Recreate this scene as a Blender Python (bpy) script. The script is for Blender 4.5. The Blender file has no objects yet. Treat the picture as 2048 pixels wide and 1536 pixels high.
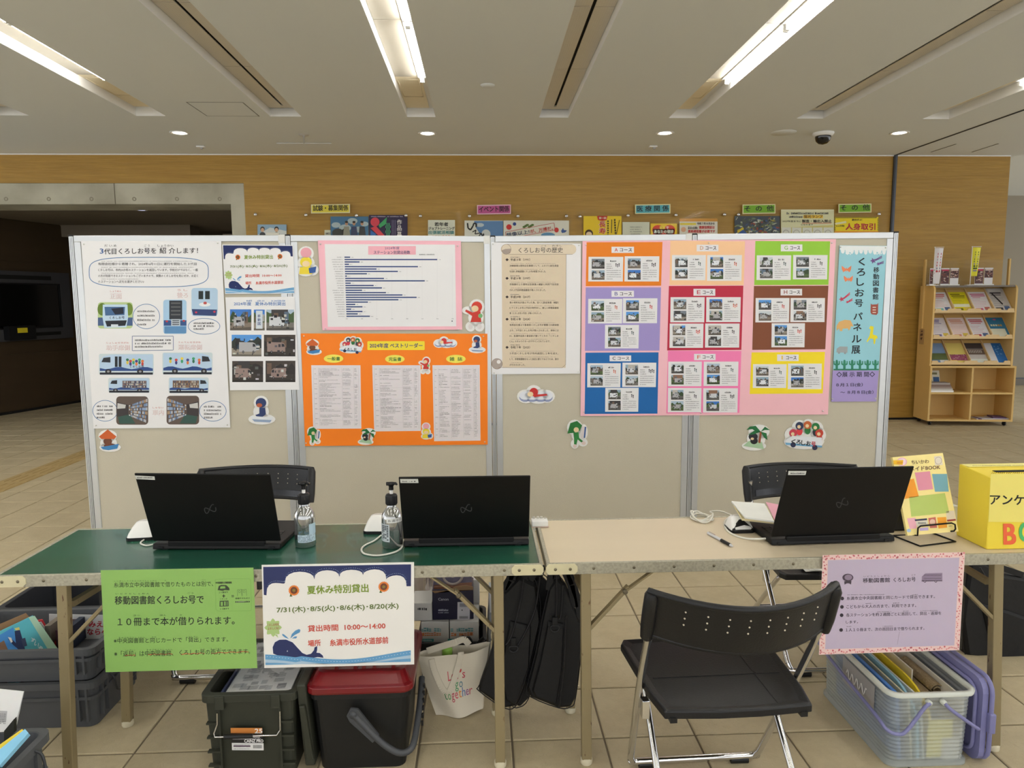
import bpy, math, random
from mathutils import Vector, Matrix
V = Vector
S = bpy.context.scene
C = S.collection
random.seed(11)

# ------------------------------------------------------------------ camera
H = 1.58
FPX = 1426.691
R = ((0.99905842, -0.01164693, 0.04179272),
     (-0.04285799, -0.11521388, 0.99241572),
     (-0.00674349, -0.99327243, -0.11560456))          # world axes seen in camera (right, down, forward)
cam_d = bpy.data.cameras.new('camera')
cam_d.sensor_width = 36.0
cam_d.lens = FPX / 2048 * 36.0
cam_d.clip_start = 0.05
cam = bpy.data.objects.new('camera', cam_d)
C.objects.link(cam)
cam.matrix_world = Matrix(((R[0][0], -R[0][1], -R[0][2], 0), (R[1][0], -R[1][1], -R[1][2], 0),
                           (R[2][0], -R[2][1], -R[2][2], H), (0, 0, 0, 1)))
S.camera = cam

# ------------------------------------------------------------------ world, exposure
S.view_settings.view_transform = 'Standard'
S.view_settings.look = 'None'
S.view_settings.gamma = 1
S.view_settings.use_curve_mapping = False
S.view_settings.exposure = 0.18
W = bpy.data.worlds.new('world')
S.world = W
W.use_nodes = True
W.node_tree.nodes['Background'].inputs[0].default_value = (0.96, 0.975, 1.0, 1)
W.node_tree.nodes['Background'].inputs[1].default_value = 1.75
TUBE_E = 36.0        # fluorescent tube radiance
DOWN_E = 10.0        # downlight lens radiance
SPOT_W = 30.0        # downlight beam power


def lin(c):
    def f(u):
        u /= 255.0
        return u / 12.92 if u <= 0.04045 else ((u + 0.055) / 1.055) ** 2.4
    return (f(c[0]), f(c[1]), f(c[2]), 1.0)


# ------------------------------------------------------------------ finding places from the photograph
ORG = V((0, 0, H))


def ray(px, py):
    d = (px - 1024.0, py - 768.0, FPX)
    return V([sum(R[i][k] * d[k] for k in range(3)) for i in range(3)])


def at_z(px, py, z):
    d = ray(px, py)
    return ORG + d * ((z - H) / d.z)


def at_y(px, py, y):
    d = ray(px, py)
    return ORG + d * (y / d.y)


def proj(P):
    q = V(P) - ORG
    c = [sum(R[i][k] * q[i] for i in range(3)) for k in range(3)]
    return 1024 + FPX * c[0] / c[2], 768 + FPX * c[1] / c[2], c[2]


class Plane:
    """a real plane in the room; q(px, py, off) is the point on it raised by off towards the viewer's side"""
    def __init__(s, p, n):
        s.p = V(p)
        s.n = V(n).normalized()
        if s.n.dot(ORG - s.p) < 0:
            s.n = -s.n

    def q(s, px, py, off=0.0):
        d = ray(px, py)
        p = s.p + s.n * off
        return ORG + d * ((p - ORG).dot(s.n) / d.dot(s.n))


# ------------------------------------------------------------------ materials
_m = {}


def nd(t, kind, **kw):
    n = t.nodes.new(kind)
    for k, v in kw.items():
        setattr(n, k, v)
    return n


def mat(name, col=(128, 128, 128), rough=0.5, metal=0.0, var=0.08, scale=12.0, bump=0.0, bscale=60.0, stretch=(1, 1, 1),
        trans=0.0, alpha=1.0, coat=0.0, spec=0.5, col2=None, thr=None, ink=False, ior=1.45, sub=0.0):
    """procedural principled material: base colour varied by noise, optional second colour in patches, optional bump"""
    if name in _m:
        return _m[name]
    m = bpy.data.materials.new(name)
    m.use_nodes = True
    t = m.node_tree
    b = t.nodes['Principled BSDF']
    L = t.links.new
    tc = nd(t, 'ShaderNodeTexCoord')
    mp = nd(t, 'ShaderNodeMapping')
    mp.inputs['Scale'].default_value = stretch
    L(tc.outputs['Object'], mp.inputs['Vector'])
    nz = nd(t, 'ShaderNodeTexNoise')
    nz.inputs['Scale'].default_value = scale
    nz.inputs['Detail'].default_value = 5
    L(mp.outputs[0], nz.inputs['Vector'])
    mix = nd(t, 'ShaderNodeMix', data_type='RGBA')
    if ink:
        at = nd(t, 'ShaderNodeAttribute', attribute_name='Col')
        hs = nd(t, 'ShaderNodeMix', data_type='RGBA', blend_type='MULTIPLY')
        hs.inputs[0].default_value = var
        L(at.outputs['Color'], hs.inputs[6])
        L(nz.outputs['Color'], hs.inputs[7])
        L(hs.outputs[2], b.inputs['Base Color'])
    else:
        c = lin(col)
        if col2 is None:
            mix.inputs[6].default_value = (c[0] * (1 - var), c[1] * (1 - var), c[2] * (1 - var), 1)
            mix.inputs[7].default_value = (min(1, c[0] * (1 + var)), min(1, c[1] * (1 + var)), min(1, c[2] * (1 + var)), 1)
            L(nz.outputs['Fac'], mix.inputs[0])
        else:
            mix.inputs[6].default_value = c
            mix.inputs[7].default_value = lin(col2)
            rp = nd(t, 'ShaderNodeValToRGB')
            rp.color_ramp.elements[0].position = thr[0]
            rp.color_ramp.elements[1].position = thr[1]
            L(nz.outputs['Fac'], rp.inputs[0])
            L(rp.outputs[0], mix.inputs[0])
        L(mix.outputs[2], b.inputs['Base Color'])
    b.inputs['Roughness'].default_value = rough
    b.inputs['Metallic'].default_value = metal
    b.inputs['Specular IOR Level'].default_value = spec
    b.inputs['Transmission Weight'].default_value = trans
    b.inputs['Alpha'].default_value = alpha
    b.inputs['Coat Weight'].default_value = coat
    b.inputs['IOR'].default_value = ior
    if bump:
        n2 = nd(t, 'ShaderNodeTexNoise')
        n2.inputs['Scale'].default_value = bscale
        n2.inputs['Detail'].default_value = 4
        L(mp.outputs[0], n2.inputs['Vector'])
        bp = nd(t, 'ShaderNodeBump')
        bp.inputs['Strength'].default_value = bump
        bp.inputs['Distance'].default_value = 0.01
        L(n2.outputs['Fac'], bp.inputs['Height'])
        L(bp.outputs[0], b.inputs['Normal'])
    _m[name] = m
    return m


def emis(name, col, e):
    if name in _m:
        return _m[name]
    m = bpy.data.materials.new(name)
    m.use_nodes = True
    b = m.node_tree.nodes['Principled BSDF']
    b.inputs['Base Color'].default_value = (0.9, 0.9, 0.9, 1)
    b.inputs['Emission Color'].default_value = lin(col)
    b.inputs['Emission Strength'].default_value = e
    _m[name] = m
    return m


def clear_film(name, tint=(255, 255, 255), gloss=0.12, haze=0.08, rough=0.1, hcol=(230, 230, 230)):
    """thin clear plastic: mostly see-through, some gloss and some milky haze"""
    if name in _m:
        return _m[name]
    m = bpy.data.materials.new(name)
    m.use_nodes = True
    t = m.node_tree
    t.nodes.remove(t.nodes['Principled BSDF'])
    out = t.nodes['Material Output']
    tr = nd(t, 'ShaderNodeBsdfTransparent')
    tr.inputs[0].default_value = lin(tint)
    gl = nd(t, 'ShaderNodeBsdfGlossy')
    gl.inputs['Roughness'].default_value = rough
    gl.inputs[0].default_value = (0.9, 0.9, 0.9, 1)
    df = nd(t, 'ShaderNodeBsdfDiffuse')
    df.inputs[0].default_value = lin(hcol)
    fr = nd(t, 'ShaderNodeLayerWeight')
    fr.inputs['Blend'].default_value = 0.35
    ml = nd(t, 'ShaderNodeMath', operation='MULTIPLY_ADD')
    ml.inputs[1].default_value = 0.6
    ml.inputs[2].default_value = gloss * 0.5
    t.links.new(fr.outputs['Facing'], ml.inputs[0])
    m1 = nd(t, 'ShaderNodeMixShader')
    m1.inputs[0].default_value = haze
    t.links.new(tr.outputs[0], m1.inputs[1])
    t.links.new(df.outputs[0], m1.inputs[2])
    m2 = nd(t, 'ShaderNodeMixShader')
    mm = nd(t, 'ShaderNodeMath', operation='MULTIPLY')
    mm.inputs[1].default_value = gloss * 3
    t.links.new(ml.outputs[0], mm.inputs[0])
    t.links.new(mm.outputs[0], m2.inputs[0])
    t.links.new(m1.outputs[0], m2.inputs[1])
    t.links.new(gl.outputs[0], m2.inputs[2])
    t.links.new(m2.outputs[0], out.inputs[0])
    _m[name] = m
    return m


# ------------------------------------------------------------------ mesh building
class MB:
    def __init__(s, M=None):
        s.v, s.f, s.c, s.s, s.M, s.col = [], [], [], [], M, None

    def add(s, vs, fs, col=None, smooth=False):
        o = len(s.v)
        for v in vs:
            s.v.append(s.M @ V(v) if s.M else V(v))
        for f in fs:
            s.f.append([o + i for i in f])
            s.c.append(col if col is not None else s.col)
            s.s.append(smooth)
        return s

    def box(s, x0, x1, y0, y1, z0, z1, col=None):
        return s.hexa([(x0, y0, z0), (x1, y0, z0), (x1, y1, z0), (x0, y1, z0)], [(x0, y0, z1), (x1, y0, z1), (x1, y1, z1), (x0, y1, z1)], col)

    def hexa(s, a, b, col=None):
        return s.add(list(a) + list(b), [(3, 2, 1, 0), (4, 5, 6, 7), (0, 1, 5, 4), (1, 2, 6, 5), (2, 3, 7, 6), (3, 0, 4, 7)], col)

    def prism(s, poly, off, col=None, smooth=False):
        n = len(poly)
        a = [V(p) for p in poly]
        b = [p + V(off) for p in a]
        s.add(a + b, [list(range(n))[::-1], list(range(n, 2 * n))], col)
        return s.add(a + b, [(i, (i + 1) % n, n + (i + 1) % n, n + i) for i in range(n)], col, smooth)

    def beam(s, a, b, w, h, up=(0, 0, 1), col=None):
        a, b = V(a), V(b)
        d = (b - a).normalized()
        x = d.cross(V(up))
        if x.length < 1e-4:
            x = d.cross(V((0, 1, 0)))
        x.normalize()
        y = x.cross(d).normalized()
        x, y = x * (w / 2), y * (h / 2)
        return s.hexa([a - x - y, a + x - y, a + x + y, a - x + y], [b - x - y, b + x - y, b + x + y, b - x + y], col)

    def tube(s, pts, r, n=8, closed=False, col=None, flat=None):
        pts = [V(p) for p in pts]
        m = len(pts)
        rings = []
        prev = None
        for i, p in enumerate(pts):
            if closed:
                d = pts[(i + 1) % m] - pts[i - 1]
            else:
                d = pts[min(i + 1, m - 1)] - pts[max(i - 1, 0)]
            d.normalize()
            if prev is None:
                u = d.cross(V((0, 0, 1)))
                if u.length < 1e-3:
                    u = d.cross(V((0, 1, 0)))
            else:
                u = prev - d * prev.dot(d)
            u.normalize()
            prev = u
            w = d.cross(u)
            rr = r[i] if isinstance(r, (list, tuple)) else r
            fl = flat or 1.0
            rings.append([p + u * (rr * math.cos(2 * math.pi * k / n)) + w * (rr * fl * math.sin(2 * math.pi * k / n)) for k in range(n)])
        vs = [v for q in rings for v in q]
        fs = []
        for i in range(m if closed else m - 1):
            j = (i + 1) % m
            for k in range(n):
                fs.append((i * n + k, i * n + (k + 1) % n, j * n + (k + 1) % n, j * n + k))
        s.add(vs, fs, col, True)
        if not closed:
            s.add(rings[0], [list(range(n))[::-1]], col)
            s.add(rings[-1], [list(range(n))], col)
        return s

    def lathe(s, prof, c=(0, 0, 0), n=24, axis=None, col=None, caps=True):
        c = V(c)
        ax = V(axis).normalized() if axis else V((0, 0, 1))
        u = ax.cross(V((0, 1, 0))) if abs(ax.y) < .9 else ax.cross(V((1, 0, 0)))
        u.normalize()
        w = ax.cross(u)
        vs = []
        for r, z in prof:
            for k in range(n):
                a = 2 * math.pi * k / n
                vs.append(c + ax * z + u * (r * math.cos(a)) + w * (r * math.sin(a)))
        fs = [(i * n + k, i * n + (k + 1) % n, (i + 1) * n + (k + 1) % n, (i + 1) * n + k) for i in range(len(prof) - 1) for k in range(n)]
        s.add(vs, fs, col, True)
        if caps and prof[0][0] > 1e-6:
            s.add(vs[:n], [list(range(n))[::-1]], col)
        if caps and prof[-1][0] > 1e-6:
            s.add(vs[-n:], [list(range(n))], col)
        return s

    def loft(s, rings, caps=(True, True), col=None, smooth=False):
        n = len(rings[0])
        vs = [V(p) for q in rings for p in q]
        fs = [(i * n + k, i * n + (k + 1) % n, (i + 1) * n + (k + 1) % n, (i + 1) * n + k) for i in range(len(rings) - 1) for k in range(n)]
        s.add(vs, fs, col, smooth)
        if caps[0]:
            s.add(rings[0], [list(range(n))[::-1]], col)
        if caps[1]:
            s.add(rings[-1], [list(range(n))], col)
        return s

    def grid(s, fn, nu, nv, thick=None, col=None, smooth=True):
        P = [[V(fn(i / nu, j / nv)) for j in range(nv + 1)] for i in range(nu + 1)]
        vs = [p for r in P for p in r]
        w = nv + 1
        fs = [(i * w + j, (i + 1) * w + j, (i + 1) * w + j + 1, i * w + j + 1) for i in range(nu) for j in range(nv)]
        if thick is None:
            return s.add(vs, fs, col, smooth)
        t = V(thick) if not isinstance(thick, (int, float)) else None
        if t is None:
            nn = (P[-1][0] - P[0][0]).cross(P[0][-1] - P[0][0]).normalized()
            t = nn * thick
        n = len(vs)
        s.add(vs, fs, col, smooth)
        s.add([v + t for v in vs], [f[::-1] for f in fs], col, smooth)
        edge = [i * w for i in range(nu + 1)] + [nu * w + j for j in range(1, w)] + [i * w + nv for i in range(nu - 1, -1, -1)] + [j for j in range(nv - 1, 0, -1)]
        ev = [vs[i] for i in edge] + [vs[i] + t for i in edge]
        k = len(edge)
        return s.add(ev, [(i, k + i, k + (i + 1) % k, (i + 1) % k) for i in range(k)], col, False)


def rrect(x0, x1, y0, y1, z, r=0.02, n=4):
    out = []
    for cx, cy, a0 in ((x1 - r, y1 - r, 0), (x0 + r, y1 - r, 90), (x0 + r, y0 + r, 180), (x1 - r, y0 + r, 270)):
        for k in range(n + 1):
            a = math.radians(a0 + 90 * k / n)
            out.append(V((cx + r * math.cos(a), cy + r * math.sin(a), z)))
    return out


def obj(name, mb, material, parent=None, bevel=0.0, segs=2, kind=None):
    me = bpy.data.meshes.new(name)
    me.from_pydata([tuple(v) for v in mb.v], [], mb.f)
    me.polygons.foreach_set('use_smooth', mb.s)
    if any(c is not None for c in mb.c):
        a = me.color_attributes.new('Col', 'FLOAT_COLOR', 'CORNER')
        buf = []
        for f, c in zip(mb.f, mb.c):
            buf += list(lin(c or (200, 200, 200))) * len(f)
        a.data.foreach_set('color', buf)
    me.materials.append(material)
    o = bpy.data.objects.new(name, me)
    C.objects.link(o)
    if parent:
        o.parent = parent
    if bevel:
        bm = o.modifiers.new('bevel', 'BEVEL')
        bm.width = bevel
        bm.segments = segs
        bm.limit_method = 'ANGLE'
        bm.angle_limit = 0.6
        bm.harden_normals = False
    if kind:
        o['kind'] = kind
    return o


def tag(o, label, cat, group=None, kind=None):
    o['label'] = label
    o['category'] = cat
    if group:
        o['group'] = group
    if kind:
        o['kind'] = kind
    return o


def thing(name, label, cat, group=None):
    o = bpy.data.objects.new(name, None)
    o.empty_display_size = 0.1
    C.objects.link(o)
    return tag(o, label, cat, group)


def struct(name, mb, m, parent=None, bevel=0.0):
    o = obj(name, mb, m, parent, bevel)
    if parent is None:
        o['kind'] = 'structure'
    return o


# ------------------------------------------------------------------ lettering and flat print
_g = {}
_font = {}


def glyphs(txt, bold=0.0, res=2):
    key = (txt, bold, res)
    if key in _g:
        return _g[key]
    cu = bpy.data.curves.new('letters', 'FONT')
    cu.body = txt
    cu.size = 1.0
    cu.resolution_u = res
    cu.fill_mode = 'FRONT'
    cu.offset = bold
    o = bpy.data.objects.new('letters', cu)
    C.objects.link(o)
    dg = bpy.context.evaluated_depsgraph_get()
    me = bpy.data.meshes.new_from_object(o.evaluated_get(dg))
    vs = [(v.co.x, v.co.y) for v in me.vertices]
    fs = [list(p.vertices) for p in me.polygons]
    bpy.data.objects.remove(o)
    bpy.data.curves.remove(cu)
    bpy.data.meshes.remove(me)
    if not vs:
        vs, fs = [(0, 0), (1, 1)], []
    xs, ys = [v[0] for v in vs], [v[1] for v in vs]
    _g[key] = (vs, fs, (min(xs), min(ys), max(xs), max(ys)))
    return _g[key]


class Print(MB):
    """flat print on a real surface; coordinates are read off a zoomed crop: photo px = o + (x, y) / k"""
    def __init__(s, surf, crop=(0, 0, 1.0), base=0.0006, step=0.0004):
        MB.__init__(s)
        s.surf, s.crop, s.base, s.step = surf, crop, base, step

    def P(s, x, y, layer=1):
        o = s.crop
        return s.surf(o[0] + x / o[2], o[1] + y / o[2], s.base + s.step * layer)

    def poly(s, pts, col, layer=1):
        return s.add([s.P(x, y, layer) for x, y in pts], [list(range(len(pts)))], col)

    def rect(s, x0, y0, x1, y1, col, layer=1):
        return s.poly([(x0, y0), (x1, y0), (x1, y1), (x0, y1)], col, layer)

    def quadf(s, q, u, v):
        (a, b, c, d) = q
        return (a[0] * (1 - u) * (1 - v) + b[0] * u * (1 - v) + c[0] * u * v + d[0] * (1 - u) * v,
                a[1] * (1 - u) * (1 - v) + b[1] * u * (1 - v) + c[1] * u * v + d[1] * (1 - u) * v)

    def ell(s, cx, cy, rx, ry, col, layer=1, n=20, rot=0):
        ca, sa = math.cos(rot), math.sin(rot)
        return s.poly([(cx + rx * math.cos(2 * math.pi * k / n) * ca - ry * math.sin(2 * math.pi * k / n) * sa,
                        cy + rx * math.cos(2 * math.pi * k / n) * sa + ry * math.sin(2 * math.pi * k / n) * ca) for k in range(n)], col, layer)

    def line(s, pts, w, col, layer=1, closed=False):
        n = len(pts)
        for i in range(n if closed else n - 1):
            (x0, y0), (x1, y1) = pts[i], pts[(i + 1) % n]
            l = math.hypot(x1 - x0, y1 - y0) or 1
            nx, ny = -(y1 - y0) / l * w / 2, (x1 - x0) / l * w / 2
            s.poly([(x0 + nx, y0 + ny), (x1 + nx, y1 + ny), (x1 - nx, y1 - ny), (x0 - nx, y0 - ny)], col, layer)
        return s

    def ering(s, cx, cy, rx, ry, w, col, layer=1, n=28, p=2.0):
        pts = []
        for k in range(n):
            a = 2 * math.pi * k / n
            c_, s_ = math.cos(a), math.sin(a)
            pts.append((cx + rx * math.copysign(abs(c_) ** (2 / p), c_), cy + ry * math.copysign(abs(s_) ** (2 / p), s_)))
        return s.line(pts, w, col, layer, True)

    def text(s, t, p0, p1, h, col, bold=0.0, layer=2, res=2, up=None):
        """p0, p1: baseline ends; h: letter height upwards"""
        vs, fs, (a, b, c, d) = glyphs(t, 0.0, res)
        if bold > .008:      # heavier strokes: the same letters printed again a hair to the side
            k = min(bold, .05) * h * 1.3
            for i, (sx, sy) in enumerate(((k, 0), (0, k * .8), (k, k * .8))[:3 if bold > .015 else 1]):
                s.text(t, (p0[0] + sx, p0[1] + sy), (p1[0] + sx, p1[1] + sy), h, col, 0, layer + .07 * (1 + i), res, up)
        dx, dy = p1[0] - p0[0], p1[1] - p0[1]
        l = math.hypot(dx, dy) or 1
        ux, uy = up if up else (dy / l, -dx / l)
        w, g = (c - a) or 1, (d - b) or 1
        s.add([s.P(p0[0] + dx * (x - a) / w + ux * h * (y - b) / g, p0[1] + dy * (x - a) / w + uy * h * (y - b) / g, layer) for x, y in vs], fs, col)
        return s

    def dashes(s, p0, p1, h, col, layer=2, fill=0.8, seed=None, unit=1.0):
        """a line of print too small to read: short strokes of uneven length"""
        rnd = random.Random(seed if seed is not None else int(p0[0] * 7 + p0[1] * 13))
        dx, dy = p1[0] - p0[0], p1[1] - p0[1]
        l = math.hypot(dx, dy)
        t = 0.0
        while t < l:
            w = min(h * rnd.uniform(0.45, 0.95) * unit, l - t)
            if rnd.random() < 0.93:
                a, b = t / l, (t + w * fill) / l
                hh = h * rnd.uniform(.65, 1)
                s.poly([(p0[0] + dx * a, p0[1] + dy * a), (p0[0] + dx * b, p0[1] + dy * b), (p0[0] + dx * b, p0[1] + dy * b - hh), (p0[0] + dx * a, p0[1] + dy * a - hh)], col, layer)
                if rnd.random() < .7:       # a cross stroke lets paper through
                    m = a + (b - a) * .5
                    s.poly([(p0[0] + dx * a, p0[1] + dy * a - hh * .62), (p0[0] + dx * b, p0[1] + dy * b - hh * .62), (p0[0] + dx * b, p0[1] + dy * b - hh * .42), (p0[0] + dx * a, p0[1] + dy * a - hh * .42)], (225, 225, 225), layer + .3)
            t += w
        return s

    def sheet(s, pts, th=0.0008, col=None, layer=0):
        a = [s.P(x, y, layer) for x, y in pts]
        n = (a[1] - a[0]).cross(a[-1] - a[0]).normalized()
        if n.dot(ORG - a[0]) > 0:
            n = -n
        return s.prism(a, n * th, col)


def settle():
    """move every top-level thing's origin to its own base"""
    for o in list(C.objects):
        if o.parent or o.type not in {'MESH', 'EMPTY'} or 'label' not in o:
            continue
        fam, todo = [], [o]
        while todo:
            q = todo.pop()
            fam.append(q)
            todo += list(q.children)
        pts = [v.co for q in fam if q.type == 'MESH' for v in q.data.vertices]
        if not pts:
            continue
        xs, ys, zs = [p.x for p in pts], [p.y for p in pts], [p.z for p in pts]
        c = V(((min(xs) + max(xs)) / 2, (min(ys) + max(ys)) / 2, min(zs)))
        done = set()
        for q in fam:
            if q.type == 'MESH' and q.data.name not in done:
                q.data.transform(Matrix.Translation(-c))
                done.add(q.data.name)
        o.location = c


INK = mat('printed_ink', ink=True, rough=0.55, var=0.06, scale=40)
PAPER = mat('poster_paper', (236, 236, 238), 0.6, var=0.02, bump=0.25, bscale=5)


def paper(rgb, name=None):
    return mat(name or 'paper_%02x%02x%02x' % rgb, rgb, 0.6, var=0.03, bump=0.12, bscale=6)
# ================================================================== ROOM
CZ = 3.361           # ceiling height
YW = 9.0             # wood wall


def tile_material():
    m = bpy.data.materials.new('stone_tile')
    m.use_nodes = True
    t = m.node_tree
    b = t.nodes['Principled BSDF']
    L = t.links.new
    tc = nd(t, 'ShaderNodeTexCoord')
    oi = nd(t, 'ShaderNodeObjectInfo')
    ad = nd(t, 'ShaderNodeVectorMath', operation='MULTIPLY_ADD')
    cb = nd(t, 'ShaderNodeCombineXYZ')
    L(oi.outputs['Random'], cb.inputs[0])
    L(oi.outputs['Random'], cb.inputs[1])
    ad.inputs[1].default_value = (40, 23, 7)
    L(cb.outputs[0], ad.inputs[0])
    L(tc.outputs['Object'], ad.inputs[2])
    n1 = nd(t, 'ShaderNodeTexNoise')
    n1.inputs['Scale'].default_value = 5
    n1.inputs['Detail'].default_value = 8
    n1.inputs['Roughness'].default_value = 0.65
    L(ad.outputs[0], n1.inputs['Vector'])
    n2 = nd(t, 'ShaderNodeTexNoise')
    n2.inputs['Scale'].default_value = 34
    n2.inputs['Detail'].default_value = 6
    L(ad.outputs[0], n2.inputs['Vector'])
    n3 = nd(t, 'ShaderNodeTexNoise')
    n3.inputs['Scale'].default_value = 30
    n3.inputs['Detail'].default_value = 3
    n3.inputs['Distortion'].default_value = 1.2
    L(ad.outputs[0], n3.inputs['Vector'])
    # wormy cleft lines of the stone relief: thin band round the noise mid level
    sb = nd(t, 'ShaderNodeMath', operation='SUBTRACT')
    sb.inputs[1].default_value = 0.5
    L(n3.outputs['Fac'], sb.inputs[0])
    ab = nd(t, 'ShaderNodeMath', operation='ABSOLUTE')
    L(sb.outputs[0], ab.inputs[0])
    rp = nd(t, 'ShaderNodeValToRGB')
    rp.color_ramp.elements[0].color = (0, 0, 0, 1)
    rp.color_ramp.elements[1].position = 0.035
    L(ab.outputs[0], rp.inputs[0])
    mx = nd(t, 'ShaderNodeMix', data_type='RGBA')
    mx.inputs[6].default_value = lin((170, 155, 122))
    mx.inputs[7].default_value = lin((212, 199, 168))
    L(n1.outputs['Fac'], mx.inputs[0])
    m2 = nd(t, 'ShaderNodeMix', data_type='RGBA', blend_type='MULTIPLY')
    m2.inputs[0].default_value = 0.15
    L(mx.outputs[2], m2.inputs[6])
    L(n2.outputs['Fac'], m2.inputs[7])
    L(m2.outputs[2], b.inputs['Base Color'])
    hh = nd(t, 'ShaderNodeMath', operation='MULTIPLY_ADD')
    hh.inputs[1].default_value = 0.5
    L(n2.outputs['Fac'], hh.inputs[0])
    L(rp.outputs[0], hh.inputs[2])
    bp = nd(t, 'ShaderNodeBump')
    bp.inputs['Strength'].default_value = 0.3
    bp.inputs['Distance'].default_value = 0.004
    L(hh.outputs[0], bp.inputs['Height'])
    L(bp.outputs[0], b.inputs['Normal'])
    b.inputs['Roughness'].default_value = 0.52
    b.inputs['Specular IOR Level'].default_value = 0.4
    return m


def wood_wall_material():
    m = bpy.data.materials.new('veneer_wall')
    m.use_nodes = True
    t = m.node_tree
    b = t.nodes['Principled BSDF']
    L = t.links.new
    tc = nd(t, 'ShaderNodeTexCoord')
    mp = nd(t, 'ShaderNodeMapping')
    mp.inputs['Scale'].default_value = (0.55, 1, 9)
    L(tc.outputs['Object'], mp.inputs[0])
    n1 = nd(t, 'ShaderNodeTexNoise')
    n1.inputs['Scale'].default_value = 3.2
    n1.inputs['Detail'].default_value = 7
    n1.inputs['Distortion'].default_value = 0.4
    L(mp.outputs[0], n1.inputs['Vector'])
    mp2 = nd(t, 'ShaderNodeMapping')
    mp2.inputs['Scale'].default_value = (3, 3, 45)
    L(tc.outputs['Object'], mp2.inputs[0])
    n2 = nd(t, 'ShaderNodeTexNoise')
    n2.inputs['Scale'].default_value = 1.5
    n2.inputs['Detail'].default_value = 3
    L(mp2.outputs[0], n2.inputs['Vector'])
    mx = nd(t, 'ShaderNodeMix', data_type='RGBA')
    mx.inputs[6].default_value = lin((160, 118, 40))
    mx.inputs[7].default_value = lin((196, 156, 68))
    L(n1.outputs['Fac'], mx.inputs[0])
    m2 = nd(t, 'ShaderNodeMix', data_type='RGBA', blend_type='MULTIPLY')
    m2.inputs[0].default_value = 0.3
    L(mx.outputs[2], m2.inputs[6])
    L(n2.outputs['Fac'], m2.inputs[7])
    L(m2.outputs[2], b.inputs['Base Color'])
    bp = nd(t, 'ShaderNodeBump')
    bp.inputs['Strength'].default_value = 0.5
    bp.inputs['Distance'].default_value = 0.006
    L(n2.outputs['Fac'], bp.inputs['Height'])
    L(bp.outputs[0], b.inputs['Normal'])
    b.inputs['Roughness'].default_value = 0.5
    return m


TILE = tile_material()
VENEER = wood_wall_material()
CEIL = mat('ceiling_paint', (224, 228, 226), 0.8, var=0.01, scale=1.5)
WHITE = mat('white_enamel', (235, 235, 232), 0.45, var=0.01)
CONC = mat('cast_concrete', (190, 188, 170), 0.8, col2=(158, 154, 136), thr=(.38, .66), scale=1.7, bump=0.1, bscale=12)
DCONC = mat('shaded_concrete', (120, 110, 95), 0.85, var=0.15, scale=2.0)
DWOOD = mat('dark_panelling', (62, 48, 30), 0.6, var=0.25, scale=1.2, stretch=(1, 1, 5))
GREYWALL = mat('grey_plaster', (150, 142, 126), 0.8, var=0.04, scale=0.8)
METAL_D = mat('dark_aluminium', (88, 92, 98), 0.4, 0.7)
ALU = mat('satin_aluminium', (205, 208, 210), 0.35, 0.55, var=0.03)
CHROME = mat('chrome', (225, 225, 228), 0.14, 1.0, var=0.02)
BLACKP = mat('black_plastic', (17, 18, 21), 0.42, var=0.1)
GROUT = mat('grout', (124, 113, 95), 0.9, var=0.1)

# floor: grout bed, then every tile its own slab
fl = struct('floor', MB().box(-11, 13, -6, 16, -0.05, -0.006), GROUT)
PT, GAP = 0.335, 0.0075
X0T, Y0T = 0.428, 2.413


def tile_bm(x0, x1, y0, y1, mbx, jit=0.0, full=True):
    g, c = GAP / 2, 0.004
    z = jit
    lo = [(x0 + g, y0 + g, -0.006), (x1 - g, y0 + g, -0.006), (x1 - g, y1 - g, -0.006), (x0 + g, y1 - g, -0.006)]
    md = [(a, b, z - c * .6) for a, b, _ in lo]
    up = [(x0 + g + c, y0 + g + c, z), (x1 - g - c, y0 + g + c, z), (x1 - g - c, y1 - g - c, z), (x0 + g + c, y1 - g - c, z)]
    if full:
        mbx.loft([lo, md, up], (False, True))
    else:
        mbx.loft([lo, up], (False, True))


shared = []
for k in range(4):
    tb = MB()
    tile_bm(-PT / 2, PT / 2, -PT / 2, PT / 2, tb, jit=(0, -.0006, -.0003, -.0009)[k])
    me = bpy.data.meshes.new('tile')
    me.from_pydata([tuple(v) for v in tb.v], [], tb.f)
    me.materials.append(TILE)
    shared.append(me)
cells = []
for i in range(-31, 36):
    for j in range(-22, 38):
        x, y = X0T + (i + .5) * PT, Y0T + (j + .5) * PT
        area = 0
        if y > 1.2:
            u, w, d = proj((x, y, 0))
            if -150 < u < 2198 and 700 < w < 1640:
                hid = 600 < u < 1760 and 0 < w < 1030      # behind the display boards
                area = 0 if hid else 1.0 / d ** 3
        cells.append((area, i, j, x, y))
cells.sort(key=lambda c_: -c_[0])
for n_, (area, i, j, x, y) in enumerate(cells[:296]):
    o = bpy.data.objects.new('tile', shared[(i * 7 + j * 3) % 4])
    o.location = (x, y, 0)
    C.objects.link(o)
    o.parent = fl
rest = MB()
for area, i, j, x, y in cells[296:]:
    if -6 < y < 15.5 and -10.5 < x < 12.5:
        tile_bm(x - PT / 2, x + PT / 2, y - PT / 2, y + PT / 2, rest, jit=-0.0005 * ((i + j) % 3), full=False)
obj('tile', rest, TILE, fl, kind='stuff')
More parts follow.
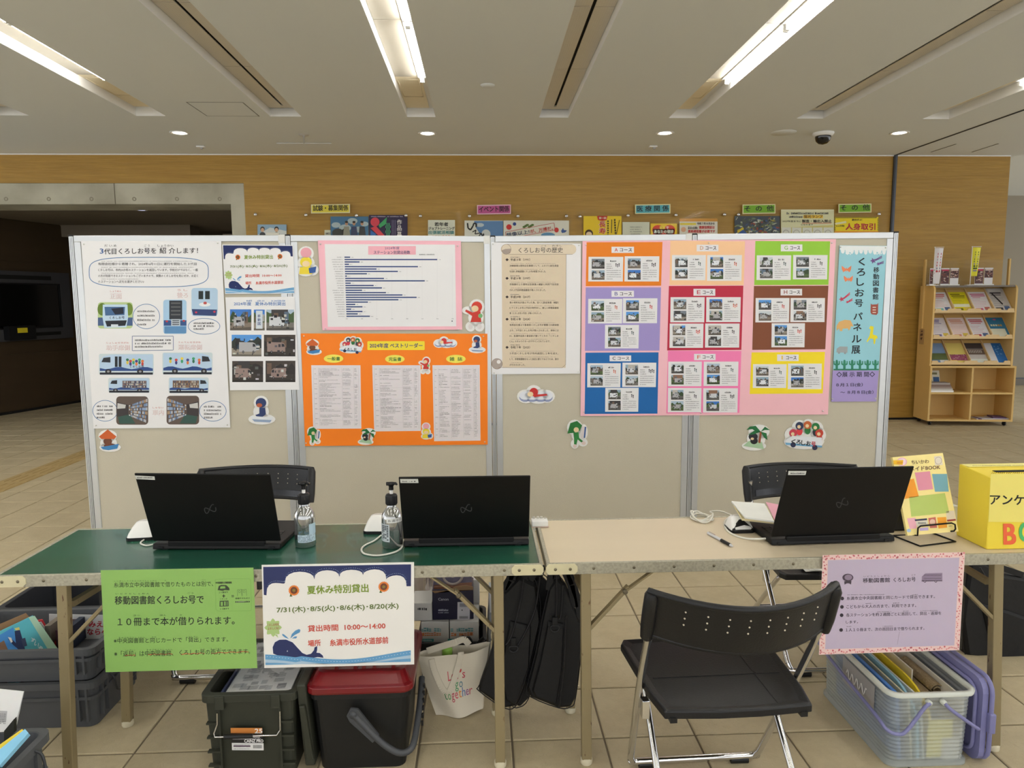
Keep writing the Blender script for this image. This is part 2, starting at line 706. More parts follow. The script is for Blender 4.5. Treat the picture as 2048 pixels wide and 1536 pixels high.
# guiding strip set in the floor at the left
gs = thing('guide_strip', 'thin brown ribbed guiding strip laid across the floor tiles at left', 'floor strip')
TAC = mat('guide_strip_brown', (172, 148, 100), 0.6, var=0.12, scale=30)
b = MB()
for k in range(6):
    y0 = 4.0 + k * 1.5
    b.box(-4.34, -4.08, y0 + .004, y0 + 1.496, -0.003, 0.0025)
obj('base', b, TAC, gs)
for k in range(4):
    b = MB()
    for j in range(30):
        x = -4.31 + k * .065
        b.hexa([(x, 4.02 + j * .3, .002), (x + .032, 4.02 + j * .3, .002), (x + .032, 4.27 + j * .3, .002), (x, 4.27 + j * .3, .002)],
               [(x + .006, 4.03 + j * .3, .007), (x + .026, 4.03 + j * .3, .007), (x + .026, 4.26 + j * .3, .007), (x + .006, 4.26 + j * .3, .007)])
    obj('rib', b, TAC, gs)

# ceiling with long recesses
LIGHTX = [(-5.84, -5.56), (-3.275, -2.995), (-0.70, -0.42), (1.865, 2.14), (4.43, 4.705)]  # leftmost recess lies out of view, included for its light
VENTX = [(-4.56, -4.27), (-2.01, -1.71), (0.585, 0.876), (3.147, 3.42)]
YT0, YT1 = -3.6, 7.215
cuts = sorted(LIGHTX + VENTX)
b = MB()
xs = -11.0
for x0, x1 in cuts:
    b.box(xs, x0, YT0, YT1, CZ, CZ + .2)
    xs = x1
b.box(xs, 5.185, YT0, YT1, CZ, CZ + .2)
b.box(-11, 5.185, YT1, YW + .1, CZ, CZ + .2)
b.box(-11, 5.185, -6, YT0, CZ, CZ + .2)
b.box(5.215, 13, -6, 13, CZ, CZ + .2)
b.box(5.185, 5.215, -6, 13, CZ + .03, CZ + .2)
b.box(-11, 5.185, YT0, YT1, CZ + .13, CZ + .2)
ceil_o = struct('ceiling', b, CEIL)
tr_ = MB()
tr_.box(5.186, 5.192, -6, 8.96, CZ - .004, CZ + .03)
tr_.box(5.208, 5.214, -6, 8.96, CZ - .004, CZ + .03)
tr_.box(5.192, 5.208, -6, 8.96, CZ + .018, CZ + .03)
struct('trim_1', tr_, METAL_D)


def perforated(name, c1, c2, emi=False):
    m = bpy.data.materials.new(name)
    m.use_nodes = True
    t = m.node_tree
    b_ = t.nodes['Principled BSDF']
    tc = nd(t, 'ShaderNodeTexCoord')
    vo = nd(t, 'ShaderNodeTexVoronoi')
    vo.inputs['Scale'].default_value = 62
    vo.inputs['Randomness'].default_value = 0.0
    t.links.new(tc.outputs['Object'], vo.inputs['Vector'])
    rp = nd(t, 'ShaderNodeValToRGB')
    rp.color_ramp.elements[0].position = 0.19
    rp.color_ramp.elements[0].color = lin(c2)
    rp.color_ramp.elements[1].position = 0.25
    rp.color_ramp.elements[1].color = lin(c1)
    t.links.new(vo.outputs['Distance'], rp.inputs[0])
    t.links.new(rp.outputs[0], b_.inputs['Base Color'])
    b_.inputs['Roughness'].default_value = 0.5
    return m


PERF = perforated('perforated_panel', (176, 170, 156), (122, 115, 100))
PERFV = perforated('perforated_vent_panel', (222, 216, 204), (150, 140, 126))
CREAM = mat('cream_panel', (246, 234, 206), 0.6, var=0.02)
TUBE = emis('lit_tube', (255, 252, 246), TUBE_E)
lite_l = ['fluorescent ceiling light recess far left, outermost of five', 'long recessed fluorescent ceiling light at left, above the dark opening',
          'recessed fluorescent ceiling light showing its bare tubes, near the middle',
          'long recessed fluorescent ceiling light running over the second to last display board', 'recessed fluorescent ceiling light at the far right beside the ceiling track']
for (x0, x1), lb in zip(LIGHTX, lite_l):
    t = thing('ceiling_light', lb, 'ceiling light', 'recessed fluorescent lights')
    dz = .085
    b = MB()
    b.box(x0, x0 + .003, YT0, YT1, CZ + .001, CZ + dz)
    b.box(x1 - .003, x1, YT0, YT1, CZ + .001, CZ + dz)
    b.box(x0, x1, YT1 - .003, YT1, CZ + .001, CZ + dz)
    b.box(x0, x1, YT0, YT0 + .003, CZ + .001, CZ + dz)
    b.box(x0, x1, YT0, YT1, CZ + dz, CZ + dz + .01)
    obj('housing', b, WHITE, t)
    y = 6.22
    b = MB()
    b.box(x0 + .004, x1 - .06, 6.225, YT1 - .03, CZ + dz - .006, CZ + dz - .001)
    b.tube([(x0 + .02, 6.3, CZ + dz - .007), (x0 + .02, 6.8, CZ + dz - .007), (x1 - .085, 6.8, CZ + dz - .007), (x1 - .085, 6.3, CZ + dz - .007)], .003, 6, True)
    obj('access_panel', b, CREAM, t)
    while y > YT0 + 1.2:
        obj('panel', MB().box(x0 + .006, x1 - .085, y - 1.213, y - .004, CZ + dz - .008, CZ + dz - .002), PERF, t)
        b = MB()
        b.box(x1 - .082, x1 - .012, y - 1.21, y - .004, CZ + dz - .018, CZ + dz - .002)
        b.box(x1 - .062, x1 - .03, y - .03, y - .006, CZ + .026, CZ + dz - .014)
        b.box(x1 - .062, x1 - .03, y - 1.21, y - 1.186, CZ + .026, CZ + dz - .014)
        obj('tube_holder', b, WHITE, t)
        obj('tube', MB().tube([(x1 - .046, y - .03, CZ + .04), (x1 - .046, y - 1.186, CZ + .04)], .0145, 10), TUBE, t)
        y -= 1.217
vent_l = ['slotted air vent recess in ceiling, outermost at far left', 'slotted ceiling air vent between the left light and the bare tubes',
          'slotted ceiling air vent right of the bare-tube light, near the middle', 'slotted ceiling air vent at right with its slot against the edge']
for (x0, x1), lb in zip(VENTX, vent_l):
    t = thing('ceiling_vent', lb, 'air vent', 'slotted ceiling air vents')
    dz = .075
    xm = (x0 + x1) / 2
    b = MB()
    b.box(x0, x0 + .003, YT0, YT1, CZ + .001, CZ + dz)
    b.box(x1 - .003, x1, YT0, YT1, CZ + .001, CZ + dz)
    b.box(x0, x1, YT1 - .003, YT1, CZ + .001, CZ + dz)
    b.box(x0, x1, YT0, YT0 + .003, CZ + .001, CZ + dz)
    obj('housing', b, WHITE, t)
    obj('slot', MB().box(xm - .014, xm + .014, YT0 + .01, YT1 - .12, CZ + dz + .01, CZ + dz + .03), mat('slot_dark', (12, 12, 12), .8), t)
    y = YT1 - .04
    while y > YT0 + 1.2:
        for a, c in ((x0 + .005, xm - .011), (xm + .011, x1 - .005)):
            obj('panel', MB().box(a, c, y - 1.213, y - .004, CZ + dz - .006, CZ + dz), PERFV, t)
        y -= 1.217
    obj('slot_end', MB().box(xm - .014, xm + .014, YT1 - .12, YT1 - .04, CZ + dz - .006, CZ + dz + .001), PERFV, t)

# downlights
LENS = emis('lit_lens', (255, 250, 240), DOWN_E)
for (x, y), lb in zip([(-3.149, 7.9), (-.552, 7.89), (1.993, 7.845), (4.546, 7.8)],
                      ['round downlight above the dark opening, first from left', 'round downlight in front of the middle recess, second from left',
                       'round downlight third from left near the wood wall', 'round downlight at right next to the black dome camera']):
    t = thing('downlight', lb, 'downlight', 'round downlights')
    obj('ring', MB().lathe([(.098, -.004), (.1, 0), (.1, -.003), (.088, -.008), (.066, 0), (.066, .012)], (x, y, CZ - .0005), 32, caps=False), WHITE, t)
    obj('lens', MB().lathe([(.0, -.002), (.062, -.002), (.062, .003), (0, .003)], (x, y, CZ - .001), 24), LENS, t)
    ld = bpy.data.lights.new('downlight_beam', 'SPOT')
    ld.energy = SPOT_W
    ld.spot_size = 1.9
    ld.spot_blend = 0.9
    ld.shadow_soft_size = 0.01
    ld.color = (1, .93, .82)
    lo = bpy.data.objects.new('downlight_beam', ld)
    lo.location = (x, y, CZ - .02)
    C.objects.link(lo)
for (x, y), lb in zip([(-3.178, 8.55), (2.02, 8.49)], ['small white ceiling sensor beside the first downlight at left', 'small white ceiling sensor near the third downlight']):
    t = thing('ceiling_sensor', lb, 'sensor', 'small ceiling sensors')
    obj('mount', MB().box(x - .045, x + .045, y - .03, y + .03, CZ - .018, CZ - .001), WHITE, t, .004)
    obj('eye', MB().lathe([(.018, 0), (.02, -.012), (.012, -.022), (0, -.024)], (x + .012, y - .01, CZ - .016), 14), mat('sensor_grey', (170, 168, 165), .3), t)
x, y = -1.877, 7.976
t = thing('sprinkler', 'ceiling sprinkler head with wide thin deflector bar', 'sprinkler')
obj('escutcheon', MB().lathe([(.055, 0), (.05, -.008), (.02, -.014)], (x, y, CZ), 20), ALU, t)
obj('stem', MB().tube([(x, y, CZ - .005), (x, y, CZ - .09)], .011, 8), CHROME, t)
obj('deflector', MB().tube([(x - .29, y, CZ - .088), (x + .29, y, CZ - .088)], .005, 8), ALU, t)
x, y = 3.712, 7.816
t = thing('dome_camera', 'black dome security camera on a white ceiling ring', 'security camera')
obj('ring', MB().lathe([(.11, 0), (.112, -.01), (.1, -.03), (.08, -.038)], (x, y, CZ), 28), WHITE, t)
obj('dome', MB().lathe([(.082, -.034), (.082, -.05), (.072, -.085), (.045, -.112), (0, -.124)], (x, y, CZ), 28), mat('smoked_dome', (14, 15, 18), .08, coat=.5), t)
tag(obj('ceiling_plate', MB().lathe([(.0, -.006), (.13, -.006), (.135, 0)], (3.27, 7.8, CZ - .0005), 32), CEIL),
    'flat round ceiling plate left of the black dome camera', 'ceiling plate')
tag(obj('ceiling_speaker', MB().lathe([(.0, -.014), (.03, -.014), (.055, -.006), (.06, 0)], (.074, 6.17, CZ - .0005), 24), CEIL),
    'small round ceiling cap alone between the bare tubes and a vent', 'ceiling cap')
# access hatch: a thin recessed outline
hx = [at_z(373, 204, CZ), at_z(489, 204, CZ), at_z(520, 233, CZ), at_z(415, 233, CZ)]
b = MB()
xa, xb, ya, yb = -2.99, -2.35, 6.56, 7.19
xa, xb = hx[3].x, hx[2].x
yb, ya = hx[3].y - .02, hx[0].y
for r_ in ((xa, xb, ya, ya + .006), (xa, xb, yb - .006, yb), (xa, xa + .006, ya, yb), (xb - .006, xb, ya, yb)):
    b.box(*r_, CZ - .0015, CZ - .0002)
ho = thing('access_hatch', 'square ceiling access hatch between the left light and a vent', 'access hatch')
obj('frame', b, METAL_D, ho)
obj('door', MB().box(xa + .008, xb - .008, ya + .008, yb - .008, CZ - .0012, CZ - .0002), CEIL, ho)
# two slit grilles in the right ceiling
for k, (p, q) in enumerate((((1862, 304), (1912, 288)), ((1944, 304), (1997, 287)))):
    a, c = at_z(*p, CZ), at_z(*q, CZ)
    tag(obj('slit_grille', MB().beam(a - V((0, 0, .002)), c - V((0, 0, .002)), .012, .002), METAL_D),
        ['thin dark slit grille in the ceiling right of the track, nearer the track', 'thin dark slit grille in the ceiling, farther right of the track'][k], 'grille')

# walls
wb = MB()
wb.box(-2.86, 5.185, YW, YW + .2, 0.035, CZ - .001)
wb.box(-11, -2.86, YW, YW + .2, 3.022, CZ - .001)
struct('wall_back', wb, VENEER)
struct('wall_right', MB().box(5.225, 6.7, YW, YW + .13, .03, CZ - .001), VENEER)
struct('trim_2', MB().box(-11, 6.7, YW - .012, YW + .012, CZ - .012, CZ - .0005), WHITE)
struct('baseboard_back', MB().box(-2.86, 5.185, YW + .02, YW + .2, 0, .035).box(5.225, 6.68, YW + .02, YW + .12, 0, .03), mat('recess_black', (14, 13, 12), .8))  # near-black colour stands in for the shade in the gap below the wall
b = MB().box(5.186, 5.224, YW - .03, YW + .12, 0, CZ)
b.box(5.196, 5.214, YW - .036, YW - .03, 0, CZ)
struct('trim_3', b, METAL_D)
# door pull on the partition profile
tag(obj('partition_latch', MB().box(5.19, 5.22, YW - .05, YW - .036, 2.28, 2.4), METAL_D, bevel=.004), 'small metal latch on the dark partition post', 'latch')
# concrete portal and dark lobby beyond
b = MB()
b.box(-11, -2.862, YW + .01, YW + .6, 2.774, 3.02)
b.box(-3.03, -2.862, YW + .01, YW + .6, 0, 2.774)
portal = struct('trim_4', b, CONC)
for k in range(10):
    px_ = 12 + k * 85.5
    if px_ > 470:
        break
    p = at_y(px_, 398, YW + .01)
    obj('form_hole', MB().lathe([(.024, 0), (.024, .004), (.014, .004), (.010, .0)], (p.x, YW + .011, p.z), 12, (0, -1, 0)), mat('form_hole_grey', (150, 145, 128), .9), portal)
obj('form_joint', MB().box(at_y(228, 385, YW).x, at_y(228, 385, YW).x + .006, YW + .006, YW + .012, 2.775, 3.02), mat('form_joint_grey', (105, 98, 84), .9), portal)
lob = MB()
lob.box(-11, -2.86, YW + .6, 15.6, 2.80, 2.9)
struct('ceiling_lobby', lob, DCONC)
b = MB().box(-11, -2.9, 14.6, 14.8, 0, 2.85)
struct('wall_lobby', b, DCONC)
struct('wall_lobby_side', MB().box(-2.86, -2.7, YW + .2, 15, 0, 2.9).box(-11.1, -11, YW, 15, 0, 3.2), DCONC)  # unseen walls closing the lobby; outer left one added to block world light
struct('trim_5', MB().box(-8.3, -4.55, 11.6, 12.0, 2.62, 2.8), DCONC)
struct('trim_6', MB().box(-4.4, -3.5, 12.6, 12.8, 0, 2.75), mat('pale_lobby_wall', (196, 184, 172), .8))
p = at_z(260, 414, 2.8)
t = thing('lobby_downlight', 'small dim round downlight under the concrete lobby ceiling', 'downlight')
obj('ring', MB().lathe([(.075, -.004), (.075, 0), (.06, -.006), (.045, 0)], (p.x, p.y + .3, 2.799), 20, caps=False), ALU, t)
obj('lens', MB().lathe([(0, -.003), (.05, -.003), (.05, 0)], (p.x, p.y + .3, 2.799), 20), emis('dim_lens', (200, 205, 240), 1.2), t)
# dark panelled wall at left with the recessed screen
A, B = V((-6.907, 10.362, 0)), V((-6.496, 11.731, 0))
du = (B - A).normalized()
nn = V((du.y, -du.x, 0))


def LW(u, z, off=0):
    return A + du * u + V((0, 0, z)) + nn * off


b = MB()
u0, u1 = -1.5, 4.4
b.prism([LW(u0, 0), LW(u1, 0), LW(u1, 2.8), LW(u0, 2.8)], -nn * .3)
dw = struct('wall_left', b, DWOOD)
for k in range(3):       # panel courses
    zz = ((.04, .86), (.87, 2.2), (2.21, 2.79))[k]
    for i in range(4):
        ua = u0 + i * 1.475
        if k == 1 and i < 2:
            continue
        obj('panel', MB().prism([LW(ua + .004, zz[0], .012), LW(ua + 1.471, zz[0], .012), LW(ua + 1.471, zz[1], .012), LW(ua + .004, zz[1], .012)], -nn * .0115), DWOOD, dw)
struct('baseboard_left', MB().prism([LW(u0, 0, .016), LW(u1, 0, .016), LW(u1, .035, .016), LW(u0, .035, .016)], -nn * .015), mat('recess_black', (14, 13, 12)))
t = thing('wall_screen', 'large switched-off screen in dark grey surround on the dark wall', 'screen')


def frame_mb(ua, ub, za, zb, w, off, th):
    m_ = MB()
    for q in ((ua, ub, za, za + w), (ua, ub, zb - w, zb), (ua, ua + w, za + w, zb - w), (ub - w, ub, za + w, zb - w)):
        m_.prism([LW(q[0], q[2], off), LW(q[1], q[2], off), LW(q[1], q[3], off), LW(q[0], q[3], off)], -nn * th)
    return m_


obj('surround', frame_mb(-.9, 1.33, 1.05, 2.06, .17, .06, .06), mat('charcoal_paint', (62, 62, 66), .5), t)
obj('bezel', frame_mb(-.74, 1.17, 1.21, 1.90, .03, .05, .04), BLACKP, t)
obj('screen', MB().prism([LW(-.72, 1.23, .035), LW(1.15, 1.23, .035), LW(1.15, 1.88, .035), LW(-.72, 1.88, .035)], -nn * .03), mat('screen_black', (6, 7, 9), .12), t)
obj('grille', MB().prism([LW(-.5, 1.94, .063), LW(1.0, 1.94, .063), LW(1.0, 2.0, .063), LW(-.5, 2.0, .063)], -nn * .006), mat('slot_dark', (12, 12, 12)), t)
obj('grille', MB().prism([LW(.62, 1.11, .063), LW(1.1, 1.11, .063), LW(1.1, 1.16, .063), LW(.62, 1.16, .063)], -nn * .006), mat('slot_dark', (12, 12, 12)), t)
cbx = MB().prism([LW(.15, 1.07, .16), LW(.58, 1.07, .16), LW(.58, 1.27, .16), LW(.15, 1.27, .16)], -nn * .1)
obj('card_reader', cbx, BLACKP, t, .01)
obj('yellow_label', MB().prism([LW(.28, 1.17, .162), LW(.44, 1.17, .162), LW(.44, 1.24, .162), LW(.28, 1.24, .162)], -nn * .002), mat('label_yellow', (226, 208, 40), .6), t)
# far wall on the right
b = MB().box(6.0, 13, 12.45, 12.6, 0.0, CZ)
struct('wall_far_right', b, GREYWALL)
struct('baseboard_right', MB().box(6.0, 13, 12.43, 12.45, 0, .12), mat('base_grey', (120, 114, 104), .7))
struct('baseboard_far', MB().box(6.0, 13, 12.425, 12.43, .12, .14), METAL_D)
# ================================================================== DISPLAY BOARDS
J = [V((-2.409, 4.375, 0)), V((-1.150, 4.383, 0)), V((0.075, 4.489, 0)), V((1.313, 4.395, 0)), V((2.523, 4.302, 0))]
BT = 1.98
FELT = mat('greige_felt', (196, 190, 172), 0.95, var=0.05, scale=3, bump=0.15, bscale=260)
BPL = []
PANEL_L = ['leftmost display board panel, carrying the large white bus poster', 'second display board panel from left, with the pink chart and orange list',
           'third display board panel from left, with the beige scroll poster', 'rightmost display board panel, with the pale blue vertical banner']
for i in range(4):
    a, c = J[i], J[i + 1]
    d = (c - a).normalized()
    n = V((d.y, -d.x, 0))
    BPL.append(Plane(a, n))
    W_ = (c - a).length

    def B(u, z, off, a=a, d=d, n=n):
        return a + d * u + V((0, 0, z)) + n * off

    def slab(mbx, u0, u1, z0, z1, o0, o1):
        mbx.hexa([B(u0, z0, o0), B(u1, z0, o0), B(u1, z0, o1), B(u0, z0, o1)], [B(u0, z1, o0), B(u1, z1, o0), B(u1, z1, o1), B(u0, z1, o1)])
        return mbx
    t = thing('display_board', PANEL_L[i], 'display board', 'row of display boards')
    e0, e1 = .016, W_ - .016
    w = .038
    obj('felt', slab(MB(), e0 + w - .004, e1 - w + .004, .12, BT - w + .002, -.006, -.028), FELT, t)
    for nm, q in (('top_rail', (e0, e1, BT - w, BT)), ('bottom_rail', (e0, e1, .10, .10 + w)), ('side_rail', (e0, e0 + w, .10 + w, BT - w)), ('side_rail', (e1 - w, e1, .10 + w, BT - w))):
        obj(nm, slab(MB(), q[0], q[1], q[2], q[3], 0, -.032), ALU, t, .003)
    # pole at the left end of each panel (and at the right end of the last)
    ends = [0.0] + ([W_] if i == 3 else [])
    for u in ends:
        b = MB()
        slab(b, u - .013, u + .013, 0.03, BT - .004, -.0003, -.036)
        obj('pole', b, ALU, t, .003)
        b = MB()
        slab(b, u - .0045, u - .0025, .03, BT - .01, .0004, -.002)
        slab(b, u + .0045, u + .0065, .03, BT - .01, .0004, -.002)
        obj('groove', b, METAL_D, t)
        b = MB()
        slab(b, u - .015, u + .015, BT - .004, BT + .004, .001, -.038)
        obj('cap', b, BLACKP, t, .002)
        b = MB()
        b.beam(B(u, .02, .22), B(u, .02, -.26), .04, .03)
        obj('foot', b, ALU, t, .005)
    if i < 3:
        for u in (e1 - .001,):
            slab(b := MB(), u - .04, u + .001, BT - .05, BT + .002, .0006, -.034)
            obj('corner_joint', b, mat('pale_plastic', (222, 222, 218), .5), t, .003)

WHT = (238, 238, 240)
BLK = (28, 28, 32)
NAVY = (28, 48, 110)


def bd(i):
    return lambda px, py, off=0.0: BPL[i].q(px, py, off + .002)


def truck(p, x0, y0, x1, y1, L, col=(236, 240, 245), face=1, wave=None, dark=(40, 44, 52)):
    """a little picture of a box-bodied bus, cab at left (face=1) or right"""
    def X(u):
        return x0 + (x1 - x0) * (u if face > 0 else 1 - u)

    def Y(v):
        return y0 + (y1 - y0) * v
    p.poly([(X(.0), Y(.35)), (X(.06), Y(.12)), (X(.2), Y(.02)), (X(1), Y(0)), (X(1), Y(.85)), (X(0), Y(.85))], col, L)
    p.poly([(X(.03), Y(.4)), (X(.07), Y(.18)), (X(.2), Y(.14)), (X(.2), Y(.42))], dark, L + .4)
    if wave:
        pts = [(X(0), Y(.85))] + [(X(u / 10), Y(.70 + .06 * math.sin(u * 1.3))) for u in range(11)] + [(X(1), Y(.85))]
        p.poly(pts, wave, L + .4)
    for u in (.16, .76):
        p.ell(X(u), Y(.88), abs(x1 - x0) * .06, (y1 - y0) * .12, (28, 28, 34), L + .8, 12)
        p.ell(X(u), Y(.88), abs(x1 - x0) * .028, (y1 - y0) * .055, (150, 150, 155), L + 1.1, 8)


SKY = [(84, 150, 220), (150, 175, 195), (205, 214, 220), (60, 120, 200), (120, 130, 140), (176, 196, 214)]
GRD = [(120, 116, 110), (96, 94, 92), (148, 140, 128), (84, 104, 60), (132, 120, 108)]
TRE = [(52, 74, 44), (70, 92, 56), (44, 52, 46), (96, 84, 76), (60, 60, 58)]


def photo(p, x0, y0, x1, y1, L, seed=0, dark=False):
    r = random.Random(seed)
    w, h = x1 - x0, y1 - y0
    sk, gr = r.choice(SKY), r.choice(GRD)
    if dark:
        sk, gr = (70, 62, 56), (58, 52, 48)
    p.rect(x0, y0, x1, y0 + h * .55, sk, L)
    p.rect(x0, y0 + h * .55, x1, y1, gr, L)
    pts = [(x0, y0 + h * .62)]
    for k in range(9):
        pts.append((x0 + w * k / 8, y0 + h * r.uniform(.08, .42)))
    pts.append((x1, y0 + h * .62))
    p.poly(pts, (48, 44, 42) if dark else r.choice(TRE), L + .3)
    if r.random() < .35:
        p.rect(x0 + w * r.uniform(0, .3), y0, x0 + w * r.uniform(.5, 1), y0 + h * .5, r.choice([(138, 104, 84), (190, 186, 180), (60, 58, 60)]), L + .4)
    for k in range(3):
        xa = x0 + w * r.uniform(0, .8)
        p.rect(xa, y0 + h * r.uniform(.1, .5), xa + w * .16, y0 + h * r.uniform(.52, .7), r.choice([(180, 180, 176), (40, 40, 44), (110, 90, 76), (90, 110, 130)]), L + .5)
    a = r.uniform(.08, .3)
    truck(p, x0 + w * a, y0 + h * .34, x0 + w * (a + r.uniform(.5, .62)), y0 + h * .86, L + .8, face=r.choice((1, -1)),
          col=r.choice([(232, 236, 242), (210, 214, 220), (176, 176, 180)]) if not dark else (150, 130, 124))
    p.poly([(x0, y1 - h * .1), (x1, y1 - h * r.uniform(.05, .2)), (x1, y1), (x0, y1)], tuple(int(q * .7) for q in gr), L + .6)
    for k in range(16):
        xa, ya = x0 + w * r.uniform(0, .93), y0 + h * r.uniform(.15, .86)
        g_ = r.choice([24, 40, 60, 90, 200])
        p.rect(xa, ya, min(x1, xa + w * r.uniform(.02, .12)), min(y1, ya + h * r.uniform(.03, .14)), (g_, g_ + r.randint(-4, 6), g_ + r.randint(-6, 10)), L + 1.2 + k * .02)


def poster(name, surf, crop, corners, rgb, label, cat='poster', group=None, th=.0009, layer=0, m=None):
    p = Print(surf, crop)
    sh = Print(surf, crop)
    sh.sheet(corners, th, None, layer)
    t = obj(name, sh, m or paper(rgb))
    tag(t, label, cat, group)
    return t, p


def pin(parent, surf, px, py, off=.004):
    c = surf(px, py, off)
    n = (ORG - c).normalized()
    obj('pin', MB().lathe([(.003, 0), (.0045, .002), (.0025, .004), (.004, .008), (0, .009)], c - n * .002, 8, tuple(n)), mat('pin_white', (215, 215, 210), .3), parent)


# ---- the large white poster about the bus
crop1 = (140, 460, 3.656)
s1 = bd(0)
t, p = poster('bus_poster', s1, crop1, [(80, 82), (1105, 80), (1172, 1444), (172, 1452)], WHT,
              'large creased white poster with pictures of a bookmobile bus, on the leftmost board', group='posters on the boards', m=PAPER)
p.text('代目くろしお号を', (250, 178), (630, 172), 42, BLK, .018)
p.text('3', (218, 172), (244, 171), 36, (52, 96, 160), .03)
p.text('紹', (655, 172), (702, 171), 44, BLK, .018)
p.text('介します！', (722, 172), (935, 170), 42, BLK, .018)
for tx, a, b_, y in (('だ い め', 252, 340, 124), ('ご う', 542, 584, 124), ('しょうかい', 640, 757, 124)):
    p.text(tx, (a, y), (b_, y), 18, BLK, .0, res=1)
p.ering(576, 308, 436, 108, 5, (74, 124, 176), 1, 56, 3.6)
for k, (y, x1) in enumerate(((258, 925), (302, 935), (345, 936), (388, 540))):
    tx = ['有限会社様から寄贈され、2024年6月11日に運行を開始した３代目', 'くろしお号は、市内20か所のステーションを巡回しています。学校だけではなく、一般', 'の方が利用できるステーションもございますので、実際のくろしお号を見にぜひ、お近く', 'のステーションへ足をお運びください♪'][k]
    p.text(tx, (206, y), (x1, y), 20, BLK, .012, res=1)
    p.dashes((230, y - 27), (x1 - 30, y - 27), 5, (90, 90, 95), 1, .5, unit=2)
RED = (196, 106, 96)


def outline(p, tx, p0, p1, h):
    p.text(tx, p0, p1, h, RED, .03, layer=1.5)
    p.text(tx, p0, p1, h, (238, 238, 240), -.004, layer=2.6)


for tx, f, x0, x1, y, fy in (('正面', 'しょうめん', 292, 376, 502, 455), ('後ろ', 'うし', 782, 860, 494, 447), ('助手席側', 'じょしゅせきがわ', 264, 436, 878, 832),
                             ('運転席側', 'うんてんせきがわ', 790, 962, 874, 828), ('車内', 'しゃない', 602, 684, 1352, 1306)):
    outline(p, tx, (x0, y), (x1, y), 38)
    p.text(f, (x0 + 2, fy), (x1 - 4 if len(tx) > 2 else x1, fy), 14, RED, 0, res=1)
for cx, cy, rx, ry, n in ((558, 632, 98, 90, 4), (980, 704, 116, 58, 3), (256, 1322, 90, 76, 4), (1044, 1324, 98, 74, 4)):
    p.ering(cx, cy, rx, ry, 4, (74, 124, 176), 1, 34)
    for k in range(n):
        y = cy - ry * .36 + k * ry * .36 + (4 if n == 3 else 0)
        p.dashes((cx - rx * .66, y), (cx + rx * (.64 if k < n - 1 else 0), y), 13, BLK, 1.5, .7)
p.line([(455, 776), (755, 776), (755, 878), (455, 882)], 4, (84, 110, 150), 1, True)
for k in range(3):
    p.dashes((475, 812 + k * 24), (740 - (k == 2) * 60, 810 + k * 24), 13, BLK, 1.5, .7)
LB = (150, 190, 226)
DB = (34, 56, 116)


def rr(p, x0, y0, x1, y1, r, col, L):
    pts = []
    for cx, cy, a0 in ((x1 - r, y1 - r, 0), (x0 + r, y1 - r, 90), (x0 + r, y0 + r, 180), (x1 - r, y0 + r, 270)):
        for k in range(5):
            a = math.radians(a0 + 22.5 * k)
            pts.append((cx + r * math.cos(a), cy + r * math.sin(a)))
    p.poly(pts, col, L)


# front of the bus
rr(p, 204, 528, 458, 720, 22, (186, 208, 150), 1)
p.rect(204, 640, 458, 700, (70, 96, 140), 1.2)
p.ell(235, 580, 34, 46, (96, 124, 40), 1.3)
p.ell(430, 580, 30, 46, (110, 138, 50), 1.3)
p.poly([(240, 545), (420, 545), (425, 640), (412, 712), (250, 716), (238, 640)], (196, 222, 244), 1.6)
p.poly([(252, 562), (402, 562), (398, 622), (258, 626)], (66, 104, 150), 2)
p.poly([(300, 575), (390, 566), (392, 612), (330, 618)], (24, 34, 54), 2.3)
p.text('くろしお号', (290, 652), (398, 650), 20, (30, 40, 80), .03, 2.6, 1)
p.poly([(256, 664), (416, 660), (404, 700), (270, 706)], (28, 34, 46), 2.4)
p.rect(300, 690, 352, 712, (214, 226, 236), 2.8)
# rear with stairs
rr(p, 682, 510, 852, 760, 20, (170, 206, 236), 1)
p.rect(726, 516, 820, 654, (44, 50, 58), 1.5)
for k in range(4):
    p.rect(738, 530 + k * 28, 808, 540 + k * 28, (96, 98, 100), 1.8)
p.rect(686, 660, 852, 700, (50, 84, 140), 1.4)
p.rect(740, 652, 806, 700, (190, 200, 210), 1.9)
for k in range(3):
    p.rect(748, 660 + k * 14, 798, 666 + k * 14, (40, 50, 60), 2.1)
p.rect(690, 704, 850, 756, (92, 142, 190), 1.4)
p.ell(708, 668, 9, 7, (196, 60, 70), 2)
p.ell(832, 664, 9, 7, (196, 60, 70), 2)
rr(p, 888, 424, 1080, 630, 22, (180, 208, 232), 1)
p.rect(940, 446, 974, 506, (30, 40, 40), 1.5)
p.rect(988, 446, 1022, 506, (30, 40, 40), 1.5)
p.poly([(890, 578), (1076, 582), (1070, 628), (900, 622)], (46, 66, 116), 1.5)
p.ell(985, 545, 42, 15, (236, 240, 244), 1.6)
p.ell(988, 534, 13, 10, (186, 70, 66), 1.9)
p.ell(922, 602, 9, 7, (200, 54, 80), 2)
p.ell(1056, 598, 9, 7, (200, 54, 80), 2)
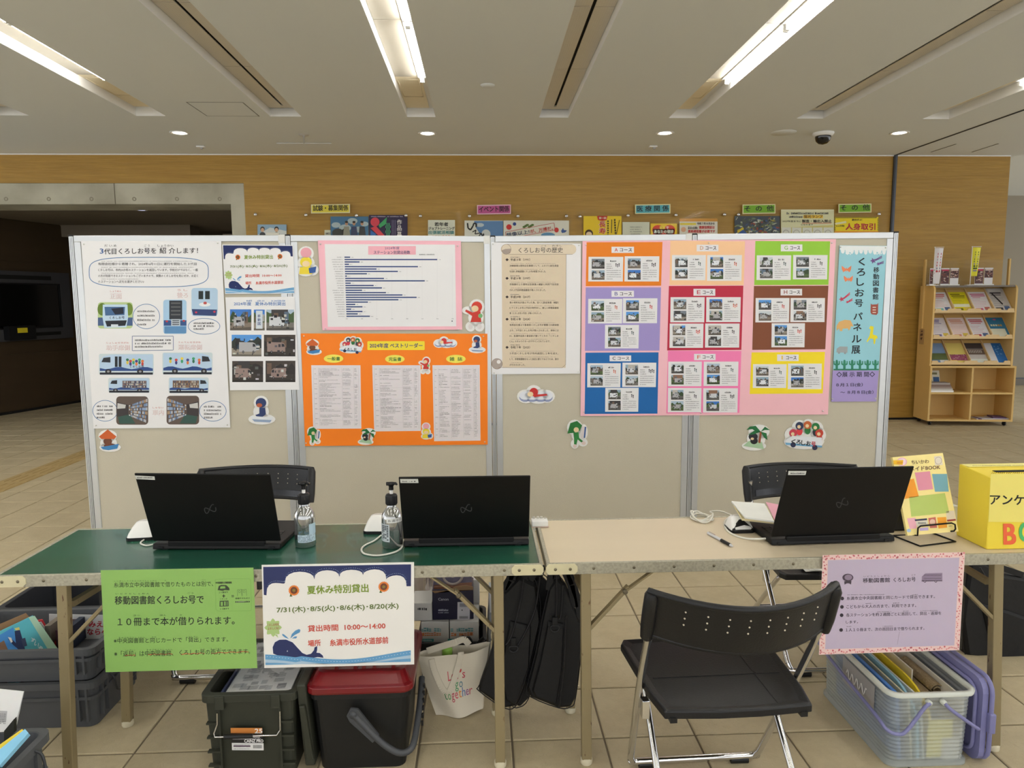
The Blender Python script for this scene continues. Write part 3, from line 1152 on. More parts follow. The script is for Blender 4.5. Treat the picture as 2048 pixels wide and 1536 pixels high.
# the long sides
for (x0, y0, x1, y1, fc, open_) in ((212, 905, 612, 1060, 1, 0), (676, 896, 1042, 1058, -1, 0), (280, 1080, 584, 1192, 1, 1), (722, 1078, 1014, 1194, -1, 2)):
    rr(p, x0, y0, x1, y1, 14, (206, 220, 226), 1)
    p.rect(x0 + 6, y1 - 18, x1 - 6, y1 - 3, (22, 26, 40), 1.2)
    truck(p, x0 + 6, y0 + 4, x1 - 6, y1 - 8, 1.4, (186, 212, 236), fc, (40, 74, 138))
    w = x1 - x0
    if open_ == 0:
        k0 = .28 if fc > 0 else .62
        if fc > 0:
            p.rect(x0 + w * .29, y0 + 20, x0 + w * .34, y0 + 96, (28, 34, 40), 2.4)
            p.rect(x0 + w * .36, y0 + 20, x0 + w * .41, y0 + 96, (28, 34, 40), 2.4)
        cols = [(40, 110, 80), (200, 70, 60), (226, 200, 70), (60, 60, 130), (60, 160, 110), (220, 120, 60)]
        for k in range(6):
            cx = x0 + w * ((.52 + k * .055) if fc > 0 else (.16 + k * .115))
            cy = y0 + 44 + (k % 2) * 10
            p.ell(cx, cy, 11, 10, cols[k], 2.5, 10)
            p.ell(cx, cy + 20, 9, 14, cols[(k + 2) % 6], 2.4, 10)
        if fc > 0:
            p.text('くろしお号', (x0 + w * .57, y0 + 104), (x0 + w * .82, y0 + 100), 17, (40, 40, 60), .03, 3, 1)
    else:
        a, c_ = (.34, .92) if fc > 0 else (.1, .76)
        p.rect(x0 + w * a, y0 + 22, x0 + w * c_, y0 + 76, (92, 96, 112) if fc > 0 else (120, 102, 84), 2.4)
        r = random.Random(int(x0))
        for row in range(3):
            for k in range(22):
                xx = x0 + w * (a + .01 + (c_ - a - .02) * k / 22)
                p.rect(xx, y0 + 26 + row * 17, xx + 5, y0 + 38 + row * 17, r.choice([(190, 190, 186), (60, 70, 110), (150, 110, 90), (220, 214, 200), (90, 60, 56)]), 2.8)
# inside the bus: bookshelves in perspective
for (x0, y0, x1, y1, s_) in ((338, 1216, 572, 1424, 1), (706, 1212, 944, 1422, -1)):
    rr(p, x0, y0, x1, y1, 26, (96, 82, 74), 1)
    w, h = x1 - x0, y1 - y0
    def XX(u):
        return x0 + w * u if s_ > 0 else x1 - w * u
    p.poly([(XX(.02), y0 + h * .2), (XX(.38), y0 + h * .3), (XX(.38), y0 + h * .66), (XX(.02), y0 + h * .72)], (58, 52, 54), 1.5)
    p.poly([(XX(.05), y0 + h * .72), (XX(.42), y0 + h * .64), (XX(.6), y1 - 8), (XX(.1), y1 - 8)], (52, 86, 78), 1.5)
    r = random.Random(s_)
    for row in range(6):
        for k in range(13):
            u = .4 + .58 * (k / 13) ** .9
            du_ = .035
            def YY(uu, rw):
                f_ = (uu - .38) / .62
                return y0 + h * ((.32 - .26 * f_) + ((.36 + .56 * f_)) * rw / 6)
            c_ = r.choice([(150, 176, 210), (210, 212, 214), (96, 110, 140), (178, 150, 120), (84, 70, 66), (196, 200, 206), (120, 150, 190)])
            p.poly([(XX(u), YY(u, row + .12)), (XX(u + du_), YY(u + du_, row + .12)), (XX(u + du_), YY(u + du_, row + .86)), (XX(u), YY(u, row + .86))], c_, 1.9)
    p.poly([(XX(.04), y0 + h * .24), (XX(.3), y0 + h * .3), (XX(.28), y0 + h * .42), (XX(.03), y0 + h * .44)], (206, 206, 204), 2.2)
obj('print', p, INK, t)
for x, y in ((100, 104), (1080, 95), (190, 1430), (1150, 1425)):
    pin(t, s1, 140 + x / 3.656, 460 + y / 3.656)

# ---- shared design: the summer lending notice (small on the board, large on the table)


def whale_notice(p, x0, y0, x1, y1, q, big=True):
    """design in unit coordinates mapped on the quad q (tl, tr, br, bl) in crop pixels"""
    def T(u, v):
        return p.quadf(q, u, v)

    def poly(pts, col, L):
        p.poly([T(*a) for a in pts], col, L)
    def arc(u0, u1, vb, vt, n=9):
        return [(u0 + (u1 - u0) * (.5 - .5 * math.cos(math.pi * k / n)), vb + (vt - vb) * math.sin(math.pi * k / n)) for k in range(n + 1)]
    navy = (16, 36, 96)
    sc = [(.0, .0)] + [(1, .0), (1, .225), (.97, .225)]
    low = []
    for u0, u1, va, vb, vt in ((.97, .833, .225, .15, .11), (.833, .675, .15, .10, .045), (.675, .515, .10, .115, .045), (.515, .345, .115, .135, .045), (.345, .145, .135, .165, .055), (.145, .018, .165, .29, .165)):
        n = 8
        for k in range(n + 1):
            a = math.pi * k / n
            u = (u0 + u1) / 2 + (u0 - u1) / 2 * math.cos(a)
            base = va + (vb - va) * k / n
            low.append((u, base - (base - vt) * math.sin(a) ** .8 if k not in (0, n) else base))
    poly(sc + low + [(0, .285)], navy, 1)
    dots = low[::1]
    for i in range(0, len(dots) - 1):
        for f in (.15, .6):
            u = dots[i][0] + (dots[i + 1][0] - dots[i][0]) * f
            v = dots[i][1] + (dots[i + 1][1] - dots[i][1]) * f
            poly([(u, v - .022), (u + .005, v - .022), (u + .005, v - .018), (u, v - .018)], (170, 190, 220), 1.6)
    # waves
    def wave(va, th, col, L, ph=0):
        up = [(k / 24, va - .05 * math.sin((k / 24) * 5.2 + 1.9 + ph) * .9 + (.02 if k < 6 else 0)) for k in range(25)]
        poly(up + [(u, min(v + th, 1.0)) for u, v in up[::-1]], col, L)
    # whale
    body = [(.055, .885), (.052, .82), (.068, .77), (.10, .745), (.145, .745), (.19, .775), (.225, .835), (.255, .885), (.285, .905), (.315, .895), (.335, .86), (.34, .83),
            (.358, .818), (.357, .86), (.352, .885), (.375, .89), (.395, .915), (.4, .94), (.36, .93), (.3, .945), (.2, .94), (.1, .915)]
    poly([(.225 + (u - .225) * 1.05, .85 + (v - .85) * 1.12 - .008) for u, v in body], (240, 240, 242), 1.2)
    poly(body, navy, 1.6)
    poly([(.148, .868), (.156, .868), (.154, .853)], (240, 240, 240), 2)
    for dr in ([(.165, .74), (.15, .715), (.13, .69), (.118, .685), (.122, .705), (.14, .725)], [(.175, .735), (.185, .69), (.21, .655), (.235, .64), (.245, .65), (.24, .675), (.205, .7)], [(.185, .735), (.205, .715), (.222, .715), (.215, .735)]):
        poly(dr, (86, 150, 200), 1.6)
    wave(.915, .06, (96, 160, 208), 2.2)
    wave(.965, .03, (176, 204, 226), 2.4)
    poly([(0, .975), (.12, .985), (.2, 1), (0, 1)], (104, 164, 208), 2.6)
    poly([(.75, 1), (.9, .975), (1, .965), (1, 1)], (104, 164, 208), 2.6)
    for k in range(48):
        u = (k + .5) / 48
        v = .915 - .045 * math.sin(u * 5.2 + 1.9) + (.02 if u < .25 else 0) + .02
        poly([(u, v), (u + .007, v), (u + .007, v + .004), (u, v + .004)], (226, 238, 246), 2.9)
    # green flower balloon
    fl_ = []
    for k in range(32):
        a = 2 * math.pi * k / 32
        r_ = 1 + .16 * math.cos(8 * a)
        fl_.append((.058 + .052 * r_ * math.cos(a), .62 + .082 * r_ * math.sin(a)))
    poly(fl_, (176, 204, 132), 1.2)
    poly([(.065, .69), (.085, .69), (.092, .725)], (176, 204, 132), 1.2)
    p.text('くろしお号を', T(.02, .607), T(.098, .603), 0.026 * (y1 - y0), (170, 60, 60), .02, 1.8, 1)
    p.text('よろしくね！', T(.022, .643), T(.098, .639), 0.026 * (y1 - y0), (170, 60, 60), .02, 1.8, 1)
    # sunflowers
    for cu, cv in ((.205, .245), (.815, .225)):
        pt = []
        for k in range(40):
            a = 2 * math.pi * k / 40
            r_ = 1 if k % 2 else .84
            pt.append((cu + .039 * r_ * math.cos(a), cv + .057 * r_ * math.sin(a)))
        poly([(cu - .03, cv + .062), (cu - .022, cv + .03), (cu - .01, cv + .062)], (70, 96, 40), 1.2)
        poly(pt, (226, 124, 40), 1.4)
        poly([(cu + .024 * math.cos(k * .4), cv + .036 * math.sin(k * .4)) for k in range(16)], (110, 56, 36), 1.8)
        poly([(cu + .011 * math.cos(k * .8), cv + .016 * math.sin(k * .8)) for k in range(8)], (130, 120, 50), 2.1)
    hh = y1 - y0
    rs = 2 if big else 1
    p.text('夏休み特別貸出', T(.295, .285), T(.71, .275), hh * .082, (126, 152, 42), .04, 2, 2)
    p.text('7/31(木)･8/5(火)･8/6(木)･8/20(水)', T(.085, .48), T(.915, .46), hh * .07, (98, 118, 50), .03, 2, rs)
    p.text('貸出時間  10:00～14:00', T(.295, .67), T(.825, .655), hh * .064, (206, 74, 56), .035, 2, rs)
    p.text('場所', T(.295, .82), T(.382, .815), hh * .062, (206, 74, 56), .035, 2, rs)
    p.text('糸満市役所水道部前', T(.445, .82), T(.845, .805), hh * .066, (206, 74, 56), .035, 2, rs)


s2 = bd(0)
t, p = poster('notice', s2, crop1, [(1112, 106), (1632, 110), (1644, 466), (1134, 468)], WHT, 'small white notice with blue scallops and whale at top of the leftmost board', group='posters on the boards', layer=.6)
whale_notice(p, 1117, 112, 1630, 460, [(1119, 112), (1626, 116), (1640, 460), (1137, 462)], False)
obj('print', p, INK, t)
t, p = poster('photo_poster', s2, crop1, [(1136, 492), (1642, 487), (1678, 1168), (1170, 1172)], WHT, 'white poster with seven photographs in three rows below the small whale notice', group='posters on the boards', layer=.4)
p.text('2024年度   夏休み特別貸出', (1198, 552), (1574, 552), 26, (90, 130, 190), .03)
for a, b_ in ((1282, 1332), (1370, 1422), (1456, 1574)):
    p.dashes((a, 522), (b_, 522), 10, (90, 130, 190), 1.5, .7)
for k, (x0, y0, x1, y1, d_) in enumerate(((1170, 580, 1326, 734, 0), (1344, 582, 1424, 734, 0), (1436, 582, 1638, 734, 0), (1182, 766, 1400, 924, 0), (1418, 766, 1648, 924, 1), (1186, 958, 1412, 1112, 1), (1430, 956, 1648, 1112, 1))):
    photo(p, x0, y0, x1, y1, 1, 40 + k, bool(d_))
p.rect(1360, 590, 1408, 722, (214, 224, 232), 3)
p.text('移', (1372, 640), (1394, 640), 22, (40, 60, 130), .02, 3.4, 1)
p.text('動', (1372, 668), (1394, 668), 22, (40, 60, 130), .02, 3.4, 1)
p.text('図', (1372, 696), (1394, 696), 22, (40, 60, 130), .02, 3.4, 1)
obj('print', p, INK, t)

# ---- pink chart
crop2 = (580, 460, 3.49)
s3 = bd(1)
t, p = poster('chart_poster', s3, crop2, [(194, 72), (1193, 76), (1203, 696), (226, 700)], (246, 188, 202), 'pink-framed white bar chart poster with dark blue bars, second board', group='posters on the boards')
obj('chart_sheet', Print(s3, crop2).sheet([(242, 98), (1152, 102), (1160, 672), (264, 676)], .0004, None, 1), PAPER, t)
p.poly([(546, 112), (878, 112), (878, 172), (546, 172)], (246, 182, 196), 2.2)
p.text('2024年度', (662, 136), (764, 136), 20, (60, 70, 120), .01, 3, 1)
p.text('ステーション別貸出冊数', (584, 168), (838, 168), 24, (56, 60, 100), .02, 3)
p.dashes((902, 175), (1010, 175), 8, (80, 80, 90), 3, .6)
bars = [420, 1028, 486, 412, 893, 604, 753, 537, 398, 656, 941, 424, 584, 642, 503, 670, 785, 884, 757, 544, 456, 506, 427, 506, 473, 558]
n_ = len(bars)
for k, xe in enumerate(bars):
    y = 190 + (602 - 190) * k / (n_ - 1)
    x0 = 380 + 14 * k / (n_ - 1)
    p.rect(x0, y - 4.2, xe, y + 4.2, (36, 64, 124), 2.6)
    p.dashes((xe + 8, y + 3), (xe + 24, y + 3), 5, (110, 110, 120), 2.4, .6)
    w = 42 + (k * 37 % 40)
    p.dashes((x0 - 10 - w, y + 3), (x0 - 10, y + 3), 6, (120, 120, 128), 2.4, .5)
for k in range(8):
    p.dashes((390 + k * 105.5, 622), (404 + k * 105.5, 622), 6, (130, 130, 136), 2.4, .6)
    if k:
        p.rect(394 + k * 105.5, 182, 395 + k * 105.5, 612, (222, 222, 226), 2.1)
p.rect(1128, 632, 1135, 640, (30, 40, 60), 2.4)
obj('print', p, INK, t)
for x, y in ((214, 98), (1172, 112), (250, 690), (1174, 694)):
    pin(t, s3, 580 + x / 3.49, 460 + y / 3.49)

# ---- orange best reader poster
t, p = poster('list_poster', s3, crop2, [(75, 722), (1378, 724), (1380, 1498), (105, 1508)], (247, 130, 20), 'bright orange poster with three white lists, bottom of the second board', group='posters on the boards')
for nm, q in (('list_sheet', [(148, 944), (492, 944), (498, 1386), (162, 1388)]), ('list_sheet', [(574, 944), (912, 944), (914, 1402), (588, 1406)]), ('list_sheet', [(994, 944), (1324, 942), (1330, 1470), (1006, 1474)])):
    pp = Print(s3, crop2)
    pp.sheet(q, .0004, (234, 228, 232), 1)
    (a, b_, c_, d_) = q
    cols = (.04, .14, .62, .86, .96) if a[0] < 900 else (.03, .12, .38, .64, .86, .97)
    for i in range(len(cols)):
        u = cols[i]
        x_a, y_a = pp.quadf(q, u, .04)
        x_b, y_b = pp.quadf(q, u, .96)
        pp.line([(x_a, y_a), (x_b, y_b)], .8, (170, 166, 170), 2.4)
    rows = 46
    r = random.Random(int(a[0]))
    for k in range(rows):
        v = .05 + .9 * k / rows
        for i in range(len(cols) - 1):
            if i == 0 and k % 4:
                continue
            l = r.uniform(.25, .95) if i in (1,) else r.uniform(.5, .9)
            if i in (1, 2, 3) and r.random() < .18:
                continue
            g = 90 if k in (4, 10, 22, 30) and i == 1 else r.choice((150, 168, 186))
            x_a, y_a = pp.quadf(q, cols[i] + .012, v + .012)
            x_b, y_b = pp.quadf(q, cols[i] + .012 + (cols[i + 1] - cols[i] - .024) * l, v + .012)
            pp.dashes((x_a, y_a), (x_b, y_b), 5.2, (g, g - 4, g), 2.4, .75, k * 9 + i)
        if k % 9 == 5:
            pp.line([pp.quadf(q, .04, v + .016), pp.quadf(q, .96, v + .016)], .7, (180, 176, 180), 2.4)
    obj(nm, pp, INK, t)
rr(p, 540, 776, 940, 838, 6, (246, 224, 54), 1.2)
p.text('2024年度 ベストリーダー', (556, 822), (924, 822), 32, (46, 54, 120), .03, 2)
for cx, cy, tx in ((304, 898, '一般書'), (732, 901, '児童書'), (1158, 900, '雑  誌')):
    p.ell(cx, cy, 68, 29, (246, 232, 96), 1.2, 32)
    p.text(tx, (cx - 44, cy + 13), (cx + 44, cy + 13), 26, (40, 110, 50), .03, 2)
WB = (238, 238, 236)


def deco(p, kind, x, y, s, L=1.4):
    """small cut-out pictures: plain coloured figures with blank faces, palms, boats, clouds"""
    def e(dx, dy, rx, ry, c, l=1, rot=0):
        p.ell(x + dx * s, y + dy * s, rx * s, ry * s, c, L + l, 14, rot)

    def q(pts, c, l=1):
        p.poly([(x + a * s, y + b_ * s) for a, b_ in pts], c, L + l)
    skin = (240, 214, 170)
    if kind == 'straw':
        q([(-24, -6), (-2, -24), (20, -6), (14, 0), (-18, 0)], (206, 96, 40))
        e(-2, 6, 11, 9, (112, 66, 44), .5)
        e(4, 17, 16, 6, (110, 60, 40), .6)
        q([(-20, 20), (0, 17), (26, 12), (22, 24), (0, 28), (-14, 26)], (60, 130, 190), 1.2)
    elif kind == 'palm':
        q([(-26, 26), (-12, 14), (18, 16), (24, 34)], (170, 204, 168), .6)
        q([(10, 18), (14, -8), (19, -8), (15, 20)], (156, 84, 52), .8)
        for pts in ([(16, -8), (4, -22), (-10, -20), (-18, -12), (-4, -14), (8, -6)], [(16, -8), (0, -10), (-14, 0), (0, -2)], [(16, -8), (26, -20), (38, -12), (26, -12)], [(16, -8), (30, -4), (32, 12), (24, 6)]):
            q(pts, (28, 112, 60), 1.3)
        e(-2, 4, 11, 9, (40, 40, 48), 1)
        e(0, 14, 9, 8, (34, 34, 40), 1.2)
        e(-4, 9, 4, 3, skin, 1.6)
    elif kind == 'green':
        q([(-26, 0), (-18, -28), (0, -34), (14, -22), (8, -8), (-8, -2)], (34, 116, 52))
        e(-2, -10, 7, 7, skin, 1.4)
        q([(-10, -2), (4, -4), (6, 12), (18, 22), (14, 26), (2, 16), (-2, 32), (-8, 32), (-8, 14)], (40, 128, 60), 1.2)
        q([(14, -18), (22, -20), (20, 12), (10, 12)], (222, 214, 214), 1.5)
        q([(21, -18), (25, -18), (22, 12), (18, 12)], (50, 90, 150), 1.6)
        e(-6, 34, 5, 5, (226, 206, 202), 1.6)
        e(18, 26, 6, 5, (226, 206, 202), 1.6)
    elif kind == 'red':
        e(4, -16, 12, 12, (206, 60, 44))
        e(0, -12, 8, 7, skin, 1.5)
        q([(-4, -4), (12, -6), (14, 18), (-10, 18)], (200, 54, 42), 1.2)
        q([(-2, -2), (-20, -10), (-22, -6), (-4, 6)], (200, 54, 42), 1.3)
        e(12, 4, 5, 5, (120, 180, 120), 1.6)
        e(-10, 28, 5, 6, (226, 220, 220), 1.2)
        e(10, 28, 5, 6, (226, 220, 220), 1.2)
    elif kind == 'pigyellow':
        e(0, -24, 13, 12, (236, 168, 180))
        e(0, -2, 14, 12, (240, 220, 60))
        e(0, 2, 9, 7, skin, 1.5)
        q([(-14, 10), (10, 8), (14, 26), (-16, 26)], (238, 216, 60), 1.2)
        q([(6, 12), (24, 8), (22, 22), (8, 24)], (50, 90, 160), 1.6)
    elif kind == 'boat':
        e(0, -20, 13, 12, (44, 62, 110))
        e(-4, -14, 7, 5, (176, 92, 60), 1.5)
        q([(-4, -8), (10, -8), (12, 8), (4, 14), (-10, 14), (-14, 10), (-4, 6)], (40, 58, 106), 1.2)
        q([(-26, 12), (30, 16), (24, 26), (-18, 24)], (232, 236, 242), 1.6)
        q([(-22, 20), (26, 22), (22, 28), (-16, 26)], (150, 170, 200), 1.8)
    elif kind == 'cloud':
        for dx, rx in ((-24, 14), (-8, 18), (12, 18), (28, 12)):
            e(dx, 4, rx, 11, (150, 160, 196), .3)
            e(dx, 0, rx, 10, (232, 236, 244), .7)
        e(-4, -8, 10, 10, (204, 50, 48), 1.2)
        e(-12, -3, 7, 6, skin, 1.5)
        q([(-2, -2), (26, -4), (28, 0), (-4, 4)], (204, 50, 48), 1.4)
    elif kind == 'bus':
        for dx, dy, c in ((-24, -2, (200, 60, 80)), (-10, -18, (44, 56, 90)), (8, -20, (200, 100, 50)), (26, -16, (36, 124, 66)), (34, -2, (196, 66, 50))):
            e(dx, dy, 9, 9, c, .8)
            e(dx, dy + 12, 7, 9, [(220, 60, 70), (40, 46, 60), (238, 220, 60), (40, 120, 60), (196, 70, 60)][(dx + 30) % 5], .6)
            e(dx - 1, dy + 2, 4, 4, skin, 1.2)
        q([(-42, 14), (-26, 4), (40, 8), (40, 30), (-40, 24)], (236, 240, 246), 1.5)
        q([(-42, 19), (40, 26), (40, 30), (-40, 24)], (110, 170, 210), 1.8)
        e(-24, 24, 6, 6, (40, 46, 80), 2.2)
        e(24, 30, 6, 6, (40, 46, 80), 2.2)


def deco_back(p, kind, x, y, s, L=1.0, g=1.0):
    def e(dx, dy, rx, ry):
        p.ell(x + dx * s, y + dy * s, (rx + 3.2 * g) * s, (ry + 3.2 * g) * s, WB, L, 16)
    for a in {'straw': ((-2, -8, 20, 12), (0, 10, 18, 12), (4, 21, 24, 8)), 'palm': ((0, 26, 26, 8), (12, -8, 22, 14), (14, 8, 10, 16), (0, 8, 14, 14)),
              'green': ((-6, -16, 18, 18), (0, 4, 12, 14), (18, -4, 8, 18), (-6, 28, 8, 10), (16, 24, 10, 8)), 'red': ((4, -16, 14, 14), (2, 8, 14, 16), (-14, -8, 12, 6), (-10, 28, 8, 8), (10, 28, 8, 8)),
              'pigyellow': ((0, -22, 15, 14), (0, 0, 17, 14), (0, 18, 18, 10), (16, 16, 10, 10)), 'boat': ((0, -20, 15, 14), (0, 2, 16, 16), (2, 20, 30, 10)),
              'cloud': ((-22, 2, 18, 13), (-4, -6, 16, 15), (6, 2, 26, 14), (26, 2, 16, 12)), 'bus': ((0, 17, 42, 14), (-10, -14, 14, 14), (10, -16, 14, 14), (26, -12, 14, 14), (32, 2, 14, 14), (-26, 2, 14, 14))}[kind]:
        e(*a)


for kind, x, y, s_ in (('straw', 160, 808, 2.0), ('bus', 425, 800, 1.8), ('cloud', 1082, 788, 1.9), ('boat', 1303, 800, 1.8), ('red', 945, 940, 1.7), ('green', 165, 1435, 1.7), ('palm', 528, 1430, 1.9), ('pigyellow', 950, 1410, 1.7)):
    d_ = Print(s3, crop2)
    deco_back(d_, kind, x, y, s_)
    deco(d_, kind, x, y, s_)
    if kind == 'bus':
        d_.text('くろしお', (x - 46, y + 44), (x + 40, y + 44), 22, BLK, .04, 4.6, 1)
    obj('cut_out', d_, INK, t)
obj('print', p, INK, t)
for x, y in ((96, 740), (1350, 742), (112, 1488), (1360, 1480)):
    pin(t, s3, 580 + x / 3.49, 460 + y / 3.49)

# ---- history scroll poster
crop3 = (980, 470, 3.571)
s4 = bd(2)
t, p = poster('history_poster', s4, crop3, [(12, 52), (650, 62), (642, 990), (12, 995)], WHT, 'white poster with beige scroll of bus history, left of the pink sheet', group='posters on the boards', m=PAPER)
BG = (222, 206, 180)
p.poly([(84, 130), (544, 138), (540, 948), (88, 948)], BG, 1)
rr(p, 78, 66, 616, 138, 34, (226, 212, 188), 1.4)
p.line([(110, 66), (590, 68)], 2, (120, 100, 84), 1.8)
p.line([(130, 138), (590, 138)], 2, (120, 100, 84), 1.8)
p.line([(544, 140), (540, 925), (515, 948), (60, 946)], 2, (120, 100, 84), 1.8)
p.ell(116, 102, 34, 36, (226, 212, 190), 1.8, 24)
p.poly([(82, 110), (110, 100), (150, 98), (144, 130), (120, 138), (96, 132)], (166, 152, 142), 2.1)
p.ering(116, 102, 34, 36, 2, (120, 100, 84), 2.2)
p.ell(50, 920, 38, 38, (176, 164, 156), 1.4, 24)
p.ell(62, 906, 14, 14, (236, 234, 232), 1.8, 16)
p.ering(50, 920, 38, 38, 2, (120, 100, 84), 2.0)
p.text('くろしお号の歴史', (204, 128), (520, 126), 38, (40, 34, 34), .01, 2.4)
p.text('ごう', (364, 84), (402, 84), 12, (40, 34, 34), 0, 2.4, 1)
p.text('れきし', (444, 84), (514, 84), 14, (40, 34, 34), 0, 2.4, 1)
DK = (58, 46, 44)
y = 186
for hd, lines in (('平成３年（1991）', ['沖縄復帰20周年記念事業として、ふるさと創生資金', 'を活用し移動図書館くろしお号が配置されました。']), ('平成９年（1997）', ['市制施行２５周年記念事業の補助と利用で全改装', 'され２代目移動図書館が導入されました。']),
                  ('平成29年（2017）', ['車の老朽化が進んでいた為、宝くじ助成事業（補助）', 'にてくろしお号２代目が老朽化し、新しい移動図書館', '車（くろしお号３代目）が導入されました。']),
                  ('令和６年（2024）', ['有限会社様より新車両くろしお号が寄贈され新体制', 'より、３代目くろしお号が導入されました。車体には', 'は、糸満市出身の書道家が書いてくれた「くろしお', 'くん」のキャラクターがデザインされています。']),
                  ('令和７年（2025）', ['３代目くろしお号が市内巡回し１年を迎え、', 'して、移動図書館をもっと身近に感じてもらうため、展示', 'が行われました。'])):
    p.text(hd, (146, y), (286, y - 1), 19, DK, .02, 2.4, 1)
    p.poly([(110, y - 10), (122, y - 20), (134, y - 9), (121, y + 1)], DK, 2.4)
    p.dashes((146, y - 24), (214, y - 24), 6, DK, 2, .6)
    step = {2: 41, 3: 38, 4: 39}[len(lines)] if hd[2] != '７' else 41
    for k, l in enumerate(lines):
        yy = y + step * (k + 1)
        x1 = 500 if k < len(lines) - 1 else 440 - 30 * (k % 3)
        if hd[1] == '和' and hd[2] == '７' and k == 2:
            x1 = 262
        p.text(l, (140, yy), (x1 - 10, yy), 15, DK, .012, 2.4, 1)
        p.dashes((150, yy - 21), (x1 - 30, yy - 21), 4, (120, 104, 96), 2, .45, unit=2.2)
    y += step * len(lines) + {2: 51, 3: 45, 4: 45}[len(lines)]
obj('print', p, INK, t)
for x, y in ((22, 64), (636, 74), (630, 976), (30, 985)):
    pin(t, s4, 980 + x / 3.571, 470 + y / 3.571)

# ---- wide pink sheet with nine course cards
s5 = bd(2)
crop4 = (1320, 470, 3.491)


def c3(x, y):
    return 980 + x / 3.571, 470 + y / 3.571


def c4(x, y):
    return 1320 + x / 3.491, 470 + y / 3.491


t, p = poster('course_poster', s5, (0, 0, 1), [(1165, 482), (1672, 478), (1656, 829), (1161, 832)], (247, 192, 203), 'wide pink poster with nine coloured course sheets across two boards', group='posters on the boards')
courses = [('A', (232, 128, 16), c3, [(690, 52), (1232, 50), (1222, 362), (684, 365)], (868, 84, 1028, 128), [(704, 156, 952, 332), (962, 152, 1210, 332)], (214, 90, 80)),
           ('B', (160, 146, 206), c3, [(684, 374), (1222, 374), (1210, 826), (678, 828)], (868, 398, 1028, 442), [(702, 456, 946, 632), (950, 452, 1196, 630), (822, 642, 1064, 810)], (110, 110, 170)),
           ('C', (14, 100, 172), c3, [(682, 840), (1204, 838), (1196, 1276), (676, 1278)], (854, 860, 1008, 902), [(696, 916, 934, 1088), (946, 912, 1188, 1086), (824, 1092, 1062, 1262)], (60, 60, 70)),
           ('D', (250, 204, 158), c4, [(72, 40), (594, 44), (584, 350), (66, 350)], (256, 68, 408, 114), [(84, 140, 320, 316), (330, 140, 572, 320)], (226, 170, 130)),
           ('E', (184, 34, 64), c4, [(62, 356), (582, 354), (568, 802), (50, 806)], (234, 376, 386, 424), [(74, 434, 312, 610), (324, 434, 564, 608), (68, 618, 304, 788), (316, 618, 556, 786)], (200, 60, 80)),
           ('F', (244, 128, 182), c4, [(56, 808), (568, 810), (554, 1242), (44, 1246)], (238, 830, 388, 874), [(58, 884, 292, 1056), (306, 884, 548, 1054), (56, 1068, 290, 1238), (302, 1070, 544, 1240)], (216, 110, 90)),
           ('G', (146, 200, 58), c4, [(666, 42), (1188, 44), (1176, 348), (658, 350)], (844, 66, 994, 114), [(676, 142, 916, 314), (930, 140, 1170, 310)], (130, 190, 80)),
           ('H', (128, 72, 44), c4, [(656, 356), (1176, 354), (1154, 798), (644, 802)], (842, 376, 992, 422), [(668, 440, 904, 610), (912, 440, 1152, 608), (780, 616, 1012, 784)], (150, 70, 60)),
           ('I', (248, 222, 30), c4, [(640, 820), (1152, 816), (1136, 1106), (626, 1110)], (818, 834, 968, 880), [(650, 902, 884, 1068), (894, 898, 1130, 1076)], (230, 190, 60))]
sd = 100
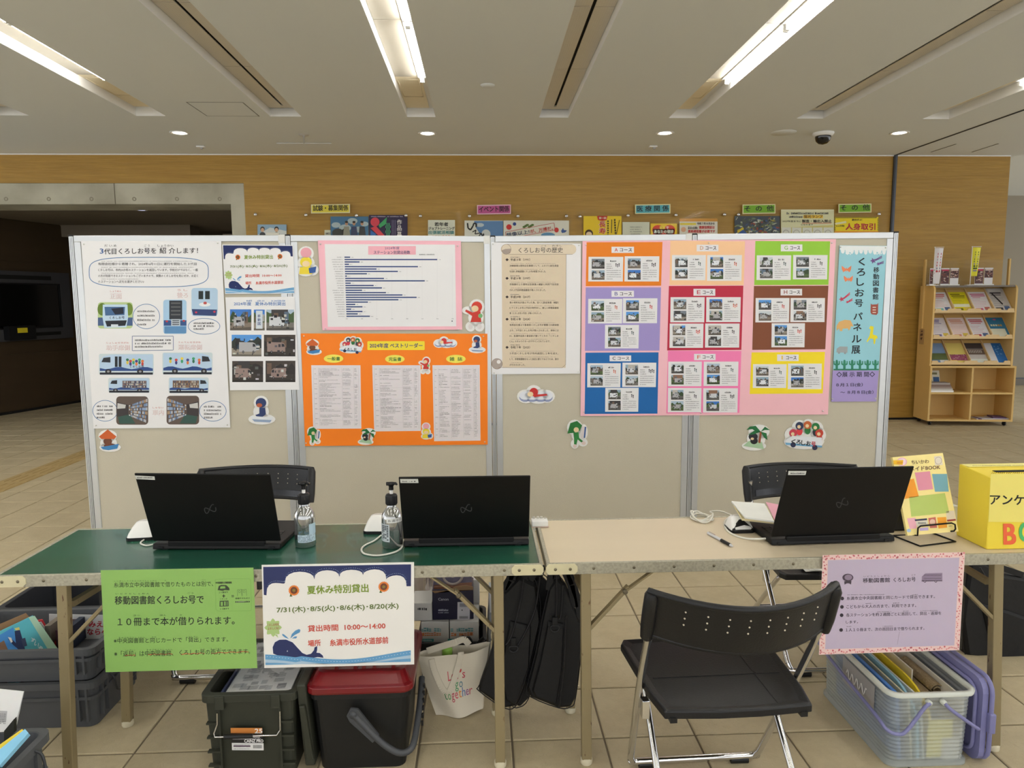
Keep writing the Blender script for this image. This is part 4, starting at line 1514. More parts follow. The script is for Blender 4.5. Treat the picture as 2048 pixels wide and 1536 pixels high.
for letter, rgb, cf, q, lab, cards, lc in courses:
    surf = (lambda px, py, off=0.0, i=(3 if letter in 'GHI' else 2): BPL[i].q(px, py, off + .0012)) if False else bd(2)
    cs = Print(surf, (0, 0, 1))
    cs.sheet([cf(*a) for a in q], .0004, None, 1)
    sheet_o = obj('course_sheet', cs, paper(rgb, 'course_paper_' + letter.lower()), t)
    cp = Print(surf, (0, 0, 1))
    (x0, y0), (x1, y1) = cf(lab[0], lab[1]), cf(lab[2], lab[3])
    cp.sheet([(x0, y0), (x1, y0), (x1, y1), (x0, y1)], .0003, (238, 236, 240), 2)
    hh = (y1 - y0)
    iw = .17 if letter == 'I' else 0
    cp.text(letter, (x0 + hh * (.5 + iw), y1 - hh * .25), (x0 + hh * (1.0 - iw), y1 - hh * .25), hh * .55, lc, .03, 3.2)
    cp.text('コース', (x0 + hh * 1.35, y1 - hh * .25), (x1 - hh * .35, y1 - hh * .25), hh * .5, (50, 46, 52), .04, 3.2)
    obj('title_label', cp, INK, sheet_o)
    for c_ in cards:
        sd += 1
        (x0, y0), (x1, y1) = cf(c_[0], c_[1]), cf(c_[2], c_[3])
        w, h = x1 - x0, y1 - y0
        kp = Print(surf, (0, 0, 1))
        kp.sheet([(x0, y0), (x1, y0), (x1 - 1, y1), (x0 - .6, y1)], .0003, (236, 236, 238), 2)
        photo(kp, x0 + w * .09, y0 + h * .08, x0 + w * .46, y0 + h * .48, 3, sd)
        photo(kp, x0 + w * .09, y0 + h * .54, x0 + w * .46, y0 + h * .93, 3, sd + 500)
        kp.dashes((x0 + w * .62, y0 + h * .2), (x0 + w * .8, y0 + h * .2), h * .06, (50, 50, 56), 3.4, .8, sd)
        for k in range(3):
            kp.dashes((x0 + w * .52, y0 + h * (.31 + k * .085)), (x0 + w * (.66 + .02 * k), y0 + h * (.31 + k * .085)), h * .036, (110, 110, 118), 3.4, .7, sd + k)
        for k in range(5):
            kp.dashes((x0 + w * .52, y0 + h * (.57 + k * .085)), (x0 + w * (.93 if k < 4 else .7), y0 + h * (.57 + k * .085)), h * .032, (135, 135, 142), 3.4, .7, sd + k * 3)
        rd = random.Random(sd)
        fc = rd.choice([(186, 60, 52), (60, 60, 64), (70, 90, 90), (190, 90, 60)])
        for k in range(rd.choice((2, 2, 3, 4))):
            kp.ell(x0 + w * (.79 + .045 * k), y0 + h * (.29 + .03 * (k % 2)), w * .017, h * .035, fc, 3.4, 8)
            kp.ell(x0 + w * (.79 + .045 * k), y0 + h * (.36 + .03 * (k % 2)), w * .014, h * .045, tuple(min(255, q_ + 40) for q_ in fc), 3.3, 8)
        obj('note_card', kp, INK, sheet_o)
for x, y in ((1172, 490), (1418, 486), (1664, 486), (1168, 824), (1402, 826), (1646, 822)):
    pin(t, s5, x, y)

# ---- vertical banner, right board
s6 = bd(3)
t, p = poster('banner', s6, crop4, [(1254, 72), (1584, 76), (1528, 946), (1208, 942)], (152, 208, 222), 'tall pale blue vertical banner with black brush-style title and animals, rightmost board', 'banner', 'posters on the boards')
p.poly([(1256, 74), (1584, 78), (1582, 108), (1256, 104)], (238, 244, 246), 1)
for k in range(10):
    p.ell(1276 + k * 32, 108, 14, 22 + 8 * (k % 2), (238, 244, 246), 1.2, 14)
for k in (1320, 1525):
    p.ell(k, 98, 24, 22, (240, 246, 248), 1.6, 18)
    for j in range(5):
        p.ell(k - 20 + j * 10, 128 + (j % 2) * 5, 4, 6, (240, 246, 248), 1.6, 8)
for k, ch in enumerate('くろしお号パネル展'):
    cy = (212, 284, 354, 428, 500, 590, 668, 750, 828)[k]
    cx = 1408 - (k * 5.2)
    hh = (52, 50, 54, 52, 50, 48, 52, 50, 56)[k]
    ww = (42, 56, 50, 62, 56, 62, 56, 66, 60)[k]
    p.text(ch, (cx - ww / 2, cy), (cx + ww / 2, cy - 1), hh, (24, 26, 34), .035, 2.2)
for k, ch in enumerate('移動図書館'):
    p.text(ch, (1490 - k * 1.5, 262 + k * 47), (1530 - k * 1.5, 262 + k * 47), 38, (24, 26, 34), .025, 2.2)


def star(cx, cy, r, col, L=2):
    p.poly([(cx + r * (1 if k % 2 else .45) * math.cos(k * math.pi / 5), cy + r * (1 if k % 2 else .45) * math.sin(k * math.pi / 5)) for k in range(10)], col, L)


for (x, y, r_, c_, tx, ty) in ((1488, 180, 22, (112, 78, 140), 1550, 152), (1524, 202, 14, (112, 78, 140), 1562, 190), (1268, 448, 20, (206, 60, 90), 1326, 408), (1308, 468, 12, (206, 60, 90), 1344, 450)):
    star(x, y, r_, c_)
    for dy in (-7, 0, 7):
        p.line([(x + r_ * .6, y + dy * .5 - 3), (tx, ty + dy)], 4, c_, 2)
for x, y, s_ in ((1302, 240, 1.0), (1315, 308, .95)):
    for sx in (-1, 1):
        p.poly([(x, y), (x + sx * 34 * s_, y - 26 * s_), (x + sx * 32 * s_, y), (x + sx * 22 * s_, y + 20 * s_), (x + sx * 4, y + 8)], (238, 136, 92), 2)
    p.line([(x, y - 12), (x, y + 16)], 5, (238, 136, 92), 2.3)
p.poly([(1472, 478), (1480, 486), (1516, 484), (1524, 474), (1522, 545), (1512, 558), (1478, 554), (1470, 540)], (160, 78, 62), 2)
for k in range(3):
    p.rect(1484, 502 + k * 18, 1508, 508 + k * 18, (226, 216, 206), 2.4)
p.poly([(1232, 636), (1250, 606), (1290, 592), (1330, 596), (1344, 624), (1350, 640), (1332, 636), (1330, 652), (1318, 668), (1312, 652), (1276, 654), (1272, 672), (1256, 670), (1250, 652), (1234, 668)], (226, 180, 112), 2)
p.poly([(1470, 634), (1492, 640), (1486, 694), (1516, 704), (1520, 724), (1508, 722), (1500, 762), (1492, 760), (1490, 726), (1468, 722), (1448, 748), (1442, 744), (1464, 700), (1472, 660), (1460, 652)], (240, 226, 40), 2)
p.poly([(1234, 794), (1256, 778), (1310, 780), (1308, 822), (1232, 820)], (160, 168, 172), 2)
p.ell(1250, 822, 8, 8, (150, 158, 162), 2.3, 10)
p.ell(1292, 824, 8, 8, (150, 158, 162), 2.3, 10)
G = (44, 134, 104)
p.rect(1212, 934, 1528, 944, G, 2)
for k in range(6):
    x = 1234 + k * 54
    p.poly([(x - 8, 940), (x - 9, 885), (x - 5, 872), (x + 5, 872), (x + 9, 885), (x + 8, 940)], G, 2)
    for sx in (-1, 1):
        p.poly([(x + sx * 6, 912), (x + sx * 22, 904), (x + sx * 22, 880), (x + sx * 15, 880), (x + sx * 14, 896), (x + sx * 6, 900)], G, 2.2)
obj('print', p, INK, t)
lp = Print(s6, crop4)
lp.sheet([(1206, 946), (1528, 946), (1510, 1162), (1196, 1164)], .0004, None, .4)
lo_ = obj('date_sheet', lp, paper((166, 150, 208)), t)
p = Print(s6, crop4)
p.text('◇展 示 期 間◇', (1232, 992), (1500, 990), 36, (30, 30, 50), .02, 2)
p.text('８月１日(金）', (1230, 1062), (1415, 1060), 28, (30, 30, 50), .02, 2)
p.text('～ ８月８日(金）', (1260, 1114), (1490, 1112), 28, (30, 30, 50), .02, 2)
obj('print', p, INK, lo_)
for x, y in ((1204, 1144), (1504, 1142), (1262, 84), (1576, 88)):
    pin(t, s6, 1320 + x / 3.491, 470 + y / 3.491)

# ---- loose cut-out stickers on the boards
for kind, i, x, y, s_, lb in (('pigyellow', 1, 612, 526, .86, 'cut-out sticker with pink and yellow figure left of the pink chart'), ('red', 1, 950, 628, .9, 'cut-out sticker of a figure in red, right of the pink chart'),
                              ('boat', 0, 522, 822, .82, 'cut-out sticker of dark blue figure in a white boat, leftmost board'), ('straw', 0, 217, 878, .8, 'cut-out sticker with orange straw hat, lower left of the leftmost board'),
                              ('cloud', 2, 1071, 791, .86, 'cloud-shaped cut-out sticker below the scroll poster'), ('green', 2, 1154, 867, .74, 'cut-out sticker of a figure in green beneath the pink poster corner'),
                              ('palm', 3, 1508, 870, .84, 'cut-out sticker of a palm tree on an island, rightmost board'), ('bus', 3, 1608, 868, .9, 'largest cut-out sticker, figures riding a white bus, rightmost board')):
    bk = Print(bd(i), (0, 0, 1))
    bk.base = -.004
    p = Print(bd(i), (0, 0, 1))
    p.base = -.004
    deco_back(bk, kind, x, y, s_)
    n0 = BPL[i].n
    for f_ in list(bk.f):
        pts = [bk.v[k] for k in f_]
        p.prism([q_ + n0 * -.0005 for q_ in pts], n0 * -.002, WB)
    p.v += []
    deco_back(p, kind, x, y, s_, 1.0)
    deco(p, kind, x, y, s_, 1.6)
    if kind == 'bus':
        for k, ch in enumerate('くろしお号'):
            p.text(ch, (x - 26 + k * 10, y + 19 + k * 1.2), (x - 17.5 + k * 10, y + 19.8 + k * 1.2), 9, (190, 50, 70) if ch == '号' else BLK, .05, 5)
    tag(obj('cut_out_sticker', p, INK), lb, 'sticker', 'cut-out stickers on the boards')
# ================================================================== NOTICE RAIL ON THE WOOD WALL
PW = Plane((0, YW - .02, 0), (0, -1, 0))


def sw(px, py, off=0.0):
    return PW.q(px, py, off)


ACR = clear_film('acrylic_sheet', (253, 253, 250), .025, .008, .05)
acr_x = [((496, 427), (822, 432), 3), ((833, 424), (1142, 426), 3), ((1152, 423), (1460, 420), 3), ((1468, 422), (1772, 420), 2)]
al = ['clear acrylic strip on the wood wall behind the first notices, leftmost', 'clear acrylic strip behind the event notices, second from left', 'clear acrylic strip behind the yellow health notice, third from left', 'clear acrylic strip at right end of the notices']
scr = [[(511, 429), (612, 430), (713, 431), (812, 431)], [(841, 432), (939, 432), (1036, 432), (1133, 432)], [(1160, 433), (1256, 431), (1352, 430), (1449, 429)], [(1477, 429), (1758, 428)]]
for k, (a, b_, n_) in enumerate(acr_x):
    p = at_y(a[0], a[1], YW - .02)
    q = at_y(b_[0], b_[1], YW - .02)
    t = thing('notice_holder', al[k], 'notice holder', 'clear notice holders on the wall')
    obj('acrylic_sheet', MB().box(p.x, q.x, YW - .045, YW - .041, 1.45, p.z), ACR, t)
    for sx, sy in scr[k]:
        c = at_y(sx, sy, YW - .045)
        obj('screw', MB().lathe([(.022, 0), (.022, .006), (.012, .013), (0, .014)], (c.x, YW - .046, c.z), 12, (0, -1, 0)), CHROME, t)
        obj('spacer', MB().lathe([(.012, 0), (.012, .036)], (c.x, YW - .003, c.z), 10, (0, -1, 0)), CHROME, t)
for k, (x0, y0, x1, y1, rgb, tx, lb, dx) in enumerate((
        (622, 408, 700, 427, (226, 212, 74), '試験・募集関係', 'yellow category sign with black writing on the wood wall', 0), (954, 409, 1022, 429, (186, 84, 140), 'イベント関係', 'magenta category sign above the event notices', 0),
        (1270, 408, 1341, 428, (88, 176, 188), '医 療 関 係', 'turquoise category sign above the health notices', 0), (1485, 408, 1551, 428, (120, 176, 40), 'そ  の  他', 'green category sign above the junk photo notice, left of two green ones', 0),
        (1677, 407, 1743, 426, (120, 176, 40), 'そ  の  他', 'green category sign nearest the dark partition post', 0))):
    pb = Print(sw, (0, 0, 1), base=.028)
    pb.sheet([(x0, y0 + 1), (x1, y0), (x1, y1 - 1), (x0, y1)], .006, (222, 218, 170) if k != 1 else (230, 190, 205), 0)
    pb.poly([(x0 + 2, y0 + 3), (x1 - 2, y0 + 2), (x1 - 2, y1 - 3), (x0 + 2, y1 - 2)], rgb, 1.5)
    pb.text(tx, (x0 + 4, y1 - 5), (x1 - 4, y1 - 6), 11.5, (34, 30, 34), .03, 4)
    tag(obj('category_sign', pb, INK), lb, 'sign', 'category signs on the wood wall')


def wall_notice(x0, y0, x1, y1, rgb, lb, name='notice'):
    pb = Print(sw, (0, 0, 1), base=.004)
    pb.sheet([(x0, y0), (x1, y0), (x1, y1), (x0, y1)], .001, rgb, 0)
    pb.step = .0012
    return pb, lambda: tag(obj(name, pb, INK), lb, 'notice', 'notices along the wood wall')


pb, fin = wall_notice(515, 449, 573, 520, (222, 230, 240), 'pale blue notice with two people, leftmost on the wood wall')
pb.poly([(515, 449), (573, 449), (573, 462), (540, 455), (515, 470)], (150, 184, 220), 1)
for cx, c in ((525, (70, 60, 56)), (553, (40, 38, 44))):
    pb.ell(cx, 458, 4.5, 5, c, 2)
    pb.ell(cx, 460, 3.4, 4, (222, 180, 156), 3)
    pb.ell(cx + (0), 470, 6, 6, (60, 64, 76), 2)
pb.rect(532, 465, 558, 473, (240, 240, 240), 3)
fin()
pb, fin = wall_notice(649, 460, 662, 520, (216, 222, 208), 'small pale notice beside the uniformed people notice')
pb.dashes((651, 469), (660, 469), 4, (90, 90, 90), 2)
fin()
pb, fin = wall_notice(661, 433, 737, 520, (66, 120, 168), 'blue sky notice with three uniformed people')
for x, y, r_ in ((672, 450, 9), (705, 442, 10), (729, 448, 8), (690, 456, 12), (718, 459, 10)):
    pb.ell(x, y, r_, r_ * .6, (176, 196, 210), 1)
for x, c in ((693, (150, 150, 140)), (708, (52, 66, 110)), (724, (60, 64, 74))):
    pb.ell(x, 447, 3, 4, (196, 150, 124), 2)
    pb.ell(x, 444, 3.2, 2.2, (36, 34, 34), 3)
    pb.poly([(x - 7, 474), (x - 5, 453), (x + 5, 453), (x + 8, 474)], c, 2)
pb.ell(676, 466, 12, 9, (60, 62, 64), 1.6)
pb.ell(690, 464, 7, 7, (44, 44, 46), 1.8)
fin()
pb, fin = wall_notice(738, 430, 815, 520, (44, 34, 80), 'dark purple notice with bold red, green and blue shapes')
pb.ell(750, 444, 9, 9, (222, 66, 92), 1)
pb.poly([(741, 456), (752, 452), (772, 474), (762, 476)], (226, 70, 90), 2)
pb.poly([(741, 460), (752, 468), (748, 478), (741, 478)], (40, 110, 200), 1.5)
pb.poly([(757, 450), (774, 434), (772, 448), (760, 456)], (60, 170, 110), 1.7)
for i in range(5):
    for j in range(5):
        if (i + j) % 2:
            pb.rect(771 + i * 2, 446 + j * 5, 773 + i * 2, 451 + j * 5, (70, 180, 130), 2)
for k, ch in enumerate('作品募'):
    pb.text(ch, (794, 449 + k * 12), (803, 449 + k * 12), 10, (230, 228, 236), .04, 2)
pb.dashes((742, 434), (806, 434), 2, (170, 160, 200), 2)
for k in range(3):
    pb.rect(784 + k * 3, 440, 785 + k * 3, 470, (130, 120, 170), 2)
fin()
pb, fin = wall_notice(856, 440, 910, 520, (232, 236, 228), 'white job training notice with black and teal lettering')
pb.text('若年者', (869, 452), (896, 452), 7.5, (34, 34, 34), .05, 2)
pb.text('ジョブトレーニング', (857, 459.5), (909, 459.5), 6, (34, 34, 34), .05, 2)
pb.text('出張就活相談', (857, 468), (908, 468), 7, (60, 140, 150), .05, 2)
pb.text('8/20（水）', (864, 476), (899, 476), 6, (220, 70, 50), .05, 2)
fin()
pb, fin = wall_notice(929, 441, 1006, 520, (232, 234, 232), 'white and sky-blue notice with black brush letters')
pb.poly([(948, 442), (1006, 442), (1006, 476), (966, 476), (952, 456)], (96, 140, 200), 1)
pb.ell(972, 468, 9, 9, (216, 222, 230), 1.5)
pb.ell(960, 450, 8, 4, (200, 214, 230), 1.5)
pb.line([(935, 446), (936, 456), (941, 460), (946, 452), (948, 446), (953, 448), (952, 454)], 3, (34, 34, 38), 3)
pb.line([(945, 464), (952, 460), (950, 468), (960, 466)], 2, (34, 34, 38), 3)
pb.line([(957, 474), (962, 466), (966, 473), (967, 467), (968, 474)], 2, (34, 34, 38), 3)
fin()
pb, fin = wall_notice(1007, 441, 1138, 520, (232, 232, 228), 'wide white expo notice with slanted red frame and lettering')
pb.ell(1018, 454, 5.5, 5.5, (214, 44, 48), 1)
pb.ell(1029, 448, 3.5, 3.5, (40, 70, 150), 1)
pb.ell(1113, 460, 4.5, 5, (214, 44, 48), 1)
pb.poly([(1122, 462), (1126, 456), (1128, 460), (1134, 461), (1130, 465), (1124, 466)], (40, 80, 160), 1)
for k in range(6):
    pb.ell(1048 + k * 3.4, 454 - (k % 3) * 2, 3, 2.4, (110, 140, 80), 1)
pb.ell(1096, 470, 14, 5, (96, 150, 200), .8)
pb.line([(1011, 464), (1108, 446), (1110, 460), (1013, 478)], 1, (196, 90, 96), 2, True)
pb.text('想像以上!', (1013, 474), (1059, 467), 8, (52, 70, 110), .03, 3)
pb.text('が、万博だ。', (1061, 467), (1106, 460), 8, (200, 52, 52), .03, 3)
fin()
pb, fin = wall_notice(1167, 432, 1243, 520, (246, 214, 36), 'bright yellow health notice with a cartoon face and red title')
pb.poly([(1194, 432), (1215, 432), (1213, 440), (1205, 442), (1196, 440)], (206, 44, 36), 1)
pb.text('第一回', (1198, 438), (1212, 438), 4, (240, 240, 230), .05, 2)
for k, ch in enumerate('長寿'):
    pb.text(ch, (1197, 454 + k * 13), (1212, 454 + k * 13), 11.5, (240, 240, 236), .10, 2)
    pb.text(ch, (1198, 454 + k * 13), (1211, 454 + k * 13), 11, (206, 44, 36), .04, 3)
pb.ell(1178, 467, 8, 8, (70, 44, 34), 1)
pb.ell(1178, 469, 6, 5.5, (246, 220, 190), 2)
for k in range(7):
    pb.rect(1214.5, 441 + k * 4.6, 1217.5, 444 + k * 4.6, (60, 50, 30), 2)
    pb.rect(1228 + k * .3, 438 + k * 5.2, 1231 + k * .3, 442 + k * 5.2, (60, 50, 30), 2)
pb.line([(1239, 440), (1233, 468)], 1.2, (40, 34, 20), 2)
pb.line([(1223.5, 439), (1223, 466)], 1.6, (90, 76, 30), 2)
fin()
pb, fin = wall_notice(1245, 444, 1299, 520, (222, 226, 214), 'plain pale grey notice with faint small print')
for k in range(4):
    pb.dashes((1260, 455 + k * 4.6), (1284 - (k % 2) * 3, 455 + k * 4.6), 2, (150, 154, 148), 2)
fin()
pb, fin = wall_notice(1301, 447, 1354, 520, (244, 208, 40), 'yellow notice with large orange-red heart shape')
pb.ell(1316, 460, 11.5, 10, (226, 66, 40), 1)
pb.ell(1339, 460, 11.5, 10, (226, 66, 40), 1)
pb.rect(1306, 458, 1349, 478, (226, 66, 40), 1)
pb.text('健康', (1319, 458), (1330, 458), 6, (246, 216, 60), .06, 2)
pb.text('で', (1332, 458), (1337, 458), 5, (246, 230, 220), .06, 2)
pb.text('あなたの健診', (1308, 466.5), (1347, 466.5), 7, (244, 240, 230), .06, 2)
fin()
pb, fin = wall_notice(1359, 437, 1435, 520, (234, 232, 228), 'white notice with orange top band and red lettering')
pb.rect(1359, 437, 1435, 443, (222, 160, 70), 1)
pb.text('令和７年８月から', (1394, 449.5), (1429, 449.5), 5, (60, 50, 60), .05, 2, 1)
pb.rect(1360, 446, 1392, 450, (240, 220, 70), 1)
pb.text('健康保険証は', (1398, 457.5), (1429, 457.5), 6, (204, 52, 60), .05, 2, 1)
pb.text('資格確認書が必要です', (1376, 465.5), (1430, 465.5), 6, (204, 52, 60), .05, 2, 1)
pb.dashes((1376, 458), (1396, 458), 5, (60, 54, 60), 2)
pb.ell(1367, 459, 5, 5, (232, 180, 150), 1.5)
fin()
pb, fin = wall_notice(1469, 432, 1560, 520, (70, 80, 96), 'photo notice showing a heap of mixed coloured junk')
r = random.Random(5)
for k in range(150):
    x, y = r.uniform(1473, 1556), r.uniform(435, 476)
    c = r.choice([(120, 140, 120), (80, 90, 80), (200, 204, 200), (60, 90, 150), (160, 150, 70), (50, 50, 56), (150, 70, 60), (170, 176, 160), (96, 110, 90)])
    a = r.uniform(0, 3)
    l = r.uniform(2, 7)
    pb.poly([(x - l * math.cos(a), y - l * math.sin(a) * .6), (x + 2 * math.sin(a), y - 2), (x + l * math.cos(a), y + l * math.sin(a) * .6), (x - 2 * math.sin(a), y + 2)], c, 1 + k * .03)
pb.poly([(1470, 478), (1484, 458), (1494, 466), (1484, 478)], (50, 90, 170), 5)
pb.poly([(1474, 462), (1486, 454), (1488, 458), (1476, 466)], (220, 196, 40), 5.3)
fin()
pb, fin = wall_notice(1562, 419, 1668, 520, (232, 232, 198), 'cream notice about fluorescent lamps, tallest on the wood wall')
pb.dashes((1573, 428.5), (1657, 428.5), 4, (70, 70, 66), 2, .8)
pb.dashes((1578, 435.5), (1606, 435.5), 4, (70, 70, 66), 2, .8)
pb.rect(1607, 430, 1646, 436.5, (246, 206, 70), 1)
pb.text('蛍光ランプ', (1608, 436), (1645, 436), 6, (120, 80, 30), .05, 2)
pb.text('2027年度までに', (1565, 444.5), (1602, 444.5), 4, (70, 70, 66), .02, 2, 1)
pb.text('製造・輸出入禁止', (1604, 445), (1663, 445), 6, (50, 44, 44), .06, 2)
pb.rect(1604, 446, 1663, 447, (206, 80, 60), 2)
pb.text('になります', (1602, 451), (1626, 451), 3.5, (70, 70, 66), .02, 2, 1)
pb.poly([(1562, 456), (1666, 450), (1666, 458), (1562, 470)], (220, 212, 140), .8)
for k in range(5):
    pb.rect(1563 + k * 21, 455, 1582 + k * 21, 480, (232, 234, 232), 1.5)
    pb.ering(1572 + k * 21, 466, 6, 6, .8, (150, 150, 150), 2.4, 14)
fin()
pb, fin = wall_notice(1669, 434, 1757, 520, (250, 226, 0), 'vivid yellow warning notice with striped border and crimson title')
for k in range(34):
    x = 1669 + k * 2.6
    if x < 1754:
        pb.poly([(x, 434), (x + 1.3, 434), (x + .3, 436.5), (x - 1, 436.5)], (30, 30, 30), 1)
for k in range(11):
    for xx in (1669, 1755):
        pb.poly([(xx, 438 + k * 3.4), (xx + 2, 436.6 + k * 3.4), (xx + 2, 438.2 + k * 3.4), (xx, 439.6 + k * 3.4)], (30, 30, 30), 1)
pb.text('絶対ダメ!', (1704, 441.5), (1724, 441.5), 4, (60, 30, 30), .05, 2, 1)
pb.text('人身取引', (1691, 459.5), (1750, 459.5), 13, (196, 20, 60), .06, 2)
pb.poly([(1670, 446), (1692, 442), (1693, 446), (1671, 449.5)], (240, 236, 200), 1.5)
pb.text('その行為!', (1672, 454), (1689, 453), 3.5, (40, 40, 30), .04, 2, 1)
pb.rect(1669, 462, 1757, 480, (246, 170, 40), 1.2)
fin()

# ================================================================== MAGAZINE RACK
O = V((5.545, 8.56, 0))
ud = V((1.03, -.135, 0)).normalized()
wd = V((-ud.y, ud.x, 0))
RM = Matrix(((ud.x, wd.x, 0, O.x), (ud.y, wd.y, 0, O.y), (0, 0, 1, 0), (0, 0, 0, 1)))
PLY = mat('birch_plywood', (220, 184, 116), 0.5, var=0.10, scale=3, stretch=(1, 1, .25))
PLYE = mat('plywood_edge', (226, 196, 146), 0.55, var=0.12, scale=20, stretch=(.3, .3, 4))
W0, DP, Z0 = 1.005, .38, .055
t = thing('leaflet_rack', 'wheeled plywood leaflet rack with sloping pockets and open cubbies', 'leaflet rack')
rack = t
T = .022
ZL, ZT = .745, 1.735
# side panels: deep lower body, slightly set back upper body with rounded top front corner
for k, x0 in enumerate((0, W0 - T)):
    yb = DP
    pts = [(x0, 0, Z0), (x0, 0, ZL)]
    xi = x0 + (0 if k == 0 else -.03)
    obj('side_panel', MB(RM).prism([(x0, 0, Z0), (x0, 0, ZL), (x0, yb, ZL), (x0, yb, Z0)], (T, 0, 0)), PLY, t, .002)
    pts = [(xi, .03, ZL)] + [(xi, .03, ZT - .06)] + [(xi, .03 + .06 * (1 - math.cos(a)), ZT - .06 + .06 * math.sin(a)) for a in (.4, .8, 1.2, 1.57)] + [(xi, yb, ZT), (xi, yb, ZL)]
    obj('side_panel', MB(RM).prism(pts, (T, 0, 0)), PLY, t, .002)
UX0, UX1 = T, W0 - T - .03
for z in (Z0, .395, ZL - T):
    obj('shelf', MB(RM).box(T, W0 - T, .002, DP - .01, z, z + T), PLY, t, .001)
obj('divider', MB(RM).box(W0 / 2 - .011, W0 / 2 + .011, .003, DP - .012, Z0 + T, ZL - T), PLY, t, .001)
obj('back_panel', MB(RM).box(T, W0 - T, DP - .01, DP, Z0, ZT - .02), PLY, t)
obj('top_panel', MB(RM).box(UX0, UX1, .05, DP, ZT - .025, ZT - .003), mat('marbled_top', (120, 112, 104), .5, var=.4, scale=40), t, .001)
cw = (UX1 - UX0) / 4
tiers = [(1.415, 1.70), (1.095, 1.38), (.775, 1.06)]
for z0, z1 in tiers:
    obj('sloping_shelf', MB(RM).hexa([(UX0, .045, z0), (UX1, .045, z0), (UX1, .065, z0), (UX0, .065, z0)], [(UX0, .30, z1 - .01), (UX1, .30, z1 - .01), (UX1, .32, z1 - .01), (UX0, .32, z1 - .01)]), PLY, t)
    b = MB(RM)
    pts = [(UX0, .03, z0 - .015)]
    for k in range(4):
        c = UX0 + cw * (k + .5)
        pts += [(c + cw * u, .03, z) for u, z in ((-.46, z0 + .035), (-.2, z0 + .035), (-.14, z0 + .012), (.14, z0 + .012), (.2, z0 + .035), (.46, z0 + .035))]
    pts.append((UX1, .03, z0 - .015))
    b.prism(pts, (0, .012, 0))
    obj('lip', b, PLYE, t)
    for k in range(1, 4):
        x = UX0 + cw * k
        obj('pocket_divider', MB(RM).prism([(x - .005, .042, z0), (x - .005, .042, z0 + .05), (x - .005, .29, z1 + .0), (x - .005, .31, z1 - .01)], (.01, 0, 0)), PLYE, t)
for x, y in ((.05, .05), (W0 - .07, .05), (.05, DP - .05), (W0 - .07, DP - .05)):
    b = MB(RM)
    b.lathe([(.024, -.01), (.026, -.006), (.026, .006), (.024, .01)], (x, y, .0265), 16, (1, .25, 0))
    b.box(x - .02, x + .02, y - .018, y + .018, .048, Z0)
    b.box(x - .016, x - .012, y - .012, y + .016, .02, .05)
    b.box(x + .012, x + .016, y - .012, y + .016, .02, .05)
    obj('caster', b, BLACKP, t)
for x in (-.0205, UX1 + T + .0005):
    obj('upright_batten', MB(RM).box(x, x + .02, .25, .29, 1.2 if x < 0 else ZT - .15, 2.06), PLY, t, .001)
obj('top_screen', MB(RM).box(0, UX1 + T, .265, .269, ZT, 2.05), ACR, t)
b = MB(RM).box(-.0045, -.0005, .21, .33, 1.0, 1.19)
obj('old_sticker', b, mat('sticker_brown', (186, 150, 100), .6), t)
b = MB(RM)
b.prism([(-.0065, .24, 1.09), (-.0065, .3, 1.08), (-.0065, .27, 1.05)], (.002, 0, 0))
b.prism([(-.0065, .24, 1.155), (-.0065, .3, 1.15), (-.0065, .26, 1.18)], (.002, 0, 0))
b.prism([(-.0065, .24, 1.11), (-.0065, .3, 1.1), (-.0065, .3, 1.13), (-.0065, .24, 1.14)], (.002, 0, 0))
obj('old_sticker', b, mat('sticker_marks', (90, 60, 50), .6), t)
# leaflets in the pockets
LEAF = [((232, 228, 230), (206, 90, 80), 'white leaflet with red flowers, first pocket, top row of rack', 0), ((232, 218, 40), (120, 110, 30), 'yellow leaflet in the top row of the rack', 1),
        ((234, 226, 226), (206, 96, 130), 'white leaflet with pink lettering, top row of rack', 2), ((206, 200, 196), (60, 56, 60), 'grey patterned leaflet in the top right pocket, standing tall', 3),
        ((232, 226, 232), (120, 110, 160), 'white leaflet with a pale figure, middle row at left', 4), ((236, 216, 214), (216, 150, 120), 'pink-toned leaflet in the middle row of rack', 5),
        ((232, 230, 236), (186, 60, 76), 'white leaflet with red heading, middle row of rack', 6), ((58, 126, 164), (230, 226, 190), 'teal blue leaflet at the right of the middle row', 7),
        ((110, 140, 176), (90, 96, 60), 'leaflet with landscape photo, lowest row at left', 8), ((232, 212, 120), (150, 60, 90), 'cream leaflet with purple flowers, lowest row', 9),
        ((196, 190, 186), (60, 54, 54), 'dark bridge photo leaflet in the lowest row', 10), ((44, 110, 180), (226, 228, 234), 'blue and white leaflet in the lowest right pocket', 11)]
